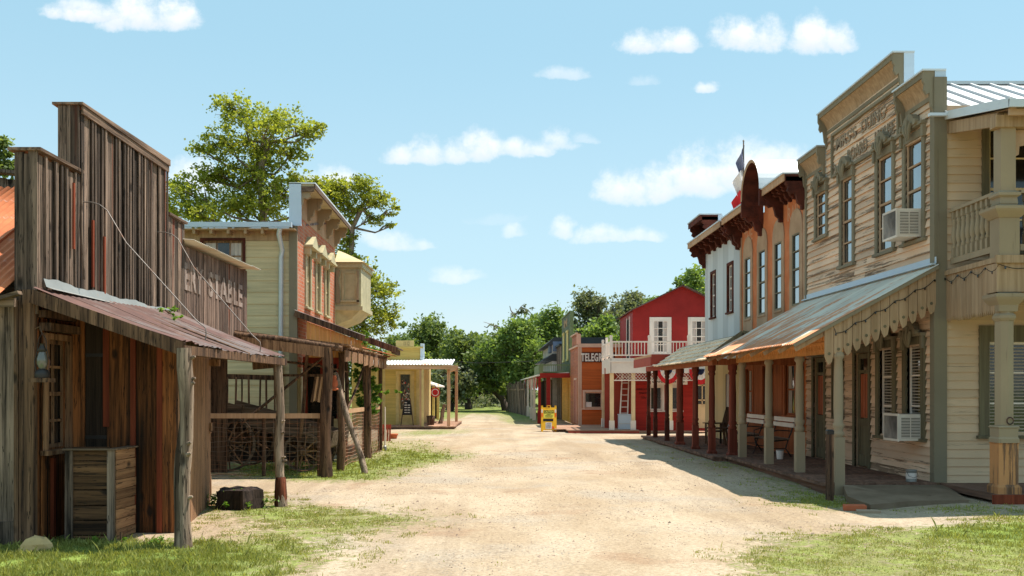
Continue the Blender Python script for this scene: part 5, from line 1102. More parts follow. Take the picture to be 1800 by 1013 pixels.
w = window(tg, FX(46), *to_[0], PINKT, GLASSD, case=.10, rows=1, proud=.05)
m = MB(); m.box(FX(46), 3.42, 3.68, -.05, -.035, .80, 1.02); tg.part('paper_notice', m, WHC, w)
m = MB(); m.box(FX(46), TX + .02, 5.6, -4, -.1, 3.4, 3.5); m.box(FX(46), 5.5, 5.6, -4.4, -.1, 0, 3.4); tg.part('roof', m, RUSTD)
m = MB(); m.box(FX(46), 3.16, 4.75, .024, .034, 2.86, 3.32); ns_ = tg.part('name_board', m, DKBR)
fit(tg, "TELEGRAPH", FX(46), 3.19, 4.68, .037, 2.90, .38, WHITE, 1, ns_, off=.035, sp=1.1)

rd = T('red_house', 'bright red two storey gabled house with white framed upper windows', 'building', (5.1, 41, 0))
m = MB(); gx0, gx1, pk = 5.09, 9.27, 7.18
m.prism([(gx0, 42, 2.5), (gx1, 42, 2.5), (gx1, 42, 4.96), (pk, 42, 5.95), (gx0, 42, 4.96)], (0, .1, 0)); m.box(I3, gx0, gx0 + .1, 42.1, 47, 0, 4.94); m.box(I3, gx1 - .1, gx1, 42.1, 47, 0, 4.94); m.box(I3, gx0, gx1, 46.9, 47, 0, 4.94); rd.part('upper_wall', m, REDP)
m = MB()
for s in (0, 1): x0, x1 = (gx0 - .12, pk) if s == 0 else (gx1 + .12, pk); slab(m, (x0, 41.75, 4.95), (0, 5.4, 0), (x1 - x0, 0, 1.06), .05)
rd.part('roof', m, RUSTD)
for x0 in (5.93, 7.55): window(rd, FX(42), x0, x0 + .66, 3.15, 4.52, WHITE, GLASSD, case=.13, rows=4, cols=3, fill=CURT, proud=.04, back=-.012)
m = MB(); m.box(I3, gx0 - .02, gx0 - .005, 43.0, 43.9, 2.9, 4.65); m.box(I3, gx0 - .04, gx0 - .004, 42.9, 43.0, 2.9, 4.75, 1); m.box(I3, gx0 - .04, gx0 - .004, 43.9, 44.0, 2.9, 4.75, 1); rd.part('side_door', m, [DARK, WHITE])
ro = [(5.68, 6.18, .76, 1.72), (6.42, 6.92, .76, 1.72)]
m = MB(); holes(m, FX(41), 5.0, 9.3, -.12, 2.55, -.1, 0, ro + [(7.58, 8.35, 0, 2.0)], 1); siding(m, FX(41), 5.05, 9.3, -.10, 2.5, ro + [(7.50, 8.45, 0, 2.1)], h=.115, pr=.018); m.box(I3, 5.0, 5.06, 41, 42, -.1, 2.5, 1); m.box(FX(42), 3.9, 5.08, 0, .05, -.1, 2.5, 1); rd.part('lower_wall', m, [REDW, REDF])
for o in ro: window(rd, FX(41), *o, WHITE, GLASSD, case=.09, rows=1, proud=.04)
m = MB(); a, b = 7.58, 8.35
m.box(FX(41), a - .1, a, 0, .04, 0, 2.1); m.box(FX(41), b, b + .1, 0, .04, 0, 2.1); m.box(FX(41), a, b, 0, .038, 2.0, 2.1); m.box(FX(41), a, b, -.05, -.03, .0, .95); m.box(FX(41), a, a + .08, -.05, -.03, .95, 2); m.box(FX(41), b - .08, b, -.05, -.03, .95, 2); m.box(FX(41), a + .24, a + .28, -.05, -.028, .95, 2)
for z in (.95, 1.14, 1.75, 1.95): m.box(FX(41), a + .08, b - .08, -.05, -.028, z, z + .05)
d = rd.part('door', m, CREAM); m = MB(); m.box(FX(41), a, b, -.06, -.052, .95, 2); rd.part('pane', m, GLASSD, d)
DKT = wood('dark_red_lettering', (.10, .012, .01), (.13, .02, .015), 'n', .7, .1)
for s, z, x0, x1 in (("HAIRCUTS", 1.56, 5.14, 5.62), ("SHAVE", 1.40, 5.24, 5.56), ("50c", 1.22, 5.32, 5.52)): fit(rd, s, FX(41), x0, x1, .024, z, .10, DKT, 1)
# balcony
bx0, byf, byb = 3.98, 40.0, 43.6
m = MB(); m.box(I3, bx0, 8.6, byf, 42, 2.80, 2.86); m.box(I3, bx0, 5.09, 42, byb, 2.80, 2.86); bf = rd.part('balcony_floor', m, WHITE)
m = MB(); m.box(I3, bx0 - .02, 8.6, byf - .04, byf, 2.26, 2.86); m.box(I3, bx0 - .04, bx0, byf - .04, byb, 2.26, 2.86); m.box(I3, bx0 - .05, 8.6, byf - .07, byf - .041, 2.70, 2.76); rd.part('balcony_fascia', m, WHITE)
def rail(P, Q, z0, z1, n):
    P, Q = Vector(P), Vector(Q); m = MB(); m.bar(P + Vector((0, 0, z1)), Q + Vector((0, 0, z1)), .05, .06); m.bar(P + Vector((0, 0, z0)), Q + Vector((0, 0, z0)), .04, .05)
    for i in range(n): c = P.lerp(Q, (i + .5) / n); m.box(I3, c.x - .015, c.x + .015, c.y - .015, c.y + .015, z0 + .02, z1 - .02)
    return m
rr = rd.part('railing', rail((bx0, byf, 0), (8.6, byf, 0), 2.98, 3.52, 36), WHITE); rd.part('side_railing', rail((bx0, byf + .1, 0), (bx0, byb, 0), 2.98, 3.52, 22), WHITE)
for x, y in ((bx0, byf), (bx0, byf + 1.8), (bx0, byb), (5.52, byf), (7.1, byf), (8.6, byf)): m = MB(); m.box(I3, x - .05, x + .05, y - .05, y + .05, 2.86, 3.78); m.box(I3, x - .06, x + .06, y - .06, y + .06, 3.70, 3.74); rd.part('rail_post', m, WHITE)
for x, y in ((4.02, 40.1), (3.98, 43.2), (4.88, 40.1), (6.38, 40.1), (8.3, 40.1)):
    m = MB(); m.lathe((x, y, 0), [(.10, -.03), (.10, .35)], 4, sq=True); m.lathe((x, y, 0), [(.075, .35), (.075, 2.27)], 4, 1, sq=True); rd.part('porch_post', m, [WHITE, CREAM])
m = MB(); z0, z1 = 1.98, 2.26; x = 4.15
while x < 8.3:
    for s in (1, -1): a, b = ((x, z0), (x + .26, z1)) if s > 0 else ((x, z1), (x + .26, z0)); m.bar((a[0], byf + .03 + .012 * s, a[1]), (b[0], byf + .03 + .012 * s, b[1]), .012, .028, up=(0, 1, 0))
    x += .13
m.box(I3, 4.1, 8.3, byf + .01, byf + .06, 1.95, 1.99); rd.part('lattice', m, WHITE)
t = T('shop_sign_board', 'white board lettered BARBER SHOP under the white balcony', 'sign', (6.3, 40.3, 1.9)); m = MB(); m.box(I3, 5.62, 7.1, 40.28, 40.31, 1.80, 2.12); b_ = t.part('board', m, WHITE); fit(t, "BARBER SHOP", FX(40.28), 5.68, 7.04, .003, 1.88, .17, BLK, 1, b_, off=.01)
# bunting
for i, (x0, x1, zt, lb_) in enumerate(((5.80, 6.72, 2.44, 'red white and blue fan bunting at the middle of the white balcony'), (7.10, 8.0, 2.42, 'red white and blue fan bunting at the right of the white balcony'))):
    t = T('bunting', lb_, 'bunting', ((x0 + x1) / 2, 39.9, zt), 'fan buntings on the white balcony'); c = (x0 + x1) / 2; R_ = (x1 - x0) / 2
    for (q0, q1, mat, nm) in ((.0, .38, BLC, 'blue_centre'), (.38, .70, WHC, 'white_band'), (.70, 1.0, REDC, 'red_border')):
        m = MB(); K = 20
        for j in range(K):
            a0, a1 = math.pi + math.pi * j / K, math.pi + math.pi * (j + 1) / K; y = lambda a: 39.90 + .025 * math.sin(a * 14)
            m.mesh([(c + R_ * q0 * math.cos(a0), y(a0), zt + .62 * q0 * math.sin(a0)), (c + R_ * q1 * math.cos(a0), y(a0), zt + .62 * q1 * math.sin(a0)), (c + R_ * q1 * math.cos(a1), y(a1), zt + .62 * q1 * math.sin(a1)), (c + R_ * q0 * math.cos(a1), y(a1), zt + .62 * q0 * math.sin(a1))], [(0, 1, 2, 3)], 0, .5)
        t.part(nm, m, mat)
t = T('wooden_ladder', 'red and white ladder leaning inside the white porch', 'ladder', (4.3, 41, 0))
for (xa, xb) in ((4.02, 4.16), (4.36, 4.58)):
    pass
for s, (b0, b1) in enumerate((((4.42, 41.0), (4.62, 41.7)), ((4.74, 41.0), (4.90, 41.7)))): m = MB(); m.bar((b0[0], b0[1], .0), (b1[0], b1[1], 2.25), .05, .04); t.part('rail', m, WHITE)
for k in range(9): f = (k + .5) / 9; m = MB(); m.bar((4.42 + .2 * f, 41 + .7 * f, 2.25 * f), (4.74 + .16 * f, 41 + .7 * f, 2.25 * f), .03, .03); t.part('rung', m, WHITE)
t = T('metal_trough', 'grey galvanised box standing on the white porch', 'trough', (4.75, 41, 0)); m = MB(); m.box(I3, 4.38, 4.95, 40.7, 41.15, -.02, .55); m.box(I3, 4.36, 4.97, 40.68, 41.17, .55, .59); t.part('tank', m, GALVB); m = MB(); m.box(I3, 4.36, 4.97, 40.675, 40.69, .20, .23); t.part('band', m, GALV)
m = MB()
t = T('deck_platform', 'low plank boardwalk in front of the telegraph office', 'boardwalk', (3, 41, -.1))
m = MB(); a = 39.75
while a < 46: m.prism([(1.75 if a > 41 else 2.2, a, -.02), (5.08, a, -.02), (5.08, a + .15, -.02), (1.75 if a > 41 else 2.2, a + .15, -.02)], (0, 0, -.04)); a += .158
m.box(I3, 5.08, 9, 39.75, 41, -.12, -.09); t.part('planks', m, DECKX); m = MB(); m.box(I3, 2.25, 5.08, 39.74, 39.8, -.2, -.065); t.part('edge_board', m, REDF)

# far row
fr = T('green_false_front', 'tall narrow forest green false front with two yellow shuttered windows', 'building', (3, 52, 0))
m = MB(); m.box(FT, 50.7, 56.4, -.15, 0, 2.3, 5.55, 0); siding(m, FT, 50.75, 56.35, 2.4, 5.5, [], h=.2, pr=.02); m.box(FT, 50.65, 56.45, -.17, .06, 5.55, 5.62, 1); m.box(FT, 50.6, 50.72, -.15, .03, 2.3, 5.55, 1); m.box(FT, 50.7, 56.4, -3, -2.9, 0, 3.4); m.box(FX(50.72), 2.98, 5.9, -.1, .0, 0, 3.3); fr.part('wall', m, [GRNW, GRNT])
for a in (51.8, 54.3):
    m = MB(); m.box(FT, a, a + .95, .021, .05, 3.2, 4.6); m.box(FT, a - .08, a + 1.03, .02, .08, 4.6, 4.7); m.box(FT, a - .08, a + 1.03, .02, .08, 3.1, 3.2); fr.part('shutter', m, YELT)
fit(fr, "IM", FT, 54.6, 52.6, .024, 4.95, .42, TANS, -1, off=.02)
m = MB(); m.box(FT, 50.7, 56.4, -.1, 0, -.1, 2.3); m.box(FT, 52, 52.9, .0, .03, 0, 2.0); fr.part('lower_wall', m, OCHRE)
t = T('brown_plank_store', 'dark brown plank store between the green front and the stone house', 'building', (2.9, 58, 0))
m = MB(); boards(m, FT, 56.5, 60, -.1, 4.1, w=.25, th=.04); m.box(FT, 56.5, 60, -3, -.01, -.1, 4.0); t.part('wall', m, GREYW); m = MB(); m.box(FT, 56.45, 60.05, -3.1, .15, 4.1, 4.2); t.part('roof', m, BLKR)
t = T('stone_house', 'far grey stone house with dark mansard eaves and a blue dormer', 'building', (2.7, 65, 0))
m = MB(); m.box(FT, 60.1, 70, -4, .3, -.1, 4.3); t.part('wall', m, STONE)
m = MB(); m.prism([FT(60, .9, 3.35), FT(60, .3, 3.75), FT(60, -.2, 3.75), FT(60, -.2, 3.3)], (-.26, 10, 0)); m.prism([FT(60, .7, 4.3), FT(60, .2, 4.75), FT(60, -3, 4.75), FT(60, -3, 4.3)], (-.26, 10, 0)); t.part('mansard_roof', m, BLKR)
m = MB(); m.box(FT, 60.5, 62, .3, .45, 3.85, 4.28); m.box(FT, 59.98, 60.05, -.9, .28, 3.9, 4.5); t.part('dormer', m, BLUP)
m = MB(); boards(m, FT, 60.1, 75, -.1, 2.2, w=.4, th=.05, p=.31); t.part('plank_cladding', m, GREYW)
t = T('far_red_porch', 'long low porch with red beam and white posts hung with red cloths', 'porch', (1.5, 52, 0))
FP = lambda a, p, z: ((4750 - 45 * a) / 1750 - p, a, z)
m = MB(); m.prism([FP(50.8, .12, 2.36), FP(50.8, -1.5, 2.5), FP(88, -1.5, 2.5), FP(88, .12, 2.36)], (0, 0, -.07)); t.part('roof', m, WHITE)
m = MB(); m.box(FX(50.8), 1.42, 2.96, .0, .06, 2.20, 2.44); m.box(FP, 50.8, 53, -.06, .02, 2.15, 2.28); t.part('beam', m, REDW)
for a, mt in ((50.95, REDW), (56.5, WHITE), (60, WHITE), (65, WHITE), (70, WHITE)): m = MB(); c = FP(a, 0, 0); m.lathe((c[0], c[1], 0), [(.10, GZ), (.10, .5), (.07, .52), (.07, 2.25)], 4, sq=True); t.part('post', m, mt)
m = MB(); m.lathe((1.86, 50.95, 0), [(.1, GZ), (.1, 2.25)], 4, sq=True); t.part('post', m, REDW)
for k, a in enumerate((52.0, 55, 60, 67)):
    t2 = T('hanging_cloth', ['nearest red and white cloth hung on the far porch', 'second red and white cloth hung on the far porch', 'third red and white cloth hung on the far porch', 'farthest red and white cloth hung on the far porch'][k], 'bunting', FP(a, .05, 2), 'red and white cloths on the far porch'); m = MB()
    m.prism([FP(a, .06, 2.26), FP(a + .9, .06, 2.26), FP(a + .8, .06, 1.85), FP(a + .45, .06, 1.62), FP(a + .1, .06, 1.85)], (-.03, 0, 0)); t2.part('red_fan', m, REDC); m = MB(); m.prism([FP(a + .2, .095, 2.2), FP(a + .7, .095, 2.2), FP(a + .45, .095, 1.85)], (-.012, 0, 0)); t2.part('white_fan', m, WHC)
t = T('green_balcony', 'green railed balcony above the far red porch', 'balcony', (2, 52, 2.5))
m = MB(); m.box(FX(51), 1.44, 2.95, -5, .0, 2.46, 2.5); m.box(FP, 51, 56, -.04, .02, 2.3, 2.86); t.part('floor', m, GRNT)
t.part('railing', rail((1.6, 51, 0), (2.95, 51, 0), 2.5, 2.86, 14), GRNT)
m = MB(); m.box(I3, 1.42, 1.60, 50.95, 51.05, 2.3, 2.92); t.part('corner_post', m, GRNT)
t = T('plank_fence', 'dark leaning vertical plank fence at the end of the far row', 'fence', (0, 74, 0)); m = MB(); P0, P1 = Vector((-.3, 79, 0)), Vector((.95, 66, 0))
for k in range(26): c = P0.lerp(P1, k / 26); e = P0.lerp(P1, (k + .85) / 26); h = 2.1 + random.uniform(-.15, .15); l = Vector((-.15, 0, 0)) * random.uniform(.6, 1.2); m.prism([c + Vector((0, 0, GZ)), e + Vector((0, 0, GZ)), e + l + Vector((0, 0, h)), c + l + Vector((0, 0, h))], (.06, .02, 0))
t.part('planks', m, GREYW); m = MB(); m.bar(P0 + Vector((-.1, 0, 1.6)), P1 + Vector((-.1, 0, 1.6)), .05, .1); t.part('rail', m, GREYY)
t = T('cream_cottage', 'low cream cottage glimpsed beyond the oak trees', 'building', (0, 125, 0)); m = MB(); m.box(I3, -9, 1.2, 122, 130, GZ, 2.6); t.part('wall', m, CREAM); m = MB(); m.prism([(-9.4, 121.6, 2.6), (-9.4, 130.4, 2.6), (-9.4, 126, 4)], (11, 0, 0)); t.part('roof', m, GALV)
for k in range(4): m = MB(); m.box(FX(122), -8 + k * 2.3, -7 + k * 2.3, .0, .05, .7, 1.9); t.part('window', m, GLASSD)
t = T('utility_line', 'thin overhead wire strung across the far trees', 'wire', (-5, 70, 3)); m = MB(); m.tube([(-4.1, 50, 3.1), (-2, 60, 3.2), (1.0, 62, 3.35), (3, 63, 3.7)], .012, 4); t.part('cable', m, BLK)
# ------------------------------------------------------------------ foreground things
t = T('plank_crate', 'tall open plank crate standing under the shed window', 'crate', (-4.9, 11.6, GZ))
cx0, cx1, cy0, cy1, czt = -5.14, -4.57, 11.44, 12.08, .90
m = MB(); z = -.25
for k in range(7): h = random.uniform(.15, .18); m.prism([(cx0 + .07, cy0 + .03, z), (cx1 - .07, cy0 + .03, z + .01 * random.uniform(-1, 1)), (cx1 - .07, cy0 + .03, z + h - .008), (cx0 + .07, cy0 + .03, z + h - .008)], (0, .02, 0)); z += h
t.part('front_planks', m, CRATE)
m = MB(); z = -.25
for k in range(10): h = .115; j = random.uniform(-.02, .03); m.prism([(cx1 + .0, cy0 + .055, z), (cx1 + .0, cy1 + j, z), (cx1 + .0, cy1 + j, z + h - .010), (cx1 + .0, cy0 + .055, z + h - .004)], (-.02, 0, 0)); z += h
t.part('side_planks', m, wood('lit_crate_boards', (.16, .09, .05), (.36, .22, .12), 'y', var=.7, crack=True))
m = MB(); m.box(I3, cx0, cx1 - .02, cy1 - .03, cy1 - .01, -.2, czt - .05); m.box(I3, cx0, cx0 + .02, cy0 + .06, cy1 - .04, -.2, czt - .05); t.part('back_planks', m, CRATE)
for x in (cx0, cx1 - .085): m = MB(); m.box(I3, x, x + .085, cy0, cy0 + .028, -.25, czt); t.part('corner_stile', m, GREYW)
m = MB(); m.box(I3, cx0 - .02, cx1 + .02, cy0 - .02, cy0 + .12, czt + .002, czt + .02); m.box(I3, cx1 - .10, cx1 + .03, cy0 + .122, cy1 + .02, czt + .002, czt + .018); t.part('rim', m, GREYX)
t = T('hurricane_lantern', 'old glass hurricane lantern on a bracket at the shed corner', 'lantern', (-5.2, 11.1, 1.7))
c = Vector((-5.20, 11.02, 1.76))
m = MB(); m.lathe(c, [(.075, -.03), (.08, .0), (.075, .04), (.05, .06), (.03, .07)], 14); t.part('fuel_tank', m, IRON); m = MB(); m.lathe(c, [(.032, .07), (.055, .12), (.058, .18), (.04, .25), (.032, .26)], 14); t.part('globe', m, base_mat('smoky_lantern_glass', .15, .8)[0])
bpy.data.materials['smoky_lantern_glass'].node_tree.nodes['Principled BSDF'].inputs['Base Color'].default_value = (.13, .12, .10, 1)
m = MB(); m.lathe(c, [(.035, .26), (.05, .27), (.03, .31), (.02, .34), (.03, .35)], 12)
for s in (-1, 1): m.tube([c + Vector((s * .065, 0, .02)), c + Vector((s * .085, 0, .15)), c + Vector((s * .05, 0, .28))], .006, 5)
t.part('frame', m, IRON); m = MB(); m.tube([c + Vector((-.05, 0, .28)), c + Vector((-.04, 0, .40)), c + Vector((0, 0, .46)), c + Vector((.04, 0, .40)), c + Vector((.05, 0, .28))], .005, 5); t.part('bail', m, IRON)
m = MB(); m.box(I3, -5.31, -5.10, 10.93, 11.12, 1.68, 1.725); m.tube([(-5.33, 11.14, 2.28), (-5.24, 11.05, 2.30), (-5.2, 11.02, 2.21)], .007, 5); t.part('shelf', m, LOGD)
def rockmesh(m, c, rx, ry, rz, mi=0, n=9, sd=0):
    rnd = random.Random(sd); vs = []; K = 6
    ph = [rnd.uniform(0, 6) for _ in range(6)]
    for i in range(K + 1):
        th = math.pi * i / K
        for j in range(n):
            a = 2 * math.pi * j / n; q = 1 + .14 * math.sin(3 * a + ph[0]) + .12 * math.sin(2 * a + th * 3 + ph[1]) + rnd.uniform(-.07, .07)
            vs.append((c[0] + rx * q * math.sin(th) * math.cos(a), c[1] + ry * q * math.sin(th) * math.sin(a), c[2] + rz * math.cos(th) * (1 + .1 * math.sin(a + ph[2]))))
    m.mesh(vs, [(i * n + j, i * n + (j + 1) % n, (i + 1) * n + (j + 1) % n, (i + 1) * n + j) for i in range(K) for j in range(n)], mi, None, False)
m = MB(); rockmesh(m, (-5.18, 10.8, -.16), .20, .15, .17, sd=4); single('rock', m, ROCK, 'pale yellow flat topped rock in the grass by the shed corner', 'rock')
m = MB(); c = gpt(421, 893); rockmesh(m, (c.x, c.y, c.z), .02, .02, .02); m = MB()
K = 16; vs = []
for i in range(4):
    for j in range(K): a = 2 * math.pi * j / K; q = (.35, .33, .31, .26)[i] * (1 + .13 * math.sin(5 * a + 1) + random.uniform(-.07, .07)); vs.append((c.x + q * math.cos(a), c.y + q * math.sin(a), c.z + (-.05, .14, .27, .29)[i] + random.uniform(-.02, .02)))
m.mesh(vs, [(i * K + j, i * K + (j + 1) % K, (i + 1) * K + (j + 1) % K, (i + 1) * K + j) for i in range(3) for j in range(K)] + [tuple(range(3 * K, 4 * K))], 0, .5)
single('tree_stump', m, STUMPM, 'charred black tree stump with leafy weeds at the grass edge', 'stump', (0, 0, 0))
t = T('hitching_post', 'short square black weathered post standing before the boarding house porch', 'post', (5.25, 16.45, -.25)); m = MB(); m.lathe((5.25, 16.45, 0), [(.052, -.25), (.05, .86)], 4, sq=True); t.part('shaft', m, LOGD); m = MB(); m.lathe((5.25, 16.45, 0), [(.056, .86), (.056, .92), (.04, .94)], 4, sq=True); t.part('cap', m, IRON)
t = T('paint_can', 'white labelled paint can on the porch by the corner of the boarding house', 'can', (6.96, 17.35, 0)); m = MB(); m.lathe((6.96, 17.35, 0), [(.09, 0), (.09, .19), (.095, .195), (.095, .205), (.08, .205)], 16); t.part('body', m, FLASH); m = MB(); m.lathe((6.96, 17.35, 0), [(.0915, .05), (.0915, .15)], 16); t.part('label', m, WHC); m = MB(); m.tube([(6.87, 17.33, .17), (6.88, 17.26, .10), (6.96, 17.24, .07), (7.04, 17.26, .10), (7.05, 17.33, .17)], .004, 4); t.part('wire_handle', m, IRON)
t = T('paper_cup', 'small white bucket under the porch bench', 'bucket', FR(23.0, 1.0, 0)); m = MB(); m.lathe(FR(22.9, 1.0, 0), [(.07, .0), (.09, .2), (.08, .2)], 12); t.part('body', m, WHC); m = MB(); m.lathe(FR(22.9, 1.0, .2), [(.093, .0), (.093, .015)], 12); t.part('rim', m, FLASH)
t.o.name = 'bucket'
def bench(label, a0, a1, p=.55):
    t = T('porch_bench', label, 'bench', FR(a0, p, 0), 'slatted benches on the boardwalk')
    for k in range(2): m = MB(); m.box(FR, a0, a1, p - .26 - .02 * k, p - .23 - .02 * k, .70 + k * .13, .80 + k * .13); t.part('back_slat', m, WHITE)
    for k in range(4): m = MB(); m.box(FR, a0, a1, p - .16 + k * .115, p - .06 + k * .115, .42 - .006 * k, .445 - .006 * k); t.part('seat_slat', m, GREYY)
    for a in (a0 + .12, a1 - .16):
        m = MB(); m.tube([FR(a, p - .30, .94), FR(a, p - .22, .60), FR(a, p - .14, .41), FR(a, p + .1, .385), FR(a, p + .28, .38)], .018, 6); m.tube([FR(a, p + .28, .38), FR(a, p + .24, .2), FR(a, p + .32, 0)], .018, 6); m.tube([FR(a, p - .14, .41), FR(a, p - .08, .2), FR(a, p - .22, 0)], .018, 6); m.tube([FR(a, p + .26, .2), FR(a, p - .08, .2)], .012, 6); m.tube([FR(a, p + .28, .40), FR(a, p + .30, .58), FR(a, p + .1, .64), FR(a, p - .20, .62)], .014, 6); t.part('iron_side', m, IRON)
bench('slatted iron bench with two pale back boards nearer the camera', 23.45, 25.1, .75); bench('slatted iron bench with pale back boards beyond the nearer bench', 26.0, 27.7, .75)
t = T('porch_chair', 'dark wooden slat back armchair on the far boardwalk', 'chair', FR(29.3, 1.1, 0)); cc = FR(29.2, 1.05, 0)
m = MB(); m.box(I3, cc[0] - .25, cc[0] + .25, cc[1] - .25, cc[1] + .25, .36, .40); t.part('seat', m, LOGD)
for k in range(4): m = MB(); m.bar((cc[0] + .24, cc[1] - .2 + k * .13, .4), (cc[0] + .42, cc[1] - .2 + k * .13, 1.08), .10, .02, up=(0, 1, 0)); t.part('back_slat', m, LOGD)
for dx, dy in ((-.22, -.24), (.22, -.24), (-.22, .24), (.22, .24)): m = MB(); m.bar((cc[0] + dx, cc[1] + dy, 0), (cc[0] + dx, cc[1] + dy, .60), .05); t.part('leg', m, LOGD)
for dy in (-.27, .27): m = MB(); m.box(I3, cc[0] - .3, cc[0] + .3, cc[1] + dy - .05, cc[1] + dy + .05, .60, .625); t.part('armrest', m, LOGD)
t = T('side_table', 'small dark plank table beside the wooden armchair', 'table', FR(27.9, 1.1, 0)); cc = FR(28.35, 1.15, 0)
m = MB(); m.box(I3, cc[0] - .3, cc[0] + .3, cc[1] - .25, cc[1] + .25, .48, .52); t.part('table_top', m, LOGD)
for dx, dy in ((-.22, -.2), (.22, -.2), (-.22, .2), (.22, .2)): m = MB(); m.bar((cc[0] + dx * 1.2, cc[1] + dy, 0), (cc[0] + dx * .8, cc[1] + dy, .48), .05); t.part('leg', m, LOGD)
for i, a in enumerate((26.5, 23.9)):
    t = T('porch_lamp', ['dark bracket lantern on the orange wall beyond the benches', 'dark bracket lantern between the orange and the tan building'][i], 'lamp', FR(a, .1, 2.1), 'dark wall lanterns on the boardwalk'); c = Vector(FR(a, .22, 1.95)); m = MB(); m.lathe(c, [(.05, 0), (.08, .02), (.09, .2), (.04, .28), (.02, .31)], 6); t.part('housing', m, BLK); m = MB(); m.tube([c + Vector((0, 0, .3)), c + Vector((.1, 0, .38)), c + Vector((.22, 0, .36))], .012, 5); t.part('bracket', m, BLK)
t = T('red_crate', 'red brown slatted crate leaning at the end of the wire fence', 'crate', gpt(676, 775)); c = gpt(676, 776)
for k in range(6): m = MB(); x = c.x - .22 + k * .075; m.prism([(x, c.y - .1, GZ), (x + .06, c.y - .1, GZ), (x + .05, c.y + .1, .42), (x - .01, c.y + .1, .42)], (0, .02, 0)); t.part('slat', m, REDBAT)
m = MB(); m.box(I3, c.x - .26, c.x + .22, c.y + .0, c.y + .03, .30, .40); t.part('rail', m, REDF)
t = T('clay_pot', 'low terracotta pot beside the red slatted crate', 'pot', gpt(690, 772)); c = gpt(692, 772); m = MB(); m.lathe(c, [(.10, 0), (.14, .14), (.16, .14), (.16, .19), (.13, .19)], 14); t.part('body', m, TERRA); m = MB(); m.lathe(c, [(.12, .16), (.05, .18), (.01, .18)], 10); t.part('soil', m, STUMPM)
t = T('white_standpipe', 'thin white pipe standing at the end of the wire fence', 'pipe', gpt(668, 775)); c = Vector((-3.65, 28.6, GZ)); m = MB(); m.tube([c, c + Vector((0, 0, 1.25))], .022, 8); t.part('pipe', m, WHITE); m = MB(); m.lathe(c, [(.05, 0), (.05, .12), (.03, .14)], 8); t.part('base', m, FLASH)
# caution sign
c = gpt(965, 759); cx, cy = c.x, c.y; z0 = GZ
t = T('caution_sign', 'yellow plastic folding caution board standing on the dirt street', 'sign', (cx, cy, z0))
def leaf_(yb, yt, s):
    m = MB(); P = lambda x, z: (cx + x, cy + yb + (yt - yb) * z / 1.0, z0 + z)
    for x0, x1, za, zb in ((-.32, -.24, 0, 1.08), (.24, .32, 0, 1.08), (-.24, .24, .92, 1.0), (-.24, .24, .06, .92), (-.09, -.05, 1.0, 1.08), (.05, .09, 1.0, 1.08), (-.09, .09, 1.06, 1.09)):
        m.prism([P(x0, za), P(x1, za), P(x1, zb), P(x0, zb)], (0, .025 * s, 0), 0, .5)
    return m, P
m, P = leaf_(-.05, .22, 1); bd = t.part('front_panel', m, SAFY); m2, P2 = leaf_(.60, .26, 1); t.part('rear_panel', m2, SAFY)
def plate(name, x0, x1, za, zb, mat, d=-.006, parent=bd): 
    m = MB(); m.prism([P(x0, za), P(x1, za), P(x1, zb), P(x0, zb)], (0, d, 0), 0, .5); return t.part(name, m, mat, parent)
plate('black_header', -.21, .21, .76, .88, BLK); plate('yellow_placard', -.21, .21, .56, .755, LIMEP); plate('black_band', -.24, .18, .43, .53, BLK); plate('white_notice', -.14, .12, .10, .38, WHC)
plate('orange_stripe', -.31, -.25, .62, .76, ORV); plate('orange_stripe', .25, .31, .62, .76, ORV); plate('orange_stripe', .12, .22, .12, .22, ORV); plate('white_stripe', -.31, -.25, .78, .92, WHC); plate('white_stripe', .25, .31, .78, .92, WHC)
Fs = lambda a, p, z: (cx + a, cy - .05 + .27 * z - p, z0 + z)
fit(t, "CAUTION", Fs, -.19, .19, .008, .78, .085, LIMEP, 1, bd, off=.02)
for s, z, x0, x1 in (("UNEVEN", .70, -.09, .09), ("GROUND AND", .645, -.17, .17), ("WALKWAYS", .59, -.14, .14)): fit(t, s, Fs, x0, x1, .008, z, .032, BLK, 1, bd)
for s, z in (("WATCH", .31), ("YOUR", .24), ("STEP", .17)): fit(t, s, Fs, -.10, .08, .008, z, .04, BLUP, 1, bd)
t = T('concrete_slab', 'cracked grey concrete slab sloping off the end of the porch', 'slab', (6.2, 16, -.1))
m = MB(); a0 = gpt(1497, 893, -.2); 
pts = [gpt(1482, 868, -.18), gpt(1490, 884, -.2), gpt(1530, 895, -.2), gpt(1600, 889, -.19), gpt(1703, 882, -.14), (7.42, 17.08, -.03), (5.75, 17.08, -.05)]
pts = [Vector(q) for q in pts]
for q in pts: q.z = -.035 - .048 * (17.1 - q.y)
cm = sum(pts, Vector()) / len(pts)
for i in range(len(pts)): m.prism([pts[i], pts[(i + 1) % len(pts)], cm], (0, 0, -.12), 0, .5); t.part('slab', m, CONC)
for i, (x, y, l) in enumerate(((1500, 893, 'flat reddish brick at the tip of the concrete slab'), (1524, 899, 'pale thin stone lying in front of the reddish brick'))):
    c = gpt(x, y, -.18); m = MB(); m.prism([(c.x - .18, c.y - .1, c.z - .03), (c.x + .16, c.y - .12, c.z - .03), (c.x + .2, c.y + .1, c.z - .03), (c.x - .12, c.y + .12, c.z - .03)], (.0, .0, .075 - i * .03)); single('paving_stone', m, [TERRA, CONC][i], l, 'stone')

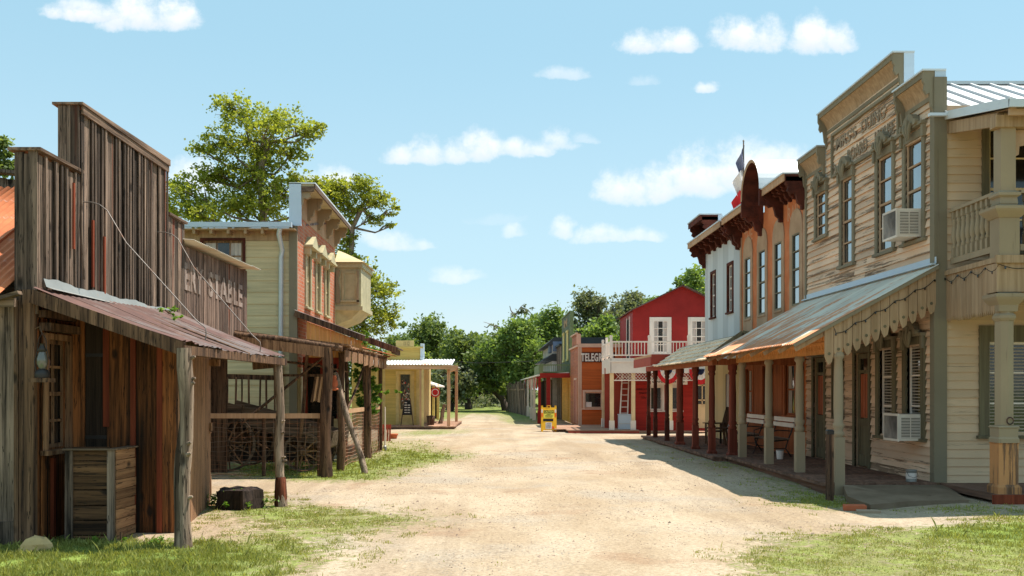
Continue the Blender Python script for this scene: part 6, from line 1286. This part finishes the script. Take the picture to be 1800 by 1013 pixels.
# ------------------------------------------------------------------ ground
def inpoly(x, y, poly):
    inside = np.zeros(x.shape, bool); n = len(poly)
    for i in range(n):
        x0, y0 = poly[i]; x1, y1 = poly[(i + 1) % n]
        if y0 == y1: continue
        c = ((y0 > y) != (y1 > y)) & (x < (x1 - x0) * (y - y0) / (y1 - y0) + x0); inside ^= c
    return inside
def vnoise(x, y, seed=0):
    """smooth value noise, numpy"""
    xi, yi = np.floor(x).astype(int), np.floor(y).astype(int); fx, fy = x - xi, y - yi; fx = fx * fx * (3 - 2 * fx); fy = fy * fy * (3 - 2 * fy)
    h = lambda a, b: (np.sin(a * 127.1 + b * 311.7 + seed * 74.7) * 43758.5453) % 1.0
    return (h(xi, yi) * (1 - fx) + h(xi + 1, yi) * fx) * (1 - fy) + (h(xi, yi + 1) * (1 - fx) + h(xi + 1, yi + 1) * fx) * fy
def fbm(x, y, s=0): return .5 * vnoise(x, y, s) + .27 * vnoise(x * 2.1, y * 2.1, s + 1) + .15 * vnoise(x * 4.3, y * 4.3, s + 2) + .08 * vnoise(x * 9, y * 9, s + 3)
GR = [  # outlines measured on the photograph's ground: (polygon, density, lushness)
 ([(-900, 940), (60, 940), (300, 955), (335, 962), (445, 958), (425, 1013), (380, 1200), (-900, 1400)], 1.0, 1.0),
 ([(330, 968), (400, 925), (420, 900), (500, 880), (640, 890), (830, 915), (700, 935), (600, 950), (650, 980), (560, 1005), (430, 1100), (400, 1013)], .72, .35),
 ([(350, 905), (375, 862), (470, 868), (510, 888), (470, 912), (400, 915)], .95, .9),
 ([(330, 815), (560, 812), (640, 798), (665, 770), (740, 772), (770, 790), (850, 802), (745, 818), (700, 845), (600, 851), (480, 846), (370, 834)], .95, .75),
 ([(735, 968), (790, 972), (785, 988), (735, 984)], .6, .5), ([(800, 978), (850, 983), (835, 993), (800, 990)], .6, .5), ([(560, 980), (620, 985), (590, 1002), (560, 998)], .9, .7),
 ([(600, 800), (680, 762), (720, 757), (830, 750), (830, 762), (740, 767), (700, 775)], .85, .55),
 ([(690, 722), (800, 716), (890, 713), (950, 727), (965, 742), (900, 738), (850, 726), (790, 728), (780, 745), (700, 745)], .98, .85),
 ([(870, 735), (962, 740), (955, 752), (905, 749)], .95, .95),
 ([(1240, 975), (1330, 948), (1450, 938), (1600, 928), (1700, 918), (1800, 905), (2600, 900), (2600, 1400), (1220, 1400), (1300, 1013)], .80, .38),
 ([(1590, 925), (1700, 915), (1810, 903), (2600, 900), (2600, 965), (1760, 968), (1690, 945)], 1.0, 1.0),
 ([(1125, 772), (1200, 782), (1300, 803), (1440, 848), (1510, 862), (1490, 876), (1390, 868), (1320, 835), (1200, 796)], .98, .8),
 ([(1368, 880), (1440, 870), (1500, 878), (1492, 895), (1385, 891)], 1.25, 1.2),
 ([(1620, 885), (1760, 878), (1800, 876), (1800, 898), (1700, 902), (1620, 898)], .9, .8),
]
def grass_at(X, Y):
    px_ = CX + X * F0 / np.maximum(Y, .5); py_ = HY + (CZ - GZ) * F0 / np.maximum(Y, .5)
    jx = (fbm(X * 1.7, Y * 1.7, 5) - .5) * 70 * np.clip(14 / np.maximum(Y, 1), .15, 1.5); jy = (fbm(X * 1.7, Y * 1.7, 9) - .5) * 34 * np.clip(14 / np.maximum(Y, 1), .12, 1.5)
    d = np.zeros_like(X); l = np.zeros_like(X)
    for poly, de, lu in GR:
        k = inpoly(px_ + jx, py_ + jy, poly) & (Y > 2); d = np.where(k, np.maximum(d, de), d); l = np.where(k, np.maximum(l, lu), l)
    beyond = (Y > 103) | ((Y > 46) & (np.abs(X + 1.2) > 6)) | (X < -9.5) | (X > 13.5) | ((Y > 60) & ((X < -3) | (X > .5)))
    d = np.where(beyond, .97, d); l = np.where(beyond, .7, l)
    return d, l
def grass_soft(X, Y):
    D_ = np.zeros_like(X); L_ = np.zeros_like(X); k = np.clip(Y / 12, .7, 2.5)
    for i, (a, b) in enumerate(((0, 0), (.45, 0), (-.45, 0), (0, .5), (0, -.5), (.3, .3), (-.3, -.3), (.7, -.2), (-.7, .2))): d, l = grass_at(X + a * k, Y + b * k); D_ += d / 9; L_ += l / 9
    return D_, L_
def gheight(X, Y):
    h = np.full_like(X, GZ); near = np.exp(-((X - 5.2) / 1.3) ** 2 - ((Y - 16) / 2.2) ** 2) * -.10
    h = h + near + (fbm(X * .6, Y * .6, 3) - .5) * .05 * (Y < 60) + (fbm(X * 2.5, Y * 2.5, 4) - .5) * .015 * (Y < 40)
    return h
def spaced(stops):
    out = []
    for (a, b, st) in stops: out += list(np.arange(a, b, st))
    return np.array(out + [stops[-1][1]])
gx = spaced([(-1500, -200, 260), (-200, -40, 20), (-40, -12, 2), (-12, 12, .085), (12, 40, 2), (40, 200, 20), (200, 1500, 260)])
gy = spaced([(-300, -20, 70), (-20, 6, 3), (6, 24, .085), (24, 50, .22), (50, 120, .8), (120, 300, 15), (300, 2400, 300)])
GX, GY = np.meshgrid(gx, gy); GH = gheight(GX, GY); D, L = grass_soft(GX, GY)
def blur(A):
    B = A.copy(); B[1:-1, 1:-1] = (A[1:-1, 1:-1] * 2 + A[:-2, 1:-1] + A[2:, 1:-1] + A[1:-1, :-2] + A[1:-1, 2:]) / 6; return B
for _ in range(4): D = blur(D); L = blur(L)
me = bpy.data.meshes.new('ground'); nx, ny = len(gx), len(gy); co = np.stack([GX, GY, GH], -1).reshape(-1, 3)
idx = np.arange(nx * ny).reshape(ny, nx); q = np.stack([idx[:-1, :-1], idx[:-1, 1:], idx[1:, 1:], idx[1:, :-1]], -1).reshape(-1, 4)
me.vertices.add(len(co)); me.vertices.foreach_set('co', co.ravel()); me.loops.add(q.size); me.loops.foreach_set('vertex_index', q.ravel().astype(np.int32)); me.polygons.add(len(q)); me.polygons.foreach_set('loop_start', np.arange(0, q.size, 4, dtype=np.int32))
at = me.attributes.new('grass', 'FLOAT', 'POINT'); at.data.foreach_set('value', D.ravel().astype(np.float32)); at = me.attributes.new('lush', 'FLOAT', 'POINT'); at.data.foreach_set('value', L.ravel().astype(np.float32)); me.update(); me.validate()
me.polygons.foreach_set('use_smooth', [True] * len(me.polygons))
go = bpy.data.objects.new('ground', me); COL.objects.link(go); tagp(go, 'pale sandy gravel street with red dirt and patchy grass verges', 'ground', None, 'structure')
gm, nt, b = base_mat('sandy_gravel_and_turf', .95, .1)
tcn = N(nt, 'ShaderNodeTexCoord'); O_ = tcn.outputs['Object']
ns = lambda sc, de=6.0, ro=.6: N(nt, 'ShaderNodeTexNoise', {'Vector': O_, 'Scale': sc, 'Detail': de, 'Roughness': ro}).outputs[0]
mpw = N(nt, 'ShaderNodeMapping', {0: O_, 3: (.8, .30, 1)}); wide = N(nt, 'ShaderNodeTexNoise', {'Vector': mpw.outputs[0], 'Scale': .8, 'Detail': 6.0, 'Roughness': .62}).outputs[0]
sand = MIX(nt, SMOOTH(nt, wide, .35, .65), (.44, .325, .215), (.56, .44, .315))
sand = MIX(nt, M_(nt, 'MULTIPLY', SMOOTH(nt, ns(.35, 5.0), .50, .66), .75), sand, (.46, .385, .305))
sand = MIX(nt, M_(nt, 'MULTIPLY', SMOOTH(nt, ns(.55, 7.0), .56, .68), .55), sand, (.36, .215, .13))
mpt = N(nt, 'ShaderNodeMapping', {0: O_, 3: (1.15, .05, 1)}); trk = N(nt, 'ShaderNodeTexNoise', {'Vector': mpt.outputs[0], 'Scale': 1.0, 'Detail': 5.0, 'Roughness': .55, 'Distortion': .3}).outputs[0]
sand = MIX(nt, M_(nt, 'MULTIPLY', SMOOTH(nt, trk, .53, .62), .26), sand, (.27, .195, .135)); sand = MIX(nt, M_(nt, 'MULTIPLY', SMOOTH(nt, ns(3.2, 9.0, .8), .52, .64), .45), sand, (.26, .195, .14))
fine = ns(20.0, 8.0, .8); sand = MIX(nt, SMOOTH(nt, fine, .38, .62), MIX(nt, 1.0, sand, (.68, .66, .63), 'MULTIPLY'), sand)
vor = N(nt, 'ShaderNodeTexVoronoi', {'Vector': O_, 'Scale': 26.0}); gp = M_(nt, 'MULTIPLY', SMOOTH(nt, vor.outputs[0], .34, .22), M_(nt, 'GREATER_THAN', N(nt, 'ShaderNodeSeparateXYZ', {0: vor.outputs[1]}).outputs[0], .62))
sand = MIX(nt, M_(nt, 'MULTIPLY', gp, SMOOTH(nt, ns(.7, 4.0), .42, .60)), sand, (.22, .20, .17))
gd = N(nt, 'ShaderNodeAttribute', attribute_name='grass').outputs['Fac']; lu = N(nt, 'ShaderNodeAttribute', attribute_name='lush').outputs['Fac']
tuft = ns(7.0, 8.0, .72)
turf = MIX(nt, lu, (.34, .29, .13), (.17, .22, .05)); turf = MIX(nt, SMOOTH(nt, ns(2.2, 6.0), .42, .60), turf, MIX(nt, lu, (.32, .31, .11), (.27, .34, .075)))
turf = MIX(nt, SMOOTH(nt, ns(30.0, 5.0, .7), .40, .62), MIX(nt, 1.0, turf, (.55, .58, .5), 'MULTIPLY'), turf)
gmix = SMOOTH(nt, M_(nt, 'ADD', gd, M_(nt, 'MULTIPLY', M_(nt, 'SUBTRACT', tuft, .5), 2.4)), .38, .80)
col = MIX(nt, gmix, sand, turf); nt.links.new(col, b.inputs['Base Color'])
hb = M_(nt, 'ADD', M_(nt, 'ADD', M_(nt, 'MULTIPLY', fine, .6), M_(nt, 'MULTIPLY', trk, 1.0)), M_(nt, 'ADD', M_(nt, 'MULTIPLY', gp, .5), M_(nt, 'MULTIPLY', gmix, .6)))
bp = N(nt, 'ShaderNodeBump', {'Height': hb, 'Strength': .55, 'Distance': .03}); nt.links.new(bp.outputs[0], b.inputs['Normal']); me.materials.append(gm)

def bulk(name, V, nper, rnd, mat, label, cat, kind='stuff', parent=None, loc=(0, 0, 0)):
    """many small faces with nper corners each, from an (n, nper, 3) array"""
    V = np.asarray(V, dtype=np.float32) - np.array(loc, dtype=np.float32); n = len(V); me = bpy.data.meshes.new(name)
    me.vertices.add(n * nper); me.vertices.foreach_set('co', V.ravel()); me.loops.add(n * nper); me.loops.foreach_set('vertex_index', np.arange(n * nper, dtype=np.int32))
    me.polygons.add(n); me.polygons.foreach_set('loop_start', np.arange(0, n * nper, nper, dtype=np.int32)); at = me.attributes.new('rnd', 'FLOAT', 'FACE'); at.data.foreach_set('value', np.asarray(rnd, dtype=np.float32)); me.update(); me.materials.append(mat)
    o = bpy.data.objects.new(name, me); COL.objects.link(o)
    if parent: o.parent = parent
    if label: tagp(o, label, cat, None, kind)
    return o
def blades(name, n, xr, yr, hh, lush, mat, label, wid=.006):
    X = rs.uniform(*xr, n * 5); Y = rs.uniform(*yr, n * 5); D_, L_ = grass_soft(X, Y); tf = fbm(X * 4, Y * 4, 21)
    k = (D_ * .9 + (tf - .5) * 1.9 > rs.uniform(.35, 1.05, n * 5)) & (D_ > .13) & ((L_ + rs.uniform(-.25, .25, n * 5) > .6) == lush); X, Y, tf = X[k][:n], Y[k][:n], tf[k][:n]; n = len(X)
    Z = gheight(X, Y); a = rs.uniform(0, 2 * np.pi, n); h = hh * .40 * rs.lognormal(0, .50, n) * (.4 + 1.3 * tf); w = wid * rs.uniform(.7, 1.5, n) * np.clip(Y / 11, .9, 2.6); l = h * rs.uniform(.15, .8, n); b_ = rs.uniform(0, 2 * np.pi, n)
    V = np.zeros((n, 4, 3)); V[:, 0] = np.stack([X - w * np.cos(a), Y - w * np.sin(a), Z - .01], -1); V[:, 1] = np.stack([X + w * np.cos(a), Y + w * np.sin(a), Z - .01], -1)
    V[:, 2] = np.stack([X + l * .4 * np.cos(b_) + w * .7 * np.cos(a), Y + l * .4 * np.sin(b_) + w * .7 * np.sin(a), Z + h * .6], -1); V[:, 3] = np.stack([X + l * np.cos(b_), Y + l * np.sin(b_), Z + h], -1)
    bulk(name, V, 4, rs.uniform(0, .86, n) , mat, label, 'grass')
blades('grass', 60000, (-6.5, -1.5), (8.6, 11.8), .055, True, GRASSL, 'lush green grass in front of the weathered shed', .005)
blades('grass', 26000, (-6.0, -.3), (10.5, 34), .05, True, GRASSL, 'green grass along the pole shelter and around the stump', .006)
blades('grass', 38000, (-4.5, 1.0), (8.6, 17), .026, False, GRASSD, 'short dry turf beside the gravel street on the left', .005)
blades('grass', 34000, (1.8, 9), (8.6, 14), .026, False, GRASSD, 'short dry turf in the right foreground', .005)
blades('grass', 34000, (4.0, 12), (9.0, 17.4), .05, True, GRASSL, 'bright green grass at the right edge and by the hitching post', .005)
blades('grass', 14000, (2.5, 7.5), (13.5, 36), .03, False, GRASSL, 'thin weedy grass strip along the boardwalk edge', .006)
# loose pebbles
n = 15000; X = rs.uniform(-4.5, 5.2, n); Y = 8.6 + rs.power(1.4, n) * 20; D_, L_ = grass_at(X, Y); k = (fbm(X * .8, Y * .8, 31) > .45) & (D_ < .9); X, Y = X[k], Y[k]; m = MB(); Z = gheight(X, Y)
for x, y, z in zip(X, Y, Z):
    r = random.uniform(.005, .013) * (1 if random.random() > .03 else 2.2); a = random.uniform(0, 6); pts = [(x + r * math.cos(a + j * 1.257) * random.uniform(.7, 1.2), y + r * math.sin(a + j * 1.257) * random.uniform(.7, 1.2), z) for j in range(5)]; tp = (x + r * .2, y, z + r * .8)
    rr_ = random.random(); nv = len(m.v); m.v += pts + [tp]
    for j in range(5): m.f.append((nv + j, nv + (j + 1) % 5, nv + 5)); m.m.append(0); m.r.append(rr_); m.sm.append(False)
PEB = wood('gravel_pebble', (.17, .135, .105), (.42, .35, .28), 'n', var=1.2); o = m.build('gravel', PEB); tagp(o, 'loose pebbles strewn over the sandy street', 'gravel', None, 'stuff')

# ------------------------------------------------------------------ plants
def leafcloud(blobs, size, nclump=None, spread=.45, shell=.55, per=30):
    """blobs: (cx,cy,cz,rx,ry,rz,n). Returns (n,4,3) leaves and their tints; leaves gather in clumps with gaps between"""
    VV, RR = [], []
    for (cx, cy, cz, rx, ry, rz, n) in blobs:
        nc = max(5, int(n / per)) if nclump is None else nclump
        d = rs.normal(size=(nc, 3)); d /= np.linalg.norm(d, axis=1)[:, None]; rad = rs.uniform(shell, 1.0, nc)[:, None] ** .7
        C = np.array([cx, cy, cz]) + d * rad * np.array([rx, ry, rz]); cr = spread * (min(rx, rz) ** .6) * rs.uniform(.35, 1.0, nc); ct = rs.uniform(0, .62, nc)
        k = rs.randint(0, nc, n); P = C[k] + rs.normal(size=(n, 3)) * (cr[k][:, None]) * np.array([.55, .55, .36])
        s = size * rs.uniform(.55, 1.3, n)[:, None]; u_ = rs.normal(size=(n, 3)); u_ /= np.linalg.norm(u_, axis=1)[:, None]; w_ = rs.normal(size=(n, 3)) + np.array([0, 0, 1.1]); nn = w_ / np.linalg.norm(w_, axis=1)[:, None]
        t1 = np.cross(u_, nn); t1 /= np.linalg.norm(t1, axis=1)[:, None] + 1e-9; t2 = np.cross(nn, t1)
        V = np.stack([P - t1 * s, P - t2 * s * .55 , P + t1 * s * .9, P + t2 * s * .6], 1); VV.append(V); RR.append(np.clip(ct[k] + rs.uniform(-.12, .38, n), 0, 1))
    return np.concatenate(VV), np.concatenate(RR)
def limbs(m, base, joints, blobs, r0, per=5, twig=.25):
    pts = [Vector(base)] + [Vector(j) for j in joints]; K = len(pts)
    m.tube(pts, [r0 * (1.25 if i == 0 else 1 - .55 * i / K) for i in range(K)], 10, jit=.05)
    for bl in blobs:
        c = Vector(bl[:3]); s = min(pts[1:], key=lambda p: (p - c).length + max(0, p.z - c.z) * 2); mid = s.lerp(c, .5) + Vector((random.uniform(-.3, .3), random.uniform(-.3, .3), random.uniform(-.5, -.1)))
        m.tube([s, mid, c], [r0 * .34, r0 * .20, r0 * .10], 7, jit=.06)
        for _ in range(per):
            d = Vector((random.gauss(0, 1), random.gauss(0, 1), random.gauss(.2, .8))).normalized(); e = c + Vector((d.x * bl[3], d.y * bl[4], d.z * bl[5])) * .85; q = mid.lerp(c, random.uniform(.1, 1)); m.tube([q, q.lerp(e, .5) + Vector((0, 0, .1)), e], [r0 * .14, r0 * .09, r0 * .03], 5)
def tree(name, label, base, joints, blobs, size, leafmat, bark, r0, group=None, spread=.45, shell=.5, per=5, cp=30):
    t = T(name, label, 'tree', base, group); m = MB(); limbs(m, base, joints, blobs, r0, per); t.part('trunk', m, bark)
    V, rr_ = leafcloud(blobs, size, spread=spread, shell=shell, per=cp); bulk('crown', V, 4, rr_, leafmat, None, None, None, t.o, base); return t
def B(x, y, Y, rx, ry, n, dy=None): 
    c = px(x, y, Y); k = Y / F0; return (c.x, c.y + (dy or 0), c.z, rx * k, rx * k * .9, ry * k, n)
YT = 41.0; g0 = Vector((-9.6, YT, GZ))
blobs = [B(425, 205, YT, 52, 36, 1000), B(490, 208, YT, 44, 30, 900, .6), B(540, 232, YT, 30, 22, 520), B(400, 185, YT, 26, 20, 300), B(560, 225, YT, 14, 10, 120), B(395, 255, YT, 45, 32, 900, -.5), B(350, 262, YT, 24, 16, 240), B(455, 262, YT, 55, 36, 1300, .5), B(515, 268, YT, 34, 26, 600), B(450, 305, YT, 62, 34, 1500),
 B(385, 310, YT, 46, 30, 900), B(520, 312, YT, 30, 22, 500, .8), B(335, 345, YT, 46, 32, 1200, -.8), B(300, 368, YT, 26, 18, 400), B(400, 358, YT, 62, 30, 1500, .4), B(470, 358, YT, 50, 34, 1300), B(360, 382, YT, 50, 24, 1000, -1), B(540, 380, YT, 40, 40, 700, 1), B(552, 325, YT, 26, 22, 420, .6), B(430, 240, YT, 40, 28, 500, 1), B(480, 235, YT, 40, 28, 500, -1), B(420, 325, YT, 50, 30, 700, 1), B(500, 340, YT, 40, 26, 500, -.5), B(360, 315, YT, 30, 20, 300)]
tree('sycamore_tree', 'tall airy yellow green sycamore rising behind the sage building', g0, [(-9.7, YT, 3), (-9.9, YT, 6), (-10.2, YT, 8.4), (-10.4, YT, 10.5), (-10.0, YT, 11.8)], [b[:6] + (int(b[6] * 1.3),) for b in blobs], .080, SYCL, BARK, .22, None, .42, .05, cp=17)
blobs = [B(590, 335, 43, 40, 26, 900), B(640, 328, 43, 34, 22, 700), B(672, 352, 43, 26, 18, 380), B(690, 372, 43, 12, 12, 120), B(620, 365, 43, 40, 24, 700), B(655, 385, 43, 22, 14, 220), B(688, 398, 43, 9, 7, 60), B(600, 400, 43, 34, 26, 500), B(610, 430, 43, 22, 26, 300),
 B(640, 475, 43, 36, 26, 900), B(668, 510, 43, 34, 26, 900), B(620, 520, 43, 40, 30, 900), B(660, 548, 43, 42, 30, 1100), B(640, 580, 43, 44, 26, 900), B(690, 560, 43, 15, 22, 260), B(600, 470, 43, 30, 30, 400), B(572, 335, 43, 26, 22, 400), B(615, 455, 43, 30, 26, 400), B(600, 340, 43, 30, 22, 400), B(650, 350, 43, 30, 20, 350)]
tree('sycamore_tree', 'lower spreading yellow green sycamore to the right behind the oriel', (-7.4, 43, GZ), [(-7.3, 43, 2), (-7.2, 43, 4.5), (-7.0, 43, 6.5), (-6.9, 43, 8.6), (-6.5, 43, 9.4)], [b[:6] + (int(b[6] * 1.3),) for b in blobs], .080, SYCL, BARK, .18, None, .42, .05, cp=17)
tree('cedar_tree', 'dark green tree peeking over the shed at the left edge', (-20.5, 38, GZ), [(-20.5, 38, 5), (-20.4, 38, 9)], [B(-15, 262, 38, 32, 26, 800), B(-30, 300, 38, 50, 40, 900), B(5, 285, 38, 18, 14, 200), B(0, 250, 38, 9, 12, 90)], .13, OAKL, BARKD, .3)
# live oaks closing the street: (x centre, top y, depth, half width px, label)
def oak(x, ytop, ybot, Y, hw, label, mat=OAKL, n=2600, lean=0, size=.17, name='live_oak', bark=BARKD):
    hz_ = (ybot - ytop); bl = []; cy_ = (ytop + ybot) / 2
    n = int(n * 2.0)
    n = int(n * 1.0)
    for k in range(20):
        a = random.uniform(0, 6.28); q = random.uniform(.1, .85); bx = x + hw * q * math.cos(a); by = cy_ + hz_ * .30 * math.sin(a) + random.uniform(-4, 4); bl.append(B(bx, by, Y, hw * random.uniform(.30, .44), hz_ * random.uniform(.19, .27), int(n / 16), random.uniform(-2, 1.2)))
    bl.append(B(x, ytop + hz_ * .22, Y, hw * .42, hz_ * .22, int(n / 9)))
    g = Vector(((x + lean - CX) * Y / F0, Y, GZ)); c = px(x, ybot - 8, Y); top = px(x, ytop + hz_ * .45, Y)
    return tree(name, label, g, [g.lerp(c, .5) + Vector((.2, 0, .1)), c, c.lerp(top, .5), top], bl, size, mat, bark, .30, 'oak trees at the end of the street', .75, .2, 3)
oak(700, 590, 690, 84, 60, 'dark oak crown just right of the yellow shop roof')
oak(752, 556, 695, 92, 58, 'tall rounded oak left of the street axis', n=3600)
oak(812, 578, 700, 88, 52, 'dense dark oak at the middle of the street end', n=3000, lean=12)
oak(790, 640, 705, 80, 46, 'low shady oak over the grass at the street end', OAKG, n=1800)
oak(868, 590, 695, 82, 50, 'oak with a thick leaning trunk at the street end', n=3000, lean=22)
oak(918, 560, 680, 78, 62, 'bright oak above the far plank fence', OAKB, n=4200)
oak(965, 548, 672, 86, 60, 'bright broad oak behind the stone house', OAKB, n=4200)
oak(1040, 512, 620, 92, 52, 'grey green thin oak behind the telegraph office', OAKG, n=2600)
oak(1062, 560, 640, 74, 40, 'low green oak beside the red house', OAKB, n=2000)
oak(1110, 512, 610, 95, 60, 'tall oak behind the left of the red house', OAKG, n=2400)
oak(1148, 525, 620, 84, 50, 'green oak rising over the red house roof', OAKB, n=2600)
oak(1222, 466, 640, 62, 42, 'green oak between the red house and the white building', OAKB, n=3000)
oak(1270, 455, 600, 70, 50, 'green oak hidden behind the white corrugated building', OAKL, n=1200)
oak(640, 600, 700, 98, 60, 'oak behind the yellow shop', n=2000)
oak(842, 596, 700, 104, 70, 'far oak filling the gap above the cottage', n=2600, lean=-30)
oak(735, 610, 705, 100, 60, 'far oak left of the cottage', n=2200); oak(930, 610, 705, 104, 60, 'far oak right of the cottage', n=2200)
for q_ in ((725, 575, 700, 112, 60, 'oak crown behind the rounded oak'), (780, 586, 700, 110, 56, 'oak crown filling between the rounded and the dense oak'), (835, 582, 700, 112, 58, 'oak crown behind the leaning oak'), (890, 575, 700, 108, 56, 'oak crown between the leaning and the bright oak'), (1000, 560, 690, 100, 60, 'oak crown behind the green false front')): oak(*q_, OAKL if q_[0] % 10 else OAKB, n=2200)
t = T('dead_tree', 'bare grey snag poking above the oaks at the street end', 'tree', (0, 80, GZ)); m = MB(); Yd = 79
b0 = px(905, 640, Yd); m.tube([(b0.x, Yd, GZ), b0, px(900, 590, Yd), px(897, 565, Yd)], [.2, .15, .1, .06], 7)
for pts in ([(900, 590), (880, 578), (862, 570), (850, 566)], [(880, 578), (872, 588), (864, 592)], [(898, 575), (905, 555), (915, 540), (922, 534)], [(905, 555), (898, 546), (896, 538)], [(915, 540), (928, 545), (934, 552)], [(905, 600), (925, 575), (932, 558)], [(862, 570), (856, 576), (851, 574)]): m.tube([px(a, b, Yd) for a, b in pts], [.06, .045, .03, .015][:len(pts)], 5)
t.part('branches', m, BRANCHG); V, r_ = leafcloud([B(910, 552, Yd, 14, 10, 160), B(925, 545, Yd, 10, 8, 100), B(868, 574, Yd, 12, 6, 90)], .12); bulk('crown', V, 4, r_, OAKG, None, None, None, t.o, (0, 80, GZ))
# far wood that closes the horizon
V, r_ = leafcloud([(x, 175 + random.uniform(-12, 25), random.uniform(1.5, 4.5), 9, 7, random.uniform(3.5, 6), 900) for x in range(-150, 190, 9)], .55, spread=.7); bulk('distant_wood', V, 4, r_, OAKL, 'distant wood closing the horizon beyond the street', 'wood')
# shrubs in the shade under the oaks
V, r_ = leafcloud([(random.uniform(-9, 1.5), random.uniform(92, 106), random.uniform(-.1, .5), 1.3, 1, random.uniform(.5, .9), 260) for _ in range(22)], .12); bulk('undergrowth', V, 4, r_, OAKG, 'scrubby undergrowth in the shade of the far oaks', 'shrubs')
# vines
def vine(name, label, stems, blobs, size=.05, mat=VINEL, r=.012):
    t = T(name, label, 'plant', stems[0][0]); m = MB()
    for s in stems: m.tube(s, r, 5, cap=False)
    t.part('stem', m, LOGD); V, rr_ = leafcloud(blobs, size, spread=.25); bulk('foliage', V, 4, rr_, mat, None, None, None, t.o, stems[0][0])
vine('climbing_vine', 'bright green vine climbing the shelter posts above the fence', [[(-3.7, 26.2, -.1), (-3.75, 26.2, 1.2), (-3.7, 26.1, 2.3)], [(-3.7, 27.5, -.1), (-3.6, 27.5, 1.4), (-3.6, 27.3, 2.1)]], [B(640, 700, 26.2, 15, 34, 1000), B(634, 660, 26.2, 12, 26, 600), B(655, 700, 26.5, 13, 30, 800), B(652, 655, 26.4, 10, 22, 400), B(662, 690, 26.6, 8, 16, 120), B(640, 590, 25.5, 9, 18, 90), B(690, 690, 27, 14, 4, 60)])
vine('roof_weed', 'green sprig growing along the rusty shed roof flashing', [[px(290, 545, 14), px(300, 552, 14)]], [B(294, 545, 14.2, 16, 7, 110), B(310, 556, 14.3, 10, 5, 50)], .028)
c = gpt(421, 893); vine('stump_weeds', 'leafy green weeds growing round the charred stump', [[(c.x - .3, c.y, GZ), (c.x - .32, c.y - .05, .1)]], [(c.x - .42, c.y - .02, -.05, .16, .12, .13, 240), (c.x + .42, c.y - .05, -.10, .16, .1, .08, 130), (c.x, c.y - .28, -.10, .3, .06, .07, 140), (c.x - .1, c.y - .1, .11, .2, .15, .04, 40)], .024)
vine('crate_weeds', 'low leafy weeds sprouting at the foot of the crate and post', [[(-4.4, 11.2, GZ), (-4.4, 11.2, .0)]], [(-4.55, 11.25, -.14, .28, .12, .09, 240), (-4.0, 11.15, -.14, .35, .12, .08, 240), (-4.75, 11.2, -.1, .1, .06, .1, 60)], .020)
